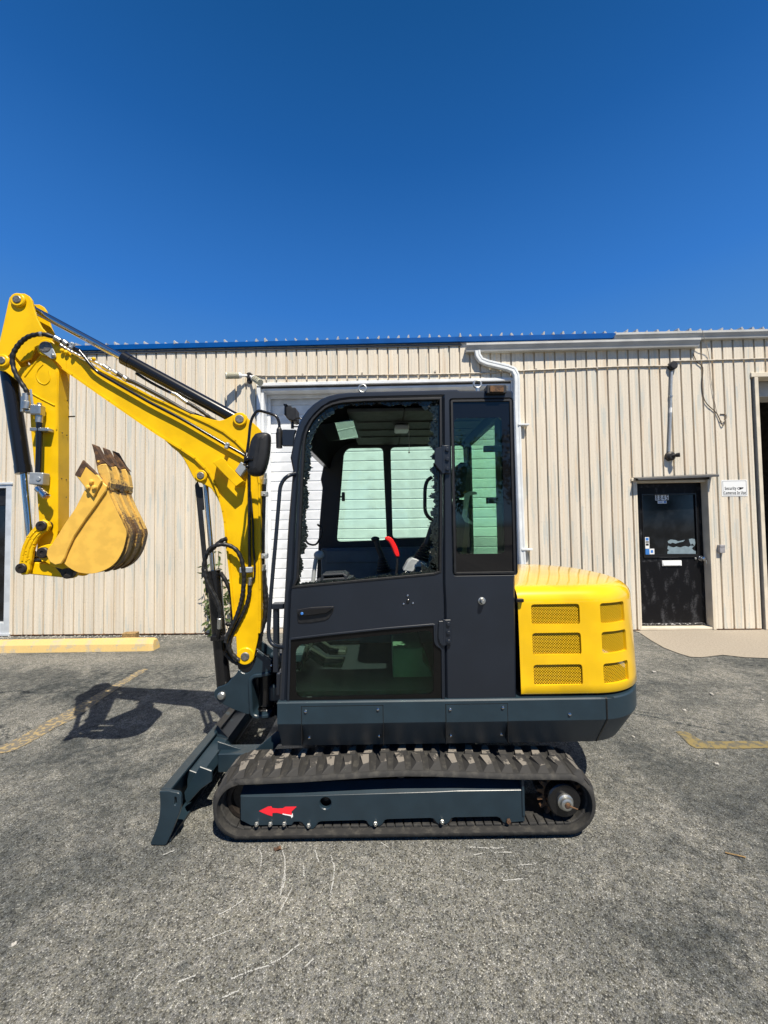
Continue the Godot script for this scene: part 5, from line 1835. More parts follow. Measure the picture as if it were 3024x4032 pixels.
func door(t: Node, line: PackedVector2Array):
	var z := -2.064
	var open := pv([-0.4941, 1.2716, -0.4699, 1.3197, -0.457, 1.5427, -0.4435, 1.831, -0.4322, 2.0402, -0.4237, 2.0926, -0.4083, 2.1333, -0.383, 2.1769, -0.3508, 2.2116, -0.3127, 2.2434, -0.2718, 2.2616, -0.2164, 2.2726, -0.0941, 2.2791, 0.0805, 2.2813, 0.318, 2.2827, 0.3116, 1.8204, 0.2985, 1.3432, 0.2633, 1.3314, -0.1203, 1.3015])
	var low := soft(pv([-0.5093, 0.999, -0.2997, 1.0204, -0.006, 1.0466, 0.2602, 1.065, 0.2614, 0.9732, 0.2682, 0.9586, 0.2994, 0.9356, 0.2977, 0.6622, -0.1281, 0.6555, -0.5212, 0.6494]), 0.01, 2)
	var st := mb()
	plate(st, line, z, z - 0.035, 0.005, [open, low])
	var d := obj("cab_door", st, M.slate, t)
	# seals round both openings
	st = mb()
	plate(st, grown(open, 0.004), z + 0.004, z - 0.03, 0.002, [grown(open, -0.008)])
	obj("seal", st, M.plastic, d)
	st = mb()
	plate(st, grown(low, 0.006), z + 0.003, z - 0.004, 0.002, [grown(low, -0.005)])
	obj("seal", st, M.slate, d)
	var r := RandomNumberGenerator.new()
	# what is left of the shattered pane: a crazed rim clinging to the seal, ragged inside
	var o := grown(open, -0.004)
	var dense := PackedVector2Array()
	for i in o.size():
		var b := o[(i + 1) % o.size()]
		var n := maxi(1, int(o[i].distance_to(b) / 0.005))
		for k in n: dense.append(o[i].lerp(b, float(k) / n))
	var frag := noise(77, 9.0, FastNoiseLite.TYPE_SIMPLEX, 2)
	var ins := moved(dense, -1.0)
	var inner := PackedVector2Array()
	r.seed = 31
	for i in dense.size():
		var p := dense[i]
		var w := 0.020 + 0.012 * frag.get_noise_2d(p.x, p.y)
		if p.x > 0.20: w = 0.044 + 0.022 * frag.get_noise_2d(p.x * 1.7, p.y * 1.7)      # wider along the hinge post
		elif p.x < -0.28 and p.y > 1.9: w = 0.040 + 0.010 * frag.get_noise_2d(p.x, p.y)     # and round the front bend
		elif p.y < 1.45: w = 0.012 + 0.008 * frag.get_noise_2d(p.x, p.y)
		elif p.x < -0.33: w = 0.030 + 0.010 * frag.get_noise_2d(p.x * 1.5, p.y * 1.5)
		w = maxf(0.004, w + r.randf_range(-0.0035, 0.0035) + (r.randf_range(-0.008, 0.004) if r.randf() < 0.12 else 0.0))
		inner.append(p + (ins[i] - p).limit_length(1.0) * w)
	st = mb()
	var n := dense.size()
	for i in n:
		var j := (i + 1) % n
		for s in [[z - 0.014, 1.0], [z - 0.019, -1.0]]:
			quad(st, v3(dense[i], s[0]), v3(dense[j], s[0]), v3(inner[j], s[0]), v3(inner[i], s[0]), Vector3(0, 0, s[1]))
		quad(st, v3(inner[i], z - 0.014), v3(inner[j], z - 0.014), v3(inner[j], z - 0.019), v3(inner[i], z - 0.019), v3(inner[i] - dense[i], 0.0))
	var rim := obj("glass_remnant", st, M.shards, d)
	st = mb()
	for k in 1500:
		var i := r.randi() % n
		var p := dense[i].lerp(inner[i], r.randf_range(0.25, 1.12))
		var s := r.randf_range(0.0025, 0.0065)
		box(st, v3(p, z - 0.013 + r.randf_range(-0.004, 0.003)), Vector3(s, s * r.randf_range(0.6, 1.4), 0.005), 0.0008, Basis.from_euler(Vector3(r.randf_range(-0.6, 0.6), r.randf_range(-0.6, 0.6), r.randf() * TAU)))
	var crumbs := obj("glass_crumb", st, M.shards, rim)
	crumbs.set_meta("kind", "stuff")
	# lower window: black printed border, clear middle
	var mid := soft(pv([-0.4809, 0.9371, -0.4585, 0.9669, -0.3, 0.9856, -0.0065, 1.0117, 0.2285, 1.0317, 0.2471, 1.0198, 0.2509, 0.9733, 0.2559, 0.9269, 0.2491, 0.7135, 0.2342, 0.6993, -0.1276, 0.6968, -0.4545, 0.6904, -0.4806, 0.712]), 0.02, 3)
	st = mb()
	plate(st, grown(low, -0.002), z - 0.006, z - 0.011, 0.0, [mid])
	var lw := obj("lower_window", st, M.dull_print, d)
	st = mb()
	plate(st, mid, z - 0.006, z - 0.011, 0.0)
	obj("pane", st, M.pane_dark, lw)
	# pull handle in its recess
	st = mb()
	var hp := pv([-0.4698, 1.1541, -0.3975, 1.1664, -0.3095, 1.1693, -0.2754, 1.1712, -0.2726, 1.1618, -0.2804, 1.1375, -0.3013, 1.1069, -0.3219, 1.0956, -0.3923, 1.0849, -0.4539, 1.0829, -0.4656, 1.0877, -0.4695, 1.1122])
	plate(st, hp, z + 0.005, z, 0.002)
	var hd := obj("door_handle", st, M.plastic, d)
	st = mb()
	plate(st, soft(pv([-0.464, 1.1528, -0.3966, 1.1646, -0.3088, 1.168, -0.2783, 1.1699, -0.276, 1.1606, -0.309, 1.1367, -0.3969, 1.1251, -0.4601, 1.1225]), 0.01, 3), z + 0.020, z + 0.006, 0.004)
	obj("grip", st, M.black, hd)
	st = mb()
	lathe(st, v3(Vector2(-0.4402, 1.1379), z + 0.0205), Vector3(0, 0, 1), [[0, 0.0075], [0.003, 0.0075], [0.004, 0.006], [0.004, 0.0]], 14)
	obj("handle_lock", st, M.blue_print, hd)
	for q in [Vector2(0.1198, 1.2205), Vector2(0.0979, 1.1759), Vector2(0.1473, 1.1793)]:
		st = mb()
		screw(st, v3(q, z), 0.006, 0.006)
		obj("bolt", st, M.chrome, d)
	st = mb()
	lathe(st, v3(Vector2(0.1217, 1.193), z), Vector3(0, 0, 1), [[0, 0.009], [0.006, 0.009], [0.008, 0.006], [0.006, 0.004], [0.006, 0.0]], 16)
	obj("bolt", st, M.black, d)
	# two hinges on the post
	for q in [0, 1]:
		var a := Vector2(0.3203, 1.871) if q == 0 else Vector2(0.31, 0.9583)
		var b := Vector2(0.3601, 2.0228) if q == 0 else Vector2(0.3475, 1.0917)
		st = mb()
		span(st, Vector3(a.x + 0.004, a.y, z - 0.004), Vector3(b.x, b.y, z + 0.010), 0.003)
		cyl(st, Vector3(a.x, a.y - 0.002, z + 0.006), Vector3(a.x, b.y + 0.002, z + 0.006), 0.008, 12)
		var hinge := obj("door_hinge", st, M.slate, d)
		st = mb()
		if q == 0: plate(st, pv([0.3211, 2.0182, 0.3094, 2.0148, 0.284, 2.0086, 0.2772, 1.996, 0.2759, 1.9249, 0.2896, 1.9018, 0.3153, 1.8736, 0.3183, 1.8736]), z + 0.012, z - 0.002, 0.003)
		else: plate(st, pv([0.3095, 1.0864, 0.2832, 1.0856, 0.2812, 1.0723, 0.2776, 1.0002, 0.284, 0.9713, 0.3039, 0.948, 0.3074, 0.948]), z + 0.012, z - 0.002, 0.003)
		obj("leaf", st, M.slate, hinge)
		for k in 3:
			st = mb()
			var y := lerpf(a.y, b.y, 0.16 + 0.34 * k)
			cyl(st, Vector3((a.x + b.x) * 0.5 + 0.004, y, z + 0.0095), Vector3((a.x + b.x) * 0.5 + 0.004, y, z + 0.020), 0.011, 6, 0.002)
			obj("bolt", st, M.slate, hinge)

func cab_inside(t: Node):
	var st := mb()
	# ceiling liner with panel grooves, dome lamp with pull cord, folded-up front glass under the roof
	for q in [[-0.20, 0.12], [0.124, 0.38], [0.384, 0.62]]:
		span(st, Vector3(q[0], 2.235, -3.03), Vector3(q[1], 2.255, -2.13), 0.004)
	for q in [-2.35, -2.55, -2.75]: span(st, Vector3(-0.16, 2.228, q - 0.01), Vector3(0.6, 2.236, q + 0.01), 0.003)
	obj("ceiling_liner", st, M.liner, t)
	st = mb()
	span(st, Vector3(0.075, 2.195, -2.50), Vector3(0.165, 2.227, -2.38), 0.008)
	var dome := obj("dome_lamp", st, M.grey_plastic, t)
	st = mb()
	tube(st, PackedVector3Array([Vector3(0.16, 2.22, -2.36), Vector3(0.162, 2.12, -2.36), Vector3(0.16, 2.05, -2.36)]), 0.0015, 6, 3)
	ball(st, Vector3(0.16, 2.045, -2.36), 0.006, 6)
	obj("pull_cord", st, M.conduit, dome)
	st = mb()
	box(st, Vector3(-0.285, 2.195, -2.42), Vector3(0.23, 0.006, 0.44), 0.0, Basis(Vector3(0, 0, 1), 0.10))
	obj("folded_front_glass", st, M.pane, t)
	# far side console panels below the window
	st = mb()
	var a := Vector2(-0.4895, 1.424)
	var b := Vector2(-0.0207, 1.1781)
	span(st, Vector3(a.x, 1.02, -3.03), Vector3(0.62, a.y, -2.96), 0.006)
	span(st, Vector3(a.x, 0.70, -3.03), Vector3(0.62, 1.012, -2.955), 0.006)
	span(st, Vector3(a.x + 0.04, a.y - 0.11, -2.959), Vector3(-0.02, a.y - 0.015, -2.945), 0.004)
	span(st, Vector3(0.0, a.y - 0.17, -2.959), Vector3(0.22, a.y - 0.03, -2.945), 0.004)
	obj("side_console", st, M.console, t)
	st = mb()
	for k in 7: span(st, Vector3(-0.55, 0.98 - 0.045 * k, -3.02), Vector3(-0.2, 0.99 - 0.045 * k, -2.952), 0.001)
	obj("vent_louver", st, M.liner, t)
	# right-hand joystick, red lever, left-hand joystick on its pale armrest box
	st = mb()
	tube(st, PackedVector3Array([v3(Vector2(0.001, 1.2905), -2.78), v3(Vector2(-0.0211, 1.3678), -2.78), v3(Vector2(-0.0435, 1.4298), -2.78), v3(Vector2(-0.0583, 1.4802), -2.78), v3(Vector2(-0.0813, 1.4999), -2.78)]), 0.020, 10, 5)
	ball(st, v3(Vector2(-0.0658, 1.4981), -2.78), 0.024, 8, Vector3(1.3, 0.8, 1.0))
	var j := obj("joystick", st, M.plastic, t)
	st = mb()
	bellows(st, v3(Vector2(-0.0072, 1.256), -2.78), v3(Vector2(-0.0211, 1.3678), -2.78), 0.062, 0.024, 6)
	obj("bellows", st, M.plastic, j)
	st = mb()
	tube(st, PackedVector3Array([v3(Vector2(0.0703, 1.292), -2.4), v3(Vector2(0.0778, 1.3517), -2.4), v3(Vector2(0.0772, 1.3982), -2.4)]), 0.007, 8, 4)
	var lv := obj("control_lever", st, M.plastic, t)
	st = mb()
	var p := pv([0.0035, 1.5205, 0.0203, 1.527, 0.0436, 1.5186, 0.0613, 1.495, 0.0795, 1.4581, 0.089, 1.4247, 0.09, 1.402, 0.0686, 1.401, 0.0537, 1.4318, 0.0395, 1.4687, 0.0232, 1.4956, 0.0066, 1.5058])
	plate(st, smooth2(p, 2), -2.385, -2.413, 0.006)
	obj("red_grip", st, M.red, lv)
	st = mb()
	plate(st, soft(pv([0.1049, 1.3281, 0.1358, 1.385, 0.1612, 1.4046, 0.1985, 1.3935, 0.2407, 1.3742, 0.2539, 1.3397, 0.2165, 1.3465, 0.1853, 1.3519, 0.166, 1.3192]), 0.01, 3), -2.25, -2.36, 0.006)
	var ab := obj("armrest_box", st, M.grey_plastic, t)
	st = mb()
	bellows(st, v3(Vector2(0.2157, 1.3887), -2.3), v3(Vector2(0.2525, 1.4807), -2.3), 0.052, 0.026, 6)
	obj("bellows", st, M.plastic, ab)
	st = mb()
	tube(st, PackedVector3Array([v3(Vector2(0.2492, 1.4744), -2.3), v3(Vector2(0.2693, 1.5253), -2.3), v3(Vector2(0.2863, 1.5762), -2.3), v3(Vector2(0.3029, 1.6081), -2.3)]), 0.020, 10, 4)
	obj("joystick", st, M.plastic, ab)
	st = mb()
	tube(st, PackedVector3Array([v3(Vector2(0.3031, 1.6196), -2.3), v3(Vector2(0.2682, 1.6406), -2.3), v3(Vector2(0.2477, 1.6795), -2.3), v3(Vector2(0.2464, 1.7502), -2.3), v3(Vector2(0.2502, 1.8211), -2.3), v3(Vector2(0.2657, 1.8629), -2.3), v3(Vector2(0.2918, 1.8819), -2.3)]), 0.011, 10, 5)
	obj("grab_loop", st, M.plastic, t)
	# window catch and the low display hood by the door
	st = mb()
	var w := Vector2(-0.3178, 1.8249)
	span(st, v3(w, -3.03) - Vector3(0.012, 0.035, 0), v3(w, -3.0) + Vector3(0.012, 0.035, 0), 0.004)
	bar(st, v3(w, -3.02) - Vector3(0.045, 0, 0), v3(w, -3.02), 0.012, 0.012)
	obj("window_catch", st, M.plastic, t)
	st = mb()
	plate(st, pv([-0.391, 1.2906, -0.3604, 1.2993, -0.3541, 1.3205, -0.3449, 1.3307, -0.2318, 1.3352, -0.2105, 1.3215, -0.2076, 1.3081, -0.1832, 1.3053, -0.1815, 1.2937]), -2.14, -2.28, 0.005, [pv([-0.3377, 1.316, -0.2349, 1.3218, -0.2277, 1.3108, -0.339, 1.3051])])
	obj("display_hood", st, M.inside, t)
	# travel lever with knob at the front, wiper arm on the far post
	st = mb()
	tube(st, PackedVector3Array([v3(Vector2(-0.4839, 1.2239), -2.6), v3(Vector2(-0.4722, 1.3243), -2.6), v3(Vector2(-0.4609, 1.389), -2.6)]), 0.014, 8, 4)
	var tl := obj("travel_lever", st, M.grey_plastic, t)
	st = mb()
	ball(st, v3(Vector2(-0.4427, 1.4017), -2.6), 0.036, 10, Vector3(1, 0.85, 0.85))
	obj("knob", st, M.grey_plastic, tl)
	st = mb()
	tube(st, PackedVector3Array([v3(Vector2(-0.6174, 1.5837), -2.9), v3(Vector2(-0.5938, 1.4946), -2.9), v3(Vector2(-0.5657, 1.462), -2.9), v3(Vector2(-0.5092, 1.4652), -2.9), v3(Vector2(-0.4679, 1.5655), -2.9), v3(Vector2(-0.504, 1.6104), -2.9)]), 0.008, 6, 4)
	obj("wiper_arm", st, M.plastic, t)
	# seat: base, cushion, backrest, headrest with a strip of loose wrapping
	st = mb()
	var s0 := Vector2(0.0398, 0.5991)
	var s1 := Vector2(0.2206, 0.8678)
	plate(st, soft(pv([s0.x, s0.y, s1.x + 0.05, s0.y, s1.x + 0.05, s0.y + 0.13, s1.x, s0.y + 0.19, s1.x, s1.y, s0.x, s1.y]), 0.01, 2), -2.30, -2.75, 0.006)
	var seat := obj("seat", st, M.seat_base, t)
	st = mb()
	box(st, Vector3(0.17, 1.12, -2.55), Vector3(0.50, 0.13, 0.48), 0.035, Basis(Vector3(0, 0, 1), -0.05))
	obj("cushion", st, M.plastic, seat)
	st = mb()
	box(st, Vector3(0.44, 1.45, -2.55), Vector3(0.13, 0.60, 0.46), 0.04, Basis(Vector3(0, 0, 1), -0.16))
	obj("backrest", st, M.plastic, seat)
	st = mb()
	box(st, Vector3(0.50, 1.88, -2.55), Vector3(0.10, 0.22, 0.28), 0.03, Basis(Vector3(0, 0, 1), -0.12))
	cyl(st, Vector3(0.475, 1.70, -2.50), Vector3(0.49, 1.80, -2.50), 0.008, 8)
	cyl(st, Vector3(0.475, 1.70, -2.60), Vector3(0.49, 1.80, -2.60), 0.008, 8)
	obj("headrest", st, M.plastic, seat)
	st = mb()
	plate(st, pv([0.4787, 1.776, 0.5099, 1.7907, 0.549, 1.7862, 0.5532, 1.7721, 0.5094, 1.7671, 0.4994, 1.6944, 0.4898, 1.6386, 0.5282, 1.6045, 0.5168, 1.5935, 0.4781, 1.6108, 0.4609, 1.6446, 0.4717, 1.706]), -2.27, -2.276, 0.001)
	obj("plastic_wrap", st, M.grey_plastic, seat)
	# pedals with worn rubber treads, foot rest grating
	for q in [0, 1]:
		st = mb()
		var z: float = -2.35 - 0.22 * q
		tube(st, PackedVector3Array([v3(Vector2(-0.5252, 0.7303), z), v3(Vector2(-0.4946, 0.813), z), v3(Vector2(-0.476, 0.8783), z)]), 0.012, 8, 4)
		bar(st, v3(Vector2(-0.4642, 0.8483), z), v3(Vector2(-0.3745, 0.7757), z), 0.10, 0.03, Vector3.UP, 0.006)
		bar(st, v3(Vector2(-0.3745, 0.7757), z), v3(Vector2(-0.2603, 0.7711), z), 0.10, 0.03, Vector3.UP, 0.006)
		obj("foot_pedal", st, M.liner, t)
	st = mb()
	var gy0 := Vector2(-0.3926, 0.6566).y
	for y in [Vector2(-0.3919, 0.7251).y, Vector2(-0.3924, 0.668).y, Vector2(-0.3932, 0.5958).y]: span(st, Vector3(-0.42, y - 0.014, -3.05), Vector3(0.0, y + 0.014, -3.04), 0.002)
	for k in 9:
		var gx := lerpf(Vector2(-0.5037, 0.7).x, Vector2(-0.2575, 0.6966).x, k / 7.0)
		span(st, Vector3(gx - 0.007, gy0 - 0.12, -3.039), Vector3(gx + 0.007, gy0 + 0.12, -3.03), 0.002)
	obj("foot_grating", st, M.grey_plastic, t)

func bellows(st: SurfaceTool, a: Vector3, b: Vector3, r0: float, r1: float, n: int):
	var l := a.distance_to(b)
	var prof := [[0.0, 0.0]]
	for k in n * 2 + 1:
		var f := float(k) / (n * 2)
		prof.append([l * f, lerpf(r0, r1, f) * (1.0 if k % 2 == 0 else 0.82)])
	prof.append([l, 0.0])
	lathe(st, a, b - a, prof, 18)

func swing_bracket(t: Node):
	# heavy forked casting at the nose that carries the boom foot
	var pl := pv([-1.0631, 0.5871, -1.0473, 0.6054, -1.0359, 0.6146, -1.0095, 0.6205, -0.9831, 0.6325, -0.9567, 0.6637, -0.934, 0.6839, -0.9189, 0.7023, -0.9105, 0.7227, -0.8962, 0.7039, -0.8735, 0.6931, -0.8471, 0.6995, -0.8281, 0.7216, -0.8186, 0.7457, -0.8091, 0.7661, -0.7976, 0.837, -0.7089, 0.7703, -0.7092, 0.7013, -0.7678, 0.6902, -0.8093, 0.6885, -0.8301, 0.6769, -0.8453, 0.6585, -0.8491, 0.6399, -0.8437, 0.5321, -0.8402, 0.4431, -0.8703, 0.449, -0.9154, 0.4663, -0.9493, 0.4798, -0.9945, 0.5008, -1.0359, 0.5236, -1.0567, 0.5498, -1.0653, 0.5685])
	var st := mb()
	plate(st, soft(pl, 0.012, 2), -2.40, -2.425, 0.004)
	var b := obj("swing_bracket", st, M.frame, t)
	st = mb()
	plate(st, soft(pl, 0.012, 2), -2.515, -2.54, 0.004)
	obj("cheek_plate", st, M.frame, b)
	st = mb()
	# folded web round the window of the casting
	var web := pv([-0.7111, 0.6976, -0.7678, 0.6853, -0.8056, 0.6821, -0.8245, 0.6712, -0.8351, 0.6546, -0.8378, 0.6249, -0.8353, 0.5691, -0.8324, 0.5134, -0.8288, 0.4651, -0.8138, 0.4427, -0.7837, 0.4349, -0.7159, 0.4414])
	web = smooth2(web, 3, false)
	var strip := moved_line(web, 0.011)
	var other := moved_line(web, -0.011)
	other.reverse()
	strip.append_array(other)
	plate(st, strip, -2.385, -2.545, 0.005)
	obj("web", st, M.frame, b)
	st = mb()
	cyl(st, Vector3(Vector2(-0.7684, 0.6216).x, 0.46, -2.5), Vector3(Vector2(-0.7684, 0.6216).x, 0.78, -2.5), 0.05, 24, 0.006)
	cyl(st, Vector3(Vector2(-0.7684, 0.6216).x, 0.40, -2.5), Vector3(Vector2(-0.7684, 0.6216).x, 0.455, -2.5), 0.07, 24, 0.006)
	obj("swing_post", st, M.black, t)
	st = mb()
	span(st, Vector3(Vector2(-0.767, 0.6334).x, 0.46, -2.66), Vector3(-0.56, 0.80, -2.545), 0.01)
	span(st, Vector3(Vector2(-0.7359, 0.633).x, 0.50, -2.60), Vector3(-0.50, 0.60, -2.44), 0.01)
	span(st, Vector3(Vector2(-0.7359, 0.633).x, 0.74, -2.60), Vector3(-0.50, 0.80, -2.44), 0.01)
	obj("nose_frame", st, M.frame, t)
	st = mb()
	var pin := Vector2(-1.0133, 0.5641)
	lathe(st, v3(pin, -2.401), Vector3(0, 0, 1), [[0, 0.024], [0.012, 0.024], [0.018, 0.018], [0.020, 0.0]], 22)
	obj("pin", st, M.zinc, b)
	st = mb()
	var bf := Vector2(-0.8697, 0.7371)
	cyl(st, v3(bf, -2.52), v3(bf, -2.412), 0.052, 28, 0.004)
	obj("bushing", st, M.black, b)
	st = mb()
	bar(st, v3(Vector2(-0.8208, 0.8499), -2.5), v3(Vector2(-0.7343, 0.7844), -2.5), 0.012, 0.05, Vector3.UP, 0.002)
	obj("brace", st, M.frame, b)
	st = mb()
	bar(st, v3(Vector2(-0.7946, 0.8508), -2.38), v3(Vector2(-0.7011, 0.7772), -2.38), 0.012, 0.008, Vector3.UP, 0.002)
	obj("brace", st, M.frame, b)
	st = mb()
	ball(st, v3(Vector2(-0.7047, 0.745), -2.39), 0.008, 8)
	obj("bolt", st, M.chrome, b)

func rim_strip(st: SurfaceTool, p: PackedVector2Array, w: float, thick: float):
	# flange plate following an edge of a box beam, from -w to +w
	for i in p.size() - 1:
		var d := (p[i + 1] - p[i]).normalized() * thick * 0.3
		bar(st, v3(p[i] - d, 0), v3(p[i + 1] + d, 0), w * 2.0, thick, v3(Vector2(-(p[i + 1] - p[i]).y, (p[i + 1] - p[i]).x).normalized(), 0.0), 0.0)

func boss(c: Vector2, w: float, r: float, h: float, m: Material, parent: Node):
	for s in [1.0, -1.0]:
		var st := mb()
		lathe(st, Vector3(c.x, c.y, s * w), Vector3(0, 0, s), [[0.0, r], [h - 0.004, r], [h, r - 0.005], [h, 0.0]], 26)
		obj("boss", st, m, parent)

func pin_end(st: SurfaceTool, c: Vector2, w: float, r: float, h := 0.005):
	# one pin right through, its two ends standing out
	var l := w + h
	lathe(st, Vector3(c.x, c.y, -l), Vector3(0, 0, 1), [[0.0, 0.0], [0.0, r * 0.85], [h * 0.5, r], [2 * l - h * 0.5, r], [2 * l, r * 0.85], [2 * l, 0.0]], 22)

func pair(called: String, p: PackedVector2Array, outer: float, inner: float, bev: float, m: Material, parent: Node) -> Node:
	# the same plate on both sides of the beam
	var first: Node = null
	for s in [1.0, -1.0]:
		var st := mb()
		plate(st, p, outer if s > 0 else -inner, inner if s > 0 else -outer, bev)
		var o := obj(called, st, m, parent)
		if first == null: first = o
	return first

func ram(t: Node, called: String, a: Vector2, mid: Vector2, b: Vector2, rb: float, rr: float, w: float) -> Node:
	# hydraulic cylinder: barrel from pin a to mid, rod from mid to pin b
	var st := mb()
	var d := v3((b - a).normalized(), 0.0)
	var A := v3(a, w)
	var Mi := v3(mid, w)
	var Bp := v3(b, w)
	lathe(st, A, Mi - A, [[0, 0.0], [0, rb * 0.7], [rb * 0.8, rb * 0.98], [A.distance_to(Mi) - 0.05, rb * 0.98], [A.distance_to(Mi) - 0.05, rb * 1.03], [A.distance_to(Mi), rb * 1.03], [A.distance_to(Mi), 0.0]], 28)
	cyl(st, A - Vector3(0, 0, 0.035), A + Vector3(0, 0, 0.035), rb * 0.85, 22)
	var o := obj(called, st, M.black, t)
	st = mb()
	cyl(st, Mi, Bp - d * (rr * 2.0), rr, 22, 0.001)
	obj("rod", st, M.chrome, o)
	st = mb()
	cyl(st, Bp - d * (rr * 3.0), Bp, rr * 1.2, 18)
	cyl(st, Bp - Vector3(0, 0, 0.03), Bp + Vector3(0, 0, 0.03), rr * 1.7, 22)
	obj("rod_eye", st, M.black, o)
	return o

func boom(t: Node):
	var w := 0.070
	var up_edge := pv([-1.1028, 2.716, -1.0623, 2.6965, -1.0216, 2.6679, -0.9807, 2.6382, -0.8781, 2.5825, -0.7225, 2.4997, -0.6175, 2.4439, -0.5333, 2.3984, -0.4675, 2.3698, -0.3115, 2.293, -0.1971, 2.2387, -0.1147, 2.1926, -0.0429, 2.1356, 0.0182, 2.0724, 0.0533, 2.0189, 0.0765, 1.9706, 0.0927, 1.9222, 0.1005, 1.8689, 0.099, 1.3982, 0.1012, 1.2076, 0.1006, 1.018, 0.0958, 0.9427])
	var low_edge := pv([-1.0813, 2.6107, -1.0304, 2.5657, -0.9794, 2.5261, -0.7732, 2.3751, -0.5322, 2.2003, -0.4985, 2.1764, -0.3594, 2.086, -0.2784, 2.0295, -0.2186, 1.9669, -0.1907, 1.9336, -0.1588, 1.8644, -0.1337, 1.7879, -0.1122, 1.6972, -0.1018, 1.6304, -0.094, 1.5352, -0.07, 1.3078, -0.0578, 1.1659, -0.0475, 1.0433, -0.0408, 0.9305])
	var tip := Vector2(-1.1299, 2.6863)
	var foot := Vector2(0.016, 0.8012)
	var body := PackedVector2Array()
	body.append_array(pv([-1.1623, 2.6849, -1.16, 2.7017, -1.1503, 2.715, -1.1329, 2.7202]))
	body.append_array(up_edge)
	body.append_array(pv([0.0873, 0.8866, 0.0724, 0.8215, 0.065, 0.7844, 0.0479, 0.7619, 0.031, 0.7508, 0.0136, 0.7489, -0.0055, 0.7547, -0.0228, 0.7683, -0.0328, 0.7898, -0.0354, 0.818]))
	var lo := low_edge.duplicate()
	lo.reverse()
	body.append_array(lo)
	body.append_array(pv([-1.1015, 2.6233, -1.1318, 2.6472, -1.152, 2.6631]))
	var st := mb()
	var cutx := Vector2(-1.0211, 2.6321).x
	var beam := PackedVector2Array()
	for q in Geometry2D.intersect_polygons(body, PackedVector2Array([Vector2(cutx, -9), Vector2(9, -9), Vector2(9, 9), Vector2(cutx, 9)])): beam = q
	plate(st, beam, w, -w, 0.002)
	var b := obj("boom", st, M.yellow, t)
	# forked end round the top of the arm
	var fork := PackedVector2Array()
	for q in Geometry2D.intersect_polygons(body, PackedVector2Array([Vector2(-9, -9), Vector2(cutx + 0.0004, -9), Vector2(cutx + 0.0004, 9), Vector2(-9, 9)])): fork = q
	pair("fork_plate", fork, w, w - 0.014, 0.0, M.yellow, b)
	# top and bottom flange plates of the box beam stand a little proud of its sides
	st = mb()
	rim_strip(st, moved_line(up_edge.slice(2), 0.004), w + 0.009, 0.012)
	rim_strip(st, moved_line(low_edge.slice(1), -0.004), w + 0.009, 0.012)
	obj("flange", st, M.yellow, b)
	boss(tip, w, 0.052, 0.004, M.yellow, b)
	boss(foot, w, 0.053, 0.010, M.yellow, b)
	st = mb()
	pin_end(st, tip, w + 0.004, 0.034, 0.010)
	var pin := obj("pin", st, M.pin, b)
	st = mb()
	plate(st, hull(tip, 0.036, Vector2(-1.0917, 2.6377), 0.020), w + 0.010, w + 0.004, 0.002)
	obj("pin_keeper", st, M.galv, pin)
	st = mb()
	screw(st, v3(Vector2(-1.085, 2.6374), w + 0.010), 0.011, 0.010)
	obj("bolt", st, M.zinc, pin)
	st = mb()
	pin_end(st, foot, w + 0.010, 0.026, 0.006)
	obj("pin", st, M.pin, b)
	# lug plates for the arm ram (above) and the boom ram (below)
	st = mb()
	var lug_up := pv([-0.3314, 2.311, -0.277, 2.3006, -0.2278, 2.2872, -0.1783, 2.2736, -0.1397, 2.2686, -0.1037, 2.278, -0.0731, 2.2962, -0.048, 2.3143, -0.0256, 2.3224, -0.0004, 2.3211, 0.022, 2.304, 0.0388, 2.272, 0.067, 2.2549, 0.0951, 2.2289, 0.1132, 2.2057, 0.1004, 2.1173, 0.0384, 2.064, -0.0343, 2.1158, -0.1176, 2.1787, -0.2003, 2.2268, -0.2769, 2.2659])
	var c_arm := Vector2(-0.0149, 2.2758)
	var lu := pair("ram_lug", lug_up, 0.062, 0.045, 0.003, M.yellow, b)
	boss(c_arm, 0.062, 0.042, 0.018, M.yellow, lu)
	st = mb()
	pin_end(st, c_arm, 0.080, 0.026)
	obj("pin", st, M.pin, lu)
	st = mb()
	var lug_low := pv([-0.5001, 2.1754, -0.46, 2.1366, -0.4223, 2.097, -0.3847, 2.0659, -0.3576, 2.0318, -0.3359, 1.9919, -0.3142, 1.9462, -0.3022, 1.9205, -0.2926, 1.9037, -0.2754, 1.8823, -0.2482, 1.8741, -0.2164, 1.8579, -0.1891, 1.8392, -0.1709, 1.8104, -0.1549, 1.784, -0.1343, 1.736, -0.116, 1.7071, -0.1343, 1.7839, -0.1709, 1.8798, -0.2075, 1.9565, -0.2394, 1.9995, -0.309, 2.0483, -0.3848, 2.0974])
	var c_low := Vector2(-0.2472, 1.9192)
	var ll := pair("ram_lug", lug_low, 0.062, 0.045, 0.003, M.yellow, b)
	boss(c_low, 0.062, 0.036, 0.018, M.yellow, ll)
	st = mb()
	pin_end(st, c_low, 0.080, 0.022)
	obj("pin", st, M.pin, ll)
	# work lamp in its folded guard on the boom side
	st = mb()
	var guard := pv([-0.1542, 1.9896, -0.103, 2.0195, -0.0761, 2.0009, -0.0694, 1.9798, 0.025, 1.879, -0.0201, 1.8447, -0.1119, 1.943])
	plate(st, soft(guard, 0.006, 2), 0.150, 0.143, 0.002)
	plate(st, pv([-0.1142, 1.9412, -0.0784, 1.975, -0.0717, 1.968, -0.1075, 1.9342]), 0.142, w + 0.002, 0.001)
	plate(st, pv([-0.1542, 1.9896, -0.103, 2.0195, -0.0999, 2.0134, -0.1507, 1.984]), 0.142, w + 0.002, 0.001)
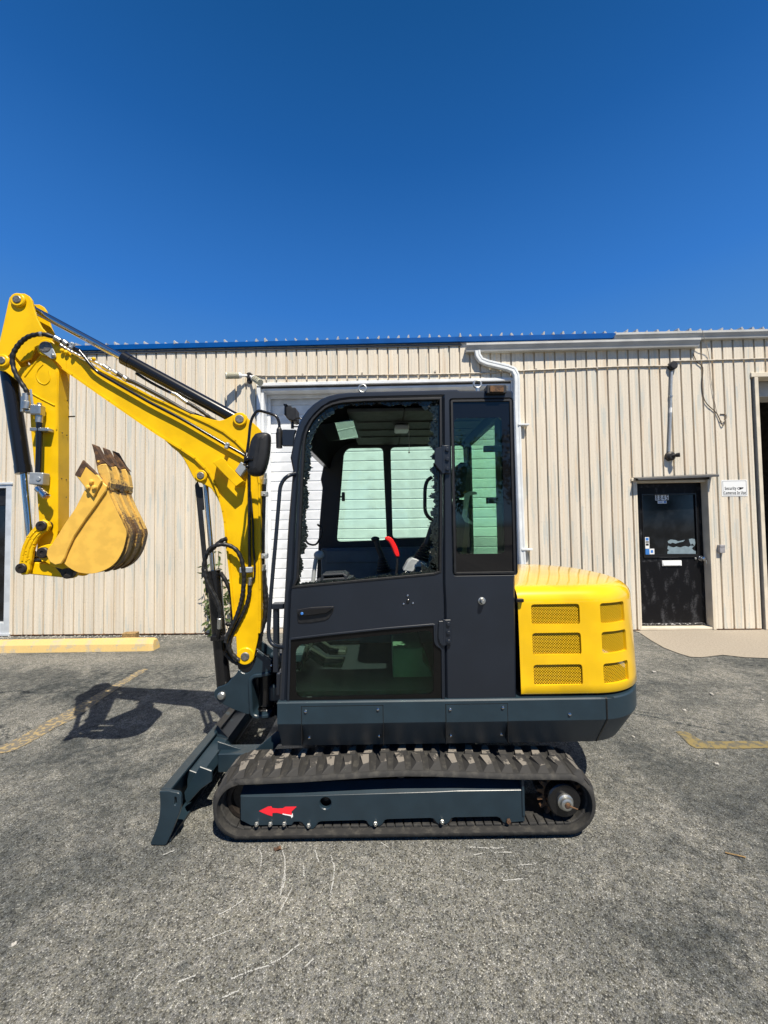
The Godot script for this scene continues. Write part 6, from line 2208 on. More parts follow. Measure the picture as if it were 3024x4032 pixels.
	plate(st, pv([-0.0246, 1.8494, 0.0214, 1.8813, 0.0241, 1.8776, -0.021, 1.8457]), 0.142, w + 0.012, 0.001)
	var lamp := obj("boom_lamp", st, M.yellow, b)
	st = mb()
	plate(st, soft(pv([-0.0311, 1.9409, 0.0055, 1.9983, 0.0343, 1.9803, 0.0366, 1.9564, 0.0021, 1.9029]), 0.006, 2), 0.135, 0.082, 0.004)
	obj("lamp_lens", st, M.galv, lamp)
	# rams
	var a0 := c_arm
	var am := Vector2(-0.7363, 2.6695)
	var ab := Vector2(-1.3124, 2.9838)
	var r := ram(t, "arm_cylinder", a0, am, ab, 0.040, 0.022, 0.0)
	st = mb()
	tube(st, PackedVector3Array([v3(Vector2(-0.6761, 2.587), -0.03), v3(Vector2(-0.5879, 2.5306), -0.03), v3(Vector2(-0.4879, 2.477), -0.03), v3(Vector2(-0.4479, 2.4528), 0.0)]), 0.009, 8, 4)
	obj("feed_pipe", st, M.black, r)
	st = mb()
	tube(st, PackedVector3Array([v3(Vector2(-0.4358, 2.4457), 0.03), v3(Vector2(-0.4085, 2.4348), 0.03), v3(Vector2(-0.3756, 2.4094), 0.03), v3(Vector2(-0.3426, 2.3868), 0.03)]), 0.013, 8, 3)
	obj("hose_fitting", st, M.zinc, r)
	st = mb()
	tube(st, PackedVector3Array([v3(Vector2(-0.3481, 2.3896), 0.03), v3(Vector2(-0.304, 2.3644), 0.03), v3(Vector2(-0.2542, 2.3303), 0.03), v3(Vector2(-0.2129, 2.2987), 0.02), v3(Vector2(-0.174, 2.2753), 0.0)]), 0.011, 8, 5, 0.0015)
	obj("hose", st, M.rubber_hose, r)
	r = ram(t, "boom_cylinder", Vector2(-0.1249, 0.5383), Vector2(-0.1971, 1.3269), c_low, 0.043, 0.0155, 0.0)
	st = mb()
	plate(st, pv([-0.3024, 1.8667, -0.287, 1.8944, -0.2734, 1.8561, -0.2561, 1.8546, -0.2445, 1.7111, -0.2558, 1.7088, -0.2351, 1.4801, -0.2189, 1.2478, -0.212, 1.1891, -0.2346, 1.1866, -0.2452, 1.2868, -0.2553, 1.3858, -0.2829, 1.671]), 0.020, 0.012, 0.002)
	obj("rod_guard", st, M.plastic, r)
	# clamps on the beam
	for q in [[Vector2(-0.9675, 2.6886), 0.5], [Vector2(-0.0834, 2.1003), -0.3]]:
		st = mb()
		box(st, v3(q[0], 0.105), Vector3(0.022, 0.040, 0.022), 0.004, Basis(Vector3(0, 0, 1), -0.35))
		screw(st, v3(q[0] + Vector2(0.004, 0.010), 0.116), 0.005, 0.004)
		screw(st, v3(q[0] + Vector2(-0.004, -0.012), 0.116), 0.005, 0.004)
		obj("pipe_clamp", st, M.galv, b)
	st = mb()
	box(st, v3(Vector2(0.0294, 1.3347), 0.10), Vector3(0.078, 0.034, 0.03), 0.004)
	obj("pipe_clamp", st, M.galv, b)
	for q in [Vector2(0.1182, 1.8076), Vector2(0.1168, 1.4116)]:
		st = mb()
		box(st, v3(q, 0.02), Vector3(0.055, 0.030, 0.05), 0.003)
		screw(st, v3(q + Vector2(0.008, 0), 0.045), 0.006, 0.005)
		obj("pipe_clamp", st, M.galv, b)
		st = mb()
		box(st, v3(q - Vector2(0.028, 0), 0.03), Vector3(0.03, 0.034, 0.03), 0.003)
		obj("clamp_tab", st, M.yellow, b)

func moved_line(p: PackedVector2Array, d: float) -> PackedVector2Array:
	var r := PackedVector2Array()
	for i in p.size():
		var e := (p[mini(i + 1, p.size() - 1)] - p[maxi(i - 1, 0)]).normalized()
		r.append(p[i] + Vector2(-e.y, e.x) * d)
	return r

func arm(t: Node):
	var st := mb()
	# box section arm, tapering to the bucket pin
	var body := pv([-1.4052, 2.6755, -1.3753, 2.7101, -1.3305, 2.6787, -1.2842, 2.5692, -1.2447, 2.5818, -1.1954, 2.6228, -1.1632, 2.6549, -1.1151, 2.6315, -1.0739, 2.5769, -1.0755, 2.3861, -1.0729, 2.1859, -1.0686, 1.8538, -1.0662, 1.5902, -1.0764, 1.5303, -1.0999, 1.4981, -1.1028, 1.4601, -1.1188, 1.4305, -1.141, 1.4219, -1.1658, 1.4333, -1.1794, 1.4564, -1.1782, 1.5051, -1.1692, 1.6354, -1.1867, 1.854, -1.2213, 2.1836, -1.228, 2.299, -1.2421, 2.415, -1.2879, 2.4913, -1.3183, 2.5347, -1.3627, 2.5425, -1.3972, 2.5568, -1.4157, 2.6031])
	plate(st, body, 0.050, -0.050, 0.003)
	var a := obj("arm", st, M.yellow, t)
	# upper horn: two plates that take the arm ram, and the ears of the bucket ram
	st = mb()
	var horn := pv([-1.3436, 2.9591, -1.3381, 2.9845, -1.3212, 3.0034, -1.2942, 3.0123, -1.257, 3.0134, -1.232, 2.9992, -1.2167, 2.9749, -1.2076, 2.9334, -1.1877, 2.8672, -1.1619, 2.8125, -1.1253, 2.7706, -1.0908, 2.7487, -1.1055, 2.72, -1.1506, 2.718, -1.195, 2.6882, -1.2188, 2.6205, -1.2728, 2.5962, -1.3179, 2.6497, -1.3516, 2.6152, -1.385, 2.5754, -1.4029, 2.5967, -1.3943, 2.6631, -1.3829, 2.7352, -1.3651, 2.8357])
	var h := pair("horn_plate", horn, 0.066, 0.0495, 0.003, M.yellow, a)
	var ear := pv([-1.4147, 2.6072, -1.4005, 2.6254, -1.3714, 2.6332, -1.342, 2.6239, -1.3269, 2.5996, -1.3116, 2.5616, -1.2736, 2.4912, -1.2907, 2.4852, -1.3503, 2.5354, -1.3894, 2.545, -1.4166, 2.5742])
	pair("ram_ear", ear, 0.0675, 0.0512, 0.003, M.yellow, a)
	var c_top := Vector2(-1.2831, 2.9647)
	var c_ear := Vector2(-1.3618, 2.5966)
	boss(c_top, 0.066, 0.040, 0.018, M.yellow, h)
	boss(c_ear, 0.067, 0.038, 0.014, M.yellow, h)
	st = mb()
	pin_end(st, c_top, 0.084, 0.023)
	obj("pin", st, M.pin, h)
	st = mb()
	pin_end(st, c_ear, 0.081, 0.022)
	obj("pin", st, M.pin, h)
	# weld seams and stiffeners on the side of the arm
	st = mb()
	for q in [[Vector2(-1.1682, 2.6519), Vector2(-1.2585, 2.5145)], [Vector2(-1.2373, 2.4262), Vector2(-1.177, 2.389)], [Vector2(-1.177, 2.389), Vector2(-1.0911, 2.3438)], [Vector2(-1.0847, 2.554), Vector2(-1.0801, 2.1964)]]:
		bar(st, v3(q[0], 0.051), v3(q[1], 0.051), 0.008, 0.008, Vector3(0, 0, 1), 0.003)
	var loop := PackedVector3Array()
	for q in pv([-1.1599, 2.5933, -1.1894, 2.5559, -1.1948, 2.5166, -1.1784, 2.4837, -1.1481, 2.4707, -1.1258, 2.491, -1.1211, 2.5191, -1.1266, 2.5525]): loop.append(v3(q, 0.050))
	tube(st, loop, 0.004, 6, 4)
	obj("weld_seam", st, M.yellow, a)
	st = mb()
	bar(st, v3(Vector2(-1.0834, 2.3025), -0.04), v3(Vector2(-1.0358, 2.3052), -0.04), 0.006, 0.008)
	obj("stop_pin", st, M.bolt_dark, a)
	# dowel marks in the side shade: small plugs in the rear plate
	for q in [Vector2(-1.062, 2.3973), Vector2(-1.0888, 2.1865), Vector2(-1.0645, 2.1812), Vector2(-1.0904, 1.9066), Vector2(-1.0606, 1.905), Vector2(-1.0721, 1.7969)]:
		st = mb()
		var x := Vector2(-1.0693, 1.9089).x
		cyl(st, Vector3(x - 0.001, q.y, 0.0 + (0.02 if q.x < Vector2(-1.0725, 1.9151).x else -0.02)), Vector3(x + 0.002, q.y, 0.0 + (0.02 if q.x < Vector2(-1.0725, 1.9151).x else -0.02)), 0.004, 8, 0.0005)
		obj("plug", st, M.bolt_dark, a)
	# auxiliary line: hose fitting, valve, pipe, end block and quick coupler
	st = mb()
	cyl(st, v3(Vector2(-1.2203, 2.3991), 0.09), v3(Vector2(-1.2162, 2.3528), 0.09), 0.018, 12)
	cyl(st, v3(Vector2(-1.2162, 2.3528), 0.09), v3(Vector2(-1.2164, 2.3065), 0.09), 0.022, 6)
	cyl(st, v3(Vector2(-1.2494, 2.388), 0.07), v3(Vector2(-1.2504, 2.2951), 0.07), 0.012, 10)
	cyl(st, v3(Vector2(-1.2235, 2.2957), 0.085), v3(Vector2(-1.1695, 2.2969), 0.085), 0.013, 10)
	box(st, v3(Vector2(-1.1598, 2.3026), 0.085), Vector3(0.055, 0.06, 0.05), 0.006)
	cyl(st, v3(Vector2(-1.1501, 2.3193), 0.085), v3(Vector2(-1.1525, 2.3467), 0.085), 0.012, 8)
	cyl(st, v3(Vector2(-1.1515, 2.2754), 0.085), v3(Vector2(-1.1508, 2.2288), 0.085), 0.018, 8)
	box(st, v3(Vector2(-1.1433, 2.1879), 0.075), Vector3(0.10, 0.02, 0.05), 0.003)
	var v := obj("shut_off_valve", st, M.zinc, a)
	st = mb()
	bar(st, v3(Vector2(-1.1773, 2.3214), 0.10), v3(Vector2(-1.1901, 2.4226), 0.10), 0.012, 0.006, Vector3(0, 0, 1))
	obj("valve_handle", st, M.galv, v)
	st = mb()
	tube(st, PackedVector3Array([v3(Vector2(-1.1509, 2.2316), 0.085), v3(Vector2(-1.1505, 2.1719), 0.085), v3(Vector2(-1.1505, 2.0682), 0.085), v3(Vector2(-1.152, 1.9323), 0.085)]), 0.016, 10, 3)
	obj("pipe", st, M.black, a)
	st = mb()
	box(st, v3(Vector2(-1.1451, 1.8965), 0.085), Vector3(0.072, 0.070, 0.06), 0.004, Basis(Vector3(0, 0, 1), -0.04))
	cyl(st, v3(Vector2(-1.1294, 1.8943), 0.115), v3(Vector2(-1.1294, 1.8943), 0.12), 0.013, 14)
	cyl(st, v3(Vector2(-1.1921, 1.8953), 0.085), v3(Vector2(-1.1774, 1.8954), 0.085), 0.012, 8)
	obj("end_block", st, M.galv, a)
	st = mb()
	var q0 := v3(Vector2(-1.1416, 1.8409), 0.10)
	var q1 := v3(Vector2(-1.0824, 1.7869), 0.115)
	lathe(st, q0, q1 - q0, [[0, 0.0], [0, 0.020], [0.03, 0.020], [0.032, 0.017], [0.05, 0.017], [0.052, 0.02], [0.075, 0.02], [0.077, 0.014], [q0.distance_to(q1), 0.014], [q0.distance_to(q1), 0.0]], 16)
	obj("quick_coupler", st, M.chrome, a)
	# bucket ram
	ram(t, "bucket_cylinder", Vector2(-1.3924, 2.617), Vector2(-1.2902, 1.94), Vector2(-1.2371, 1.4154), 0.041, 0.0185, 0.0)
	# curved links from the arm to the bucket linkage
	var l0 := Vector2(-1.1196, 1.6211)
	var l1 := Vector2(-1.2218, 1.3781)
	st = mb()
	var link := pv([-1.1167, 1.6587, -1.0896, 1.6422, -1.0805, 1.6179, -1.0914, 1.5912, -1.118, 1.5756, -1.1419, 1.5492, -1.1584, 1.5121, -1.1698, 1.4644, -1.174, 1.422, -1.1809, 1.4009, -1.1829, 1.3691, -1.1969, 1.3403, -1.2233, 1.3395, -1.2428, 1.3602, -1.2457, 1.3894, -1.2389, 1.413, -1.2348, 1.4606, -1.2235, 1.5081, -1.205, 1.5557, -1.1814, 1.5926, -1.1528, 1.627, -1.1385, 1.6509])
	var lk := pair("curved_link", link, 0.098, 0.072, 0.005, M.yellow, t)
	st = mb()
	var arc := pv([-1.1186, 1.5945, -1.1426, 1.5735, -1.1662, 1.5394, -1.1848, 1.492, -1.196, 1.4393, -1.1994, 1.4156])
	var arc2 := pv([-1.1334, 1.608, -1.1597, 1.5871, -1.1856, 1.5503, -1.2065, 1.4977, -1.2168, 1.4503, -1.2196, 1.4187])
	for q in [arc, arc2]:
		for i in q.size() - 1: bar(st, v3(q[i], 0.098), v3(q[i + 1], 0.098), 0.010, 0.010, Vector3(0, 0, 1), 0.003)
	obj("raised_rim", st, M.yellow, lk)
	lettering_on("cast_lettering", lk, Vector2(-1.1709, 1.5315), -1.0)
	lettering_on("cast_lettering", lk, Vector2(-1.1973, 1.4605), -1.25)
	for q in [l0, l1]:
		st = mb()
		lathe(st, v3(q, -0.11), Vector3(0, 0, 1), [[0, 0], [0, 0.029], [0.216, 0.029], [0.220, 0.025], [0.220, 0.011], [0.216, 0.010], [0.216, 0.0]], 24)
		obj("pin", st, M.bolt_dark, lk)
	st = mb()
	var l2 := Vector2(-0.9834, 1.3441)
	var l3 := pair("bucket_link", hull(l1, 0.036, l2, 0.036), 0.066, 0.040, 0.005, M.yellow, t)
	st = mb()
	lathe(st, v3(l2, 0.066), Vector3(0, 0, 1), [[0, 0.034], [0.03, 0.034], [0.034, 0.03], [0.034, 0.012], [0.03, 0.01], [0.03, 0.0]], 24)
	plate(st, hull(l2, 0.034, Vector2(-1.029, 1.3851), 0.024), 0.0905, 0.078, 0.004)
	obj("pin", st, M.bolt_dark, l3)

func lettering_on(called: String, parent: Node, at: Vector2, turn: float):
	# worn raised casting figures, no longer readable as a word
	var st := mb()
	var d := Vector2(cos(turn + PI), sin(turn + PI))
	var n := Vector2(-d.y, d.x)
	for k in 5:
		var c := at + d * (k - 2) * 0.017
		bar(st, v3(c - n * 0.008, 0.099), v3(c + n * 0.008, 0.099), 0.003, 0.003, Vector3(0, 0, 1), 0.001)
		if k % 2 == 0: bar(st, v3(c + n * 0.007, 0.099), v3(c + n * 0.007 + d * 0.008, 0.099), 0.003, 0.003, Vector3(0, 0, 1), 0.001)
		else: bar(st, v3(c, 0.099), v3(c + d * 0.008, 0.099), 0.003, 0.003, Vector3(0, 0, 1), 0.001)
	obj(called, st, M.yellow, parent)

func bucket(t: Node):
	var w := 0.13
	# profile of the curved shell on the near side, from the lip round the heel to the hinge
	var prof := smooth2(pv([-0.7534, 1.8387, -0.7395, 1.7965, -0.715, 1.7368, -0.6884, 1.6798, -0.6628, 1.6228, -0.6459, 1.5782, -0.65, 1.5308, -0.6666, 1.4665, -0.7011, 1.403, -0.7554, 1.3617, -0.8278, 1.3398, -0.9038, 1.3499, -0.9552, 1.3805, -0.9822, 1.4076]), 3, false)
	var n := prof.size()
	var shell := [mb(), mb(), mb()]
	var st: SurfaceTool
	var z := [w - 0.002, w - 0.06, 0.0, -w + 0.06, -w + 0.002]
	for i in n - 1:
		var f := float(i) / n
		var target: SurfaceTool = shell[0 if f <= 0.34 else (1 if f < 0.62 else 2)]
		target.set_smooth_group(1)
		var e := (prof[i + 1] - prof[i]).normalized()
		var nn := Vector3(-e.y, e.x, 0)
		if nn.dot(v3(prof[i], 0) - v3(Vector2(-0.8816, 1.5511), 0)) < 0: nn = -nn
		for k in 4:
			quad(target, v3(prof[i], z[k]), v3(prof[i + 1], z[k]), v3(prof[i + 1], z[k + 1]), v3(prof[i], z[k + 1]), nn)
			quad(target, v3(prof[i], z[k]) - nn * 0.012, v3(prof[i + 1], z[k]) - nn * 0.012, v3(prof[i + 1], z[k + 1]) - nn * 0.012, v3(prof[i], z[k + 1]) - nn * 0.012, -nn)
	var b := Node3D.new()
	b.name = "bucket"
	t.add_child(b, true)
	obj("back_plate", shell[0], M.shell, b)
	obj("worn_heel", shell[1], M.worn, b)
	obj("floor_plate", shell[2], M.bucket, b)
	# wear straps across the back
	for zk in 6:
		var zz: float = [0.085, 0.0, -0.085][zk / 2]
		st = mb()
		for i in (range(2, int(n * 0.36)) if zk % 2 == 0 else range(int(n * 0.36), int(n * 0.70))):
			var e := (prof[i + 1] - prof[i]).normalized()
			var nn := Vector2(-e.y, e.x)
			if nn.dot(prof[i] - Vector2(-0.8816, 1.5511)) < 0: nn = -nn
			bar(st, v3(prof[i] + nn * 0.004, zz), v3(prof[i + 1] + nn * 0.004, zz), 0.035, 0.010, v3(nn, 0), 0.0)
		obj("wear_strap", st, M.shell if zk % 2 == 0 else M.worn, b)
	# side plates and their thick front strips
	for s in [1.0, -1.0]:
		st = mb()
		var side := PackedVector2Array()
		side.append_array(prof)
		side.append_array(pv([-0.997, 1.4317, -0.9307, 1.568, -0.8344, 1.7378, -0.7707, 1.8236]))
		plate(st, side, w if s > 0 else -w + 0.010, w - 0.010 if s > 0 else -w, 0.001)
		obj("side_plate", st, M.bucket, b)
		st = mb()
		var strip := pv([-1.0624, 1.4529, -1.059, 1.4816, -1.0356, 1.5135, -1.0028, 1.5696, -0.9698, 1.6296, -0.9128, 1.7216, -0.8891, 1.7746, -0.8676, 1.8225, -0.7872, 1.8973, -0.7746, 1.8759, -0.7447, 1.8479, -0.7518, 1.8194, -0.7811, 1.774, -0.8005, 1.742, -0.8609, 1.652, -0.9182, 1.5576, -0.9511, 1.4792, -0.9664, 1.4333, -0.9853, 1.4024, -1.0149, 1.3958, -1.0462, 1.416])
		plate(st, strip, w + 0.016 if s > 0 else -w - 0.001, w + 0.001 if s > 0 else -w - 0.016, 0.004)
		obj("front_strip", st, M.bucket, b)
	# bolted side cutter
	for s in [1.0, -1.0]:
		st = mb()
		var cut := pv([-0.8645, 1.9956, -0.819, 1.9489, -0.7783, 1.8999, -0.7653, 1.8769, -0.7875, 1.8316, -0.8105, 1.7817, -0.852, 1.8371, -0.9054, 1.9114])
		plate(st, cut, w + 0.032 if s > 0 else -w - 0.0165, w + 0.0165 if s > 0 else -w - 0.032, 0.003)
		var cu := obj("side_cutter", st, M.bucket, b)
		st = mb()
		plate(st, pv([-0.866, 1.9977, -0.8191, 1.95, -0.7893, 1.9159, -0.7991, 1.9116, -0.8485, 1.9568, -0.877, 1.8955, -0.9053, 1.9072, -0.9074, 1.9156]), w + 0.034 if s > 0 else -w - 0.0155, w + 0.0155 if s > 0 else -w - 0.034, 0.003)
		obj("worn_edge", st, M.rust, cu)
		if s > 0:
			for q in [Vector2(-0.8168, 1.8716), Vector2(-0.8345, 1.8392), Vector2(-0.8022, 1.838)]:
				st = mb()
				lathe(st, v3(q, w + 0.032), Vector3(0, 0, 1), [[0, 0.013], [0.008, 0.013], [0.014, 0.009], [0.016, 0.0]], 14)
				obj("bolt", st, M.bucket, cu)
	# lip, tooth adapters and four worn teeth
	st = mb()
	var lip := pv([-0.7912, 1.8885, -0.7464, 1.8994, -0.7336, 1.8668, -0.7409, 1.8387, -0.7558, 1.8317])
	plate(st, lip, w - 0.003, -w + 0.003, 0.003)
	obj("lip", st, M.shell, b)
	for k in 3:
		var zz := w - 0.026 - k * 0.104
		st = mb()
		plate(st, soft(pv([-0.8159, 1.9685, -0.7896, 1.9795, -0.7622, 1.9834, -0.7442, 1.9319, -0.7362, 1.8777, -0.7397, 1.8235, -0.7534, 1.8452, -0.7813, 1.8885, -0.8015, 1.9155]), 0.006, 2), zz + 0.024, zz - 0.024, 0.005)
		obj("tooth_adapter", st, M.shell, b)
		st = mb()
		var tooth := pv([-0.8456, 2.1016, -0.8181, 2.0899, -0.7953, 2.0484, -0.7699, 2.0024, -0.7445, 1.9688, -0.7622, 1.9818, -0.7896, 1.9778, -0.8168, 1.9631, -0.8285, 2.0345])
		plate(st, tooth, zz + 0.020, zz - 0.020, 0.006)
		var to := obj("tooth", st, M.rust, b)
		st = mb()
		lathe(st, v3(Vector2(-0.8042, 1.9957), zz + 0.020), Vector3(0, 0, 1), [[0, 0.007], [0.004, 0.006], [0.005, 0.0]], 10)
		obj("tooth_pin", st, M.bucket, to)
	# hinge ears with the pin to the arm
	st = mb()
	var c := Vector2(-1.1057, 1.4658)
	pair("hinge_ear", smooth2(pv([-1.1077, 1.5074, -1.0762, 1.5137, -1.0273, 1.5046, -0.968, 1.4713, -0.9475, 1.4065, -0.9765, 1.3644, -1.0452, 1.3797, -1.0991, 1.4104, -1.1333, 1.4351, -1.1458, 1.4646, -1.1366, 1.4936]), 2), 0.100, 0.078, 0.004, M.yellow, b)
	st = mb()
	lathe(st, v3(c, 0.100), Vector3(0, 0, 1), [[0, 0.032], [0.012, 0.032], [0.017, 0.027], [0.017, 0.012], [0.012, 0.010], [0.012, 0.0]], 24)
	obj("pin", st, M.bolt_dark, b)

func hoses(t: Node):
	# hoses follow the boom in its own frame
	XF = BOOM
	var st := mb()
	tube(st, PackedVector3Array([v3(Vector2(-0.9358, 2.6685), 0.10), v3(Vector2(-0.9025, 2.628), 0.10), v3(Vector2(-0.8664, 2.5791), 0.10), v3(Vector2(-0.8355, 2.5439), 0.095), v3(Vector2(-0.8047, 2.5225), 0.095), v3(Vector2(-0.7117, 2.4666), 0.095), v3(Vector2(-0.6076, 2.4049), 0.095), v3(Vector2(-0.5241, 2.3563), 0.095), v3(Vector2(-0.3524, 2.2648), 0.095), v3(Vector2(-0.1908, 2.1677), 0.095), v3(Vector2(-0.0927, 2.1088), 0.095), v3(Vector2(0.0227, 2.0397), 0.095), v3(Vector2(0.0367, 1.9914), 0.095), v3(Vector2(0.0458, 1.9243), 0.095), v3(Vector2(0.0468, 1.7617), 0.095), v3(Vector2(0.0463, 1.5238), 0.095), v3(Vector2(0.0486, 1.3535), 0.095)]), 0.0095, 8, 5)
	obj("boom_pipe", st, M.black, t)
	st = mb()
	tube(st, PackedVector3Array([v3(Vector2(0.0502, 1.819), 0.085), v3(Vector2(0.0591, 1.7139), 0.085), v3(Vector2(0.0667, 1.5947), 0.085), v3(Vector2(0.0677, 1.476), 0.085), v3(Vector2(0.0766, 1.3575), 0.085), v3(Vector2(0.0741, 1.2867), 0.085), v3(Vector2(0.0672, 1.278), 0.085), v3(Vector2(0.0511, 1.2314), 0.085)]), 0.006, 8, 5)
	obj("wiring_cable", st, M.rubber_hose, t)
	# spiral-guarded hose arching over the elbow
	st = mb()
	tube(st, PackedVector3Array([v3(Vector2(-0.9903, 2.7005), 0.075), v3(Vector2(-1.023, 2.7174), 0.085), v3(Vector2(-1.073, 2.7394), 0.10), v3(Vector2(-1.1276, 2.749), 0.11), v3(Vector2(-1.1912, 2.7301), 0.115), v3(Vector2(-1.2418, 2.684), 0.115), v3(Vector2(-1.2747, 2.6197), 0.115), v3(Vector2(-1.2787, 2.5651), 0.11), v3(Vector2(-1.2633, 2.5112), 0.11), v3(Vector2(-1.2382, 2.4576), 0.10), v3(Vector2(-1.2182, 2.4202), 0.095), v3(Vector2(-1.2114, 2.3905), 0.09)]), 0.0115, 10, 5, 0.002)
	var h := obj("elbow_hose", st, M.rubber_hose, t)
	st = mb()
	cyl(st, v3(Vector2(-1.068, 2.7375), 0.10), v3(Vector2(-1.038, 2.7222), 0.09), 0.0155, 14)
	cyl(st, v3(Vector2(-1.028, 2.7193), 0.085), v3(Vector2(-1.0054, 2.7071), 0.08), 0.018, 6)
	cyl(st, v3(Vector2(-1.1384, 2.748), 0.112), v3(Vector2(-1.1236, 2.7487), 0.11), 0.0145, 14)
	obj("hose_fitting", st, M.zinc, h)
	st = mb()
	tube(st, PackedVector3Array([v3(Vector2(-1.0029, 2.7055), 0.075), v3(Vector2(-0.9625, 2.6767), 0.09), v3(Vector2(-0.9271, 2.6615), 0.10)]), 0.013, 8, 4)
	obj("hose_end", st, M.black, h)
	# second line on top of the boom with its fittings
	st = mb()
	tube(st, PackedVector3Array([v3(Vector2(-0.7544, 2.5575), 0.02), v3(Vector2(-0.6955, 2.5218), 0.02), v3(Vector2(-0.6513, 2.5041), 0.02), v3(Vector2(-0.4888, 2.4156), 0.02), v3(Vector2(-0.3571, 2.3368), 0.02), v3(Vector2(-0.2753, 2.3061), 0.0), v3(Vector2(-0.197, 2.2743), -0.02)]), 0.013, 8, 4)
	h = obj("top_hose", st, M.rubber_hose, t)
	st = mb()
	tube(st, PackedVector3Array([v3(Vector2(-1.0852, 2.7286), 0.02), v3(Vector2(-1.0333, 2.6937), 0.02), v3(Vector2(-0.9602, 2.6565), 0.02), v3(Vector2(-0.8974, 2.6331), 0.02), v3(Vector2(-0.8605, 2.6143), 0.02), v3(Vector2(-0.8022, 2.5818), 0.02), v3(Vector2(-0.7544, 2.5575), 0.02)]), 0.009, 8, 5, 0.0015)
	obj("spring_guard", st, M.zinc, h)
	for q in [[Vector2(-0.8446, 2.6063), Vector2(-0.8075, 2.5845)], [Vector2(-0.7889, 2.5748), Vector2(-0.757, 2.5574)], [Vector2(-0.725, 2.5394), Vector2(-0.7009, 2.5245)]]:
		st = mb()
		cyl(st, v3(q[0], 0.02), v3(q[1], 0.02), 0.017, 8)
		obj("hose_fitting", st, M.zinc, h)
	for q in [Vector2(-0.8606, 2.6227), Vector2(-1.0342, 2.668), Vector2(-1.0124, 2.6577)]:
		st = mb()
		screw(st, v3(q, 0.081), 0.012, 0.012)
		obj("bolt", st, M.yellow, h)
	# pipe up the back of the boom with a hose at each end
	st = mb()
	tube(st, PackedVector3Array([v3(Vector2(0.1223, 1.8743), 0.02), v3(Vector2(0.1169, 1.7165), 0.02), v3(Vector2(0.1125, 1.5447), 0.02), v3(Vector2(0.1095, 1.3542), 0.02)]), 0.0145, 10, 3)
	h = obj("back_pipe", st, M.black, t)
	st = mb()
	cyl(st, v3(Vector2(0.1273, 1.9436), 0.02), v3(Vector2(0.1243, 1.9089), 0.02), 0.013, 10)
	cyl(st, v3(Vector2(0.1243, 1.9089), 0.02), v3(Vector2(0.1223, 1.8694), 0.02), 0.018, 6)
	cyl(st, v3(Vector2(0.1157, 1.357), 0.02), v3(Vector2(0.1118, 1.3157), 0.02), 0.018, 6)
	obj("hose_fitting", st, M.zinc, h)
	for k in 2:
		st = mb()
		var o := 0.035 * k
		tube(st, PackedVector3Array([v3(Vector2(0.1118, 1.3205), 0.02 - o), v3(Vector2(0.1153, 1.2475), 0.02 - o), v3(Vector2(0.1231, 1.1744), 0.02 - o), v3(Vector2(0.1309, 1.0917), 0.02 - o), v3(Vector2(0.1225, 1.0146), 0.02 - o), v3(Vector2(0.1035, 0.9576), 0.02 - o), v3(Vector2(0.0915, 0.9052), 0.02 - o), v3(Vector2(0.0843, 0.8479), 0.02 - o), v3(Vector2(0.0864, 0.7663), 0.0 - o)]), 0.0145, 10, 5, 0.0022)
		obj("guarded_hose", st, M.rubber_hose, t)
	# hoses round the boom foot and boom ram
	var runs := [
		[0.10, pv([-0.0859, 1.529, -0.1183, 1.5155, -0.1474, 1.4904, -0.1764, 1.4607, -0.1964, 1.4448, -0.212, 1.4126, -0.2199, 1.3618, -0.2207, 1.297]), pv([-0.2172, 1.339, -0.202, 1.2738, -0.1762, 1.2174, -0.1495, 1.1655, -0.1294, 1.1093, -0.1245, 1.0536])],
		[0.115, pv([-0.1987, 1.4402, -0.1809, 1.4677, -0.1496, 1.4867, -0.1093, 1.4943, -0.0642, 1.4849, -0.0258, 1.4574, -0.0009, 1.4122, 0.0126, 1.3602]), pv([0.0179, 1.309, 0.016, 1.2388, 0.0009, 1.1413, -0.0286, 1.0495, -0.0601, 0.9814, -0.0803, 0.9362, -0.0892, 0.9044])],
		[0.085, pv([0.0465, 1.2457, 0.0427, 1.18, 0.0212, 1.1011, -0.0221, 1.0143, -0.056, 0.9507, -0.0718, 0.9005, -0.0754, 0.8683, -0.0629, 0.826, -0.0314, 0.7919]), pv([-0.0179, 0.7819])],
		[0.03, pv([-0.1452, 1.3146, -0.1175, 1.2707, -0.0922, 1.2172, -0.076, 1.1592, -0.071, 1.0921, -0.071, 1.0444]), pv([-0.0669, 1.0157, -0.0785, 0.9933, -0.0969, 0.9903, -0.1084, 1.0008])],
		[0.02, pv([-0.1089, 0.8816, -0.0974, 0.8335, -0.0812, 0.7898, -0.0535, 0.7645]), pv([-0.0396, 0.7519])],
		[0.04, pv([-0.1103, 0.8122, -0.0852, 0.7826, -0.0577, 0.7598, -0.0301, 0.7465]), pv([-0.0071, 0.7404])]]
	for run in runs:
		st = mb()
		var p := at2(run[1], run[0])
		p.append_array(at2(run[2], run[0]))
		tube(st, p, 0.0118, 10, 5, 0.0018)
		obj("guarded_hose", st, M.rubber_hose, t)
	st = mb()
	cyl(st, v3(Vector2(-0.128, 1.0468), 0.10), v3(Vector2(-0.1316, 0.9801), 0.09), 0.0145, 12)
	cyl(st, v3(Vector2(0.0488, 1.2846), 0.09), v3(Vector2(0.0478, 1.2378), 0.09), 0.014, 6)
	obj("hose_fitting", st, M.zinc, t)
	st = mb()
	tube(st, PackedVector3Array([v3(Vector2(-0.1345, 0.9776), 0.09), v3(Vector2(-0.1397, 0.9381), 0.08), v3(Vector2(-0.141, 0.9045), 0.06)]), 0.014, 8, 3)
	box(st, v3(Vector2(-0.1478, 0.9188), 0.055), Vector3(0.085, 0.03, 0.05), 0.004)
	obj("ram_port", st, M.black, t)
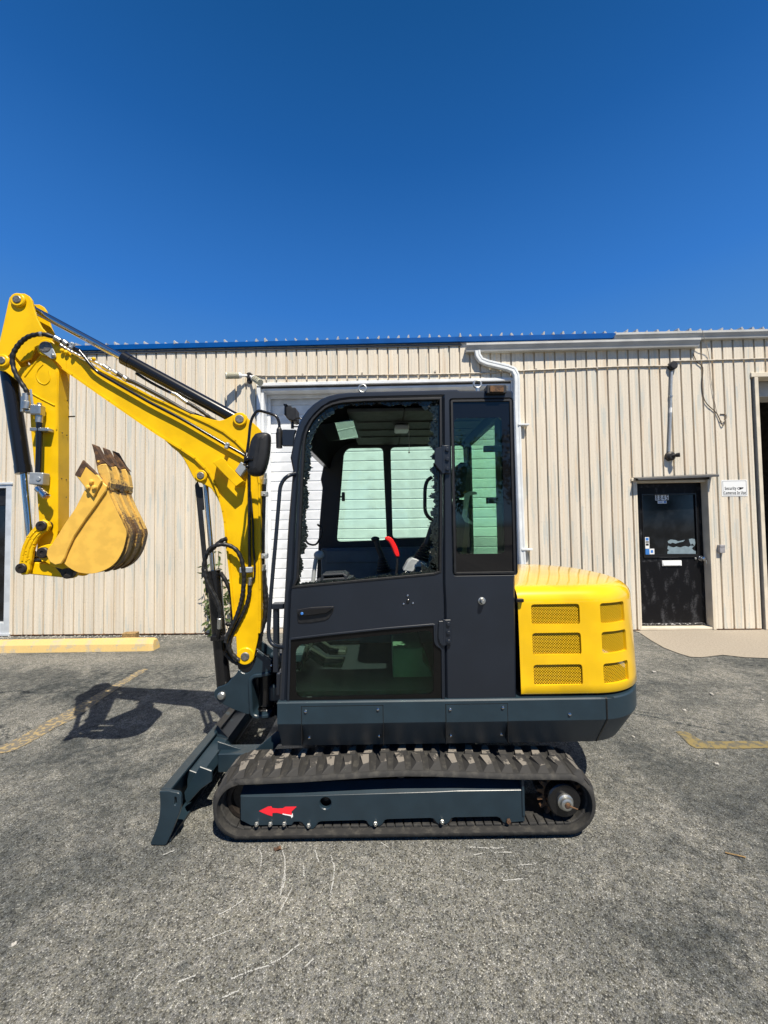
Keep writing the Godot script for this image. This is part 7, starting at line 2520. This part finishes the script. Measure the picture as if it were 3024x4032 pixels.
	XF = Transform3D()

func mirror_and_rails(t: Node):
	var z := -2.14
	var st := mb()
	tube(st, PackedVector3Array([v3(Vector2(-0.7641, 2.0113), z), v3(Vector2(-0.7536, 2.0837), z), v3(Vector2(-0.7457, 2.1615), z), v3(Vector2(-0.7342, 2.2082), z), v3(Vector2(-0.7119, 2.2429), z), v3(Vector2(-0.6916, 2.25), z), v3(Vector2(-0.6596, 2.2422), z), v3(Vector2(-0.619, 2.2284), z), v3(Vector2(-0.5958, 2.2134), z), v3(Vector2(-0.5829, 2.1825), z), v3(Vector2(-0.581, 2.1532), z)]), 0.0078, 10, 5)
	var m := obj("mirror_arm", st, M.black, t)
	st = mb()
	lathe(st, v3(Vector2(-0.5821, 2.0379), z), v3(Vector2(-0.5816, 2.1532) - Vector2(-0.5821, 2.0379), 0.0), [[0, 0.0], [0, 0.017], [0.085, 0.019], [0.086, 0.0165], [0.105, 0.015], [0.115, 0.010], [0.115, 0.0]], 18)
	obj("arm_socket", st, M.plastic, m)
	# mirror head, seen from the back
	st = mb()
	var head := smooth2(pv([-0.721, 2.1084, -0.7065, 2.1213, -0.6716, 2.1267, -0.6455, 2.1234, -0.6325, 2.1101, -0.6298, 2.0808, -0.6329, 2.0342, -0.6403, 1.9761, -0.6536, 1.9268, -0.6696, 1.8937, -0.6899, 1.8824, -0.7217, 1.8799, -0.7438, 1.887, -0.7607, 1.9078, -0.7575, 1.9801, -0.7408, 2.0732]), 2)
	var keep := XF
	XF = Transform3D()
	for k in 4:
		var o: float = [0.0, -0.003, -0.010, -0.020][k]
		var o2: float = [-0.003, -0.010, -0.020, -0.045][k]
		var za: float = z + [0.0, 0.016, 0.026, 0.032][k]
		var zb: float = z + [0.016, 0.026, 0.032, 0.036][k]
		var pa := grown(head, o)
		var pb := grown(head, o2)
		st.set_smooth_group(1)
		for i in pa.size():
			var j := (i + 1) % pa.size()
			quad(st, v3(pa[i], za), v3(pa[j], za), v3(pb[j], zb), v3(pb[i], zb), v3(pa[i] - Vector2(-0.6808, 2.0087), 0.05))
		st.set_smooth_group(-1)
	plate(st, grown(head, -0.045), z + 0.036, z + 0.02, 0.0)
	plate(st, head, z + 0.0, z - 0.012, 0.003)
	obj("mirror_head", st, M.plastic, m)
	st = mb()
	ball(st, v3(Vector2(-0.7499, 1.9741), z + 0.035), 0.017, 10)
	ball(st, v3(Vector2(-0.75, 1.93), z + 0.035), 0.011, 10)
	cyl(st, v3(Vector2(-0.7675, 1.9744), z + 0.03), v3(Vector2(-0.717, 1.9737), z + 0.03), 0.013, 12)
	cyl(st, v3(Vector2(-0.7641, 2.0113), z), v3(Vector2(-0.7642, 1.9389), z + 0.03), 0.010, 10)
	obj("clamp_ball", st, M.black, m)
	# bracket from the cab post
	st = mb()
	plate(st, soft(pv([-0.5575, 2.1347, -0.4785, 2.1322, -0.4902, 2.1034, -0.4963, 2.0413, -0.5063, 2.0415, -0.5566, 2.0422]), 0.006, 2), -2.105, -2.125, 0.003)
	obj("mirror_bracket", st, M.slate, t)
	# work lamp on the cab front
	st = mb()
	plate(st, soft(pv([-0.551, 2.2855, -0.5196, 2.2851, -0.5167, 2.273, -0.4943, 2.2727, -0.4938, 2.2034, -0.5082, 2.1975, -0.5216, 2.2007, -0.535, 2.2039, -0.5499, 2.2192]), 0.005, 2), -2.16, -2.26, 0.004)
	var wl := obj("work_lamp", st, M.plastic, t)
	st = mb()
	plate(st, pv([-0.5629, 2.2948, -0.5435, 2.293, -0.5375, 2.2839, -0.551, 2.284, -0.5513, 2.2252, -0.5581, 2.2314, -0.557, 2.2811, -0.5614, 2.2842]), -2.155, -2.265, 0.002)
	obj("lamp_bezel", st, M.black, wl)
	st = mb()
	cyl(st, v3(Vector2(-0.5216, 2.2007), -2.2), v3(Vector2(-0.5218, 2.1616), -2.2), 0.009, 10)
	bar(st, v3(Vector2(-0.5203, 2.1736), -2.2), v3(Vector2(-0.4845, 2.1725), -2.2), 0.02, 0.006)
	tube(st, PackedVector3Array([v3(Vector2(-0.4961, 2.22), -2.2), v3(Vector2(-0.4811, 2.2228), -2.2), v3(Vector2(-0.4663, 2.212), -2.2)]), 0.005, 6, 4)
	obj("lamp_stem", st, M.black, wl)
	# grab rail along the front post
	st = mb()
	var rz := -2.03
	tube(st, PackedVector3Array([v3(Vector2(-0.4773, 1.8828), -2.07), v3(Vector2(-0.5026, 1.8668), rz), v3(Vector2(-0.5292, 1.8448), rz), v3(Vector2(-0.5476, 1.8064), rz), v3(Vector2(-0.5553, 1.7353), rz), v3(Vector2(-0.5711, 1.5534), rz), v3(Vector2(-0.5881, 1.3726), rz), v3(Vector2(-0.6008, 1.2291), rz), v3(Vector2(-0.6114, 1.0898), rz), v3(Vector2(-0.6117, 1.0263), rz), v3(Vector2(-0.6018, 0.9964), rz), v3(Vector2(-0.5798, 0.9763), rz), v3(Vector2(-0.5499, 0.9541), -2.07)]), 0.0105, 12, 5)
	obj("grab_rail", st, M.slate, t)
	# upright of the nose guard with its bracket
	st = mb()
	var g0 := Vector2(-0.6204, 0.7805)
	var g1 := Vector2(-0.6186, 1.1543)
	span(st, Vector3(g0.x - 0.014, g0.y, -2.22), Vector3(g1.x + 0.012, g1.y, -2.18), 0.003)
	span(st, Vector3(g0.x - 0.018, g1.y - 0.02, -2.23), Vector3(g1.x + 0.05, g1.y + 0.01, -2.17), 0.003)
	obj("nose_guard", st, M.slate, t)

# ------------------------------------------------------------------ things on the lot
func lot_things():
	# parking block
	var t := thing("parking_block", "long yellow painted concrete parking block in front of the cream wall", "parking block", Vector3(-4.0, 0, -5.2))
	XF = Transform3D()
	var st := mb()
	var keep := XF
	var end := Vector2(-3.054, -5.1197)
	# trapezoid section along x with sloped end faces
	var sec := pv([-5.23, 0.0, -5.235, 0.075, -5.20, 0.135, -5.10, 0.135, -5.065, 0.085, -5.05, 0.0])
	var n := sec.size()
	var x0 := -5.9
	var x1: float = end.x
	var rows := []
	for x in [x0, -5.0, -4.1, -3.4, x1 - 0.06, x1]:
		var row := []
		var f := 0.0 if x < x1 - 0.01 else 1.0
		for q in sec: row.append(Vector3(x - f * q.y * 0.15 + 0.02, q.y * (1.0 - 0.10 * f) + (0.003 * sin(x * 7.0 + q.x * 30.0) if q.y > 0.0 else 0.0), lerpf(q.x, -5.14, 0.22 * f)))
		row.append(row[0])
		rows.append(row)
	grid(st, rows, Vector3(-4.2, 0.05, -5.14), {}, -1)
	var last: Array = rows[rows.size() - 1]
	for i in range(1, n - 1): tri(st, last[0], last[i], last[i + 1], Vector3.RIGHT)
	obj("block", st, M.curb, t)
	# off-cut of timber behind it
	t = thing("wood_block", "short weathered timber block lying between the yellow parking block and the wall", "wood", Vector3(-3.6, 0, -5.5))
	st = mb()
	var a := Vector2(-3.7119, 0.0707)
	var b := Vector2(-3.5268, 0.1514)
	box(st, Vector3((a.x + b.x) * 0.5, 0.062, -5.5), Vector3(b.x - a.x, 0.125, 0.10), 0.006, Basis(Vector3.UP, 0.06))
	obj("timber", st, M.wood, t)
	# weed climbing beside the overhead door
	t = thing("weed", "tall leafy weed growing against the wall left of the overhead door", "plant", Vector3(-2.45, 0, -5.6))
	var r := RandomNumberGenerator.new()
	r.seed = 12
	st = mb()
	var leaf := mb()
	var keep_org := ORG
	ORG = Vector3.ZERO
	for s in [1.0, -1.0]:
		var fold := Vector3(0.016 * s, 0.030, 0.006)
		var fold2 := Vector3(0.013 * s, 0.062, 0.004)
		tri(leaf, Vector3.ZERO, fold, Vector3(0, 0.034, 0), Vector3(0, 0, 1))
		tri(leaf, fold, fold2, Vector3(0, 0.034, 0), Vector3(0, 0, 1))
		tri(leaf, fold2, Vector3(0, 0.092, -0.008), Vector3(0, 0.034, 0), Vector3(0, 0, 1))
	leaf.generate_normals()
	var leaf_mesh := leaf.commit()
	leaf_mesh.surface_set_material(0, M.leaf)
	ORG = keep_org
	var spots := []
	for k in 9:
		var x := [-2.60, -2.52, -2.47, -2.40, -2.55, -2.33, -2.18, -2.12, -2.24][k] as float
		var top := [1.05, 0.85, 0.62, 1.25, 0.45, 0.9, 1.42, 1.15, 0.7][k] as float
		var base := Vector3(x * 0.4 - 2.42 * 0.6 + (0.12 if k > 5 else 0.0), 0, -5.62)
		var p := PackedVector3Array([base, base + Vector3((x - base.x) * 0.4, top * 0.35, 0.04), base + Vector3((x - base.x) * 0.8, top * 0.7, 0.05), Vector3(x, top, -5.56 + r.randf_range(-0.03, 0.04))])
		tube(st, p, 0.005, 6, 4)
		var c := curve3(p, 6)
		for i in range(3, c.size()):
			for m in 2: spots.append([c[i], r.randf_range(0.0, TAU)])
	var stem := obj("stem", st, M.stem, t)
	for q in spots:
		if r.randf() < 0.12: continue
		var bs := Basis.from_euler(Vector3(r.randf_range(-0.5, 0.9), r.randf_range(-0.8, 0.8), q[1] if r.randf() < 0.4 else r.randf_range(1.6, 4.7))) * Basis.from_scale(Vector3.ONE * r.randf_range(0.6, 1.35))
		shared("leaf", leaf_mesh, stem, Transform3D(bs, q[0] + Vector3(r.randf_range(-0.02, 0.02), 0, r.randf_range(0.0, 0.03)) - ORG))
	# dead leaf and twigs, loose stones
	t = thing("dead_leaf", "curled brown dead leaf on the asphalt in front of the track", "leaf", v3(Vector2(Vector2(-0.5492, -1.9518).x, 0.0), Vector2(-0.5492, -1.9518).y))
	st = mb()
	var c0 := ORG
	for k in 6:
		var a0 := TAU * k / 6
		var a1 := TAU * (k + 1) / 6
		tri(st, c0 + Vector3(0, 0.012, 0), c0 + Vector3(cos(a0) * 0.02, 0.003 + 0.012 * (k % 2), sin(a0) * 0.014), c0 + Vector3(cos(a1) * 0.02, 0.003 + 0.012 * ((k + 1) % 2), sin(a1) * 0.014), Vector3.UP)
	obj("blade", st, M.rust, t)
	t = thing("twig", "thin straw coloured twig lying on the asphalt behind the excavator", "twig", Vector3(1.9, 0, -1.9))
	st = mb()
	var g0 := Vector2(1.6125, -1.8955)
	var g1 := Vector2(1.6851, -1.8691)
	tube(st, PackedVector3Array([Vector3(g0.x, 0.006, g0.y), Vector3((g0.x + g1.x) * 0.5, 0.010, (g0.y + g1.y) * 0.5 + 0.006), Vector3(g1.x, 0.006, g1.y)]), 0.003, 6, 4)
	obj("stalk", st, M.wood, t)
	# gravel and grit gathered along the foot of the wall
	st = mb()
	HOST = self
	ORG = Vector3.ZERO
	r.seed = 44
	for k in 520:
		var x := r.randf_range(-6.2, -1.9) if k < 400 else r.randf_range(2.0, 5.6)
		var s := r.randf_range(0.006, 0.022) * (1.0 if k < 400 else 0.7)
		var z := -5.75 + 0.0204 * x + r.randf_range(0.05, 0.05 + 0.35 * r.randf())
		if k > 400: z += 0.02
		box(st, Vector3(x, s * 0.3, z), Vector3(s, s * 0.7, s * 0.8), s * 0.25, Basis.from_euler(Vector3(r.randf(), r.randf() * TAU, r.randf())))
	single("gravel", st, M.stone, "loose grit gathered along the foot of the cream wall", "gravel", "", "stuff")
	var stone := mb()
	box(stone, Vector3(0, 0.006, 0), Vector3(0.026, 0.013, 0.020), 0.005, Basis.from_euler(Vector3(0.2, 0.4, 0.1)))
	stone.generate_normals()
	var sm := stone.commit()
	sm.surface_set_material(0, M.stone)
	var where := [Vector2(2.5032, -3.2846), Vector2(2.979, -3.5749), Vector2(2.8252, -4.1083), Vector2(3.3264, -3.4531), Vector2(2.1539, -2.5684), Vector2(-1.4496, -1.5341), Vector2(1.8233, -2.8977)]
	var what := ["pale pebble on the asphalt below the tail of the excavator", "pale pebble on the asphalt between the tail and the door", "larger pale pebble just behind the yellow hood", "pale pebble near the right edge beyond the yellow corner marking", "pale pebble on the dark asphalt in front of the yellow corner marking", "white pebble at the lower left edge of the lot", "pale pebble right under the counterweight"]
	for k in where.size():
		var o := MeshInstance3D.new()
		o.mesh = sm
		o.name = numbered("pebble")
		add_child(o)
		o.position = Vector3(where[k].x, 0.0, where[k].y)
		o.rotation.y = k * 1.3
		o.scale = Vector3.ONE * [1.0, 1.2, 1.5, 0.9, 0.9, 0.7, 0.8][k]
		meta(o, what[k], "pebble", "loose pebbles on the asphalt")

# ------------------------------------------------------------------ the tree line across the lot that the cab glass mirrors
func trees():
	var r := RandomNumberGenerator.new()
	r.seed = 8
	var kinds := []
	for k in 2:
		var st := mb()
		tube(st, PackedVector3Array([Vector3(0, 0, 0), Vector3(0.05, 1.5, 0), Vector3(-0.05, 3.5, 0.1), Vector3(0, 5.5, 0)]), 0.16, 8, 3)
		for j in 5:
			var a := j * 1.3
			tube(st, PackedVector3Array([Vector3(0, 2.2 + j * 0.5, 0), Vector3(cos(a) * 0.8, 3.2 + j * 0.5, sin(a) * 0.8), Vector3(cos(a) * 1.7, 3.9 + j * 0.5, sin(a) * 1.7)]), 0.06, 6, 3)
		st.generate_normals()
		var trunk := st.commit()
		trunk.surface_set_material(0, M.bark)
		st = mb()
		for c in 42:
			var d := Vector3(r.randfn(), r.randfn() * 0.9, r.randfn()).normalized() * pow(r.randf(), 0.4)
			var centre := Vector3(d.x * 2.4, 5.0 + d.y * 2.9, d.z * 2.4)
			for l in 46:
				var p := centre + Vector3(r.randfn(), r.randfn(), r.randfn()) * 0.34
				var u := Vector3(r.randfn(), r.randfn(), r.randfn()).normalized() * 0.16
				var w := u.cross(Vector3(r.randfn(), r.randfn(), r.randfn()).normalized()).normalized() * 0.09
				quad(st, p - u, p + w, p + u, p - w, Vector3(d.x, d.y + 0.3, d.z))
		st.generate_normals()
		var crown := st.commit()
		crown.surface_set_material(0, M.tree_leaf)
		kinds.append([trunk, crown])
	var words := ["tall dense tree at the left end of the row across the lot", "broad round tree second in the row across the lot", "tallest tree in the row across the lot", "low bushy tree between the taller ones across the lot", "dense tree straight behind the photographer across the lot", "slim tree right of the dense one across the lot", "wide tree near the right end across the lot", "last tree at the right end of the row across the lot", "young tree standing just in front of the row across the lot"]
	for k in 9:
		var q: Array = kinds[k % 2]
		var o := thing("tree", words[k], "tree", Vector3(-22.0 + k * 5.6, 0, 24.0 + 2.0 * sin(k * 2.1)), k * 0.9, "row of trees across the lot")
		o.scale = Vector3.ONE * [1.15, 1.0, 1.25, 0.85, 1.1, 0.95, 1.2, 1.05, 0.8][k]
		shared("trunk", q[0], o, Transform3D())
		shared("crown", q[1], o, Transform3D())
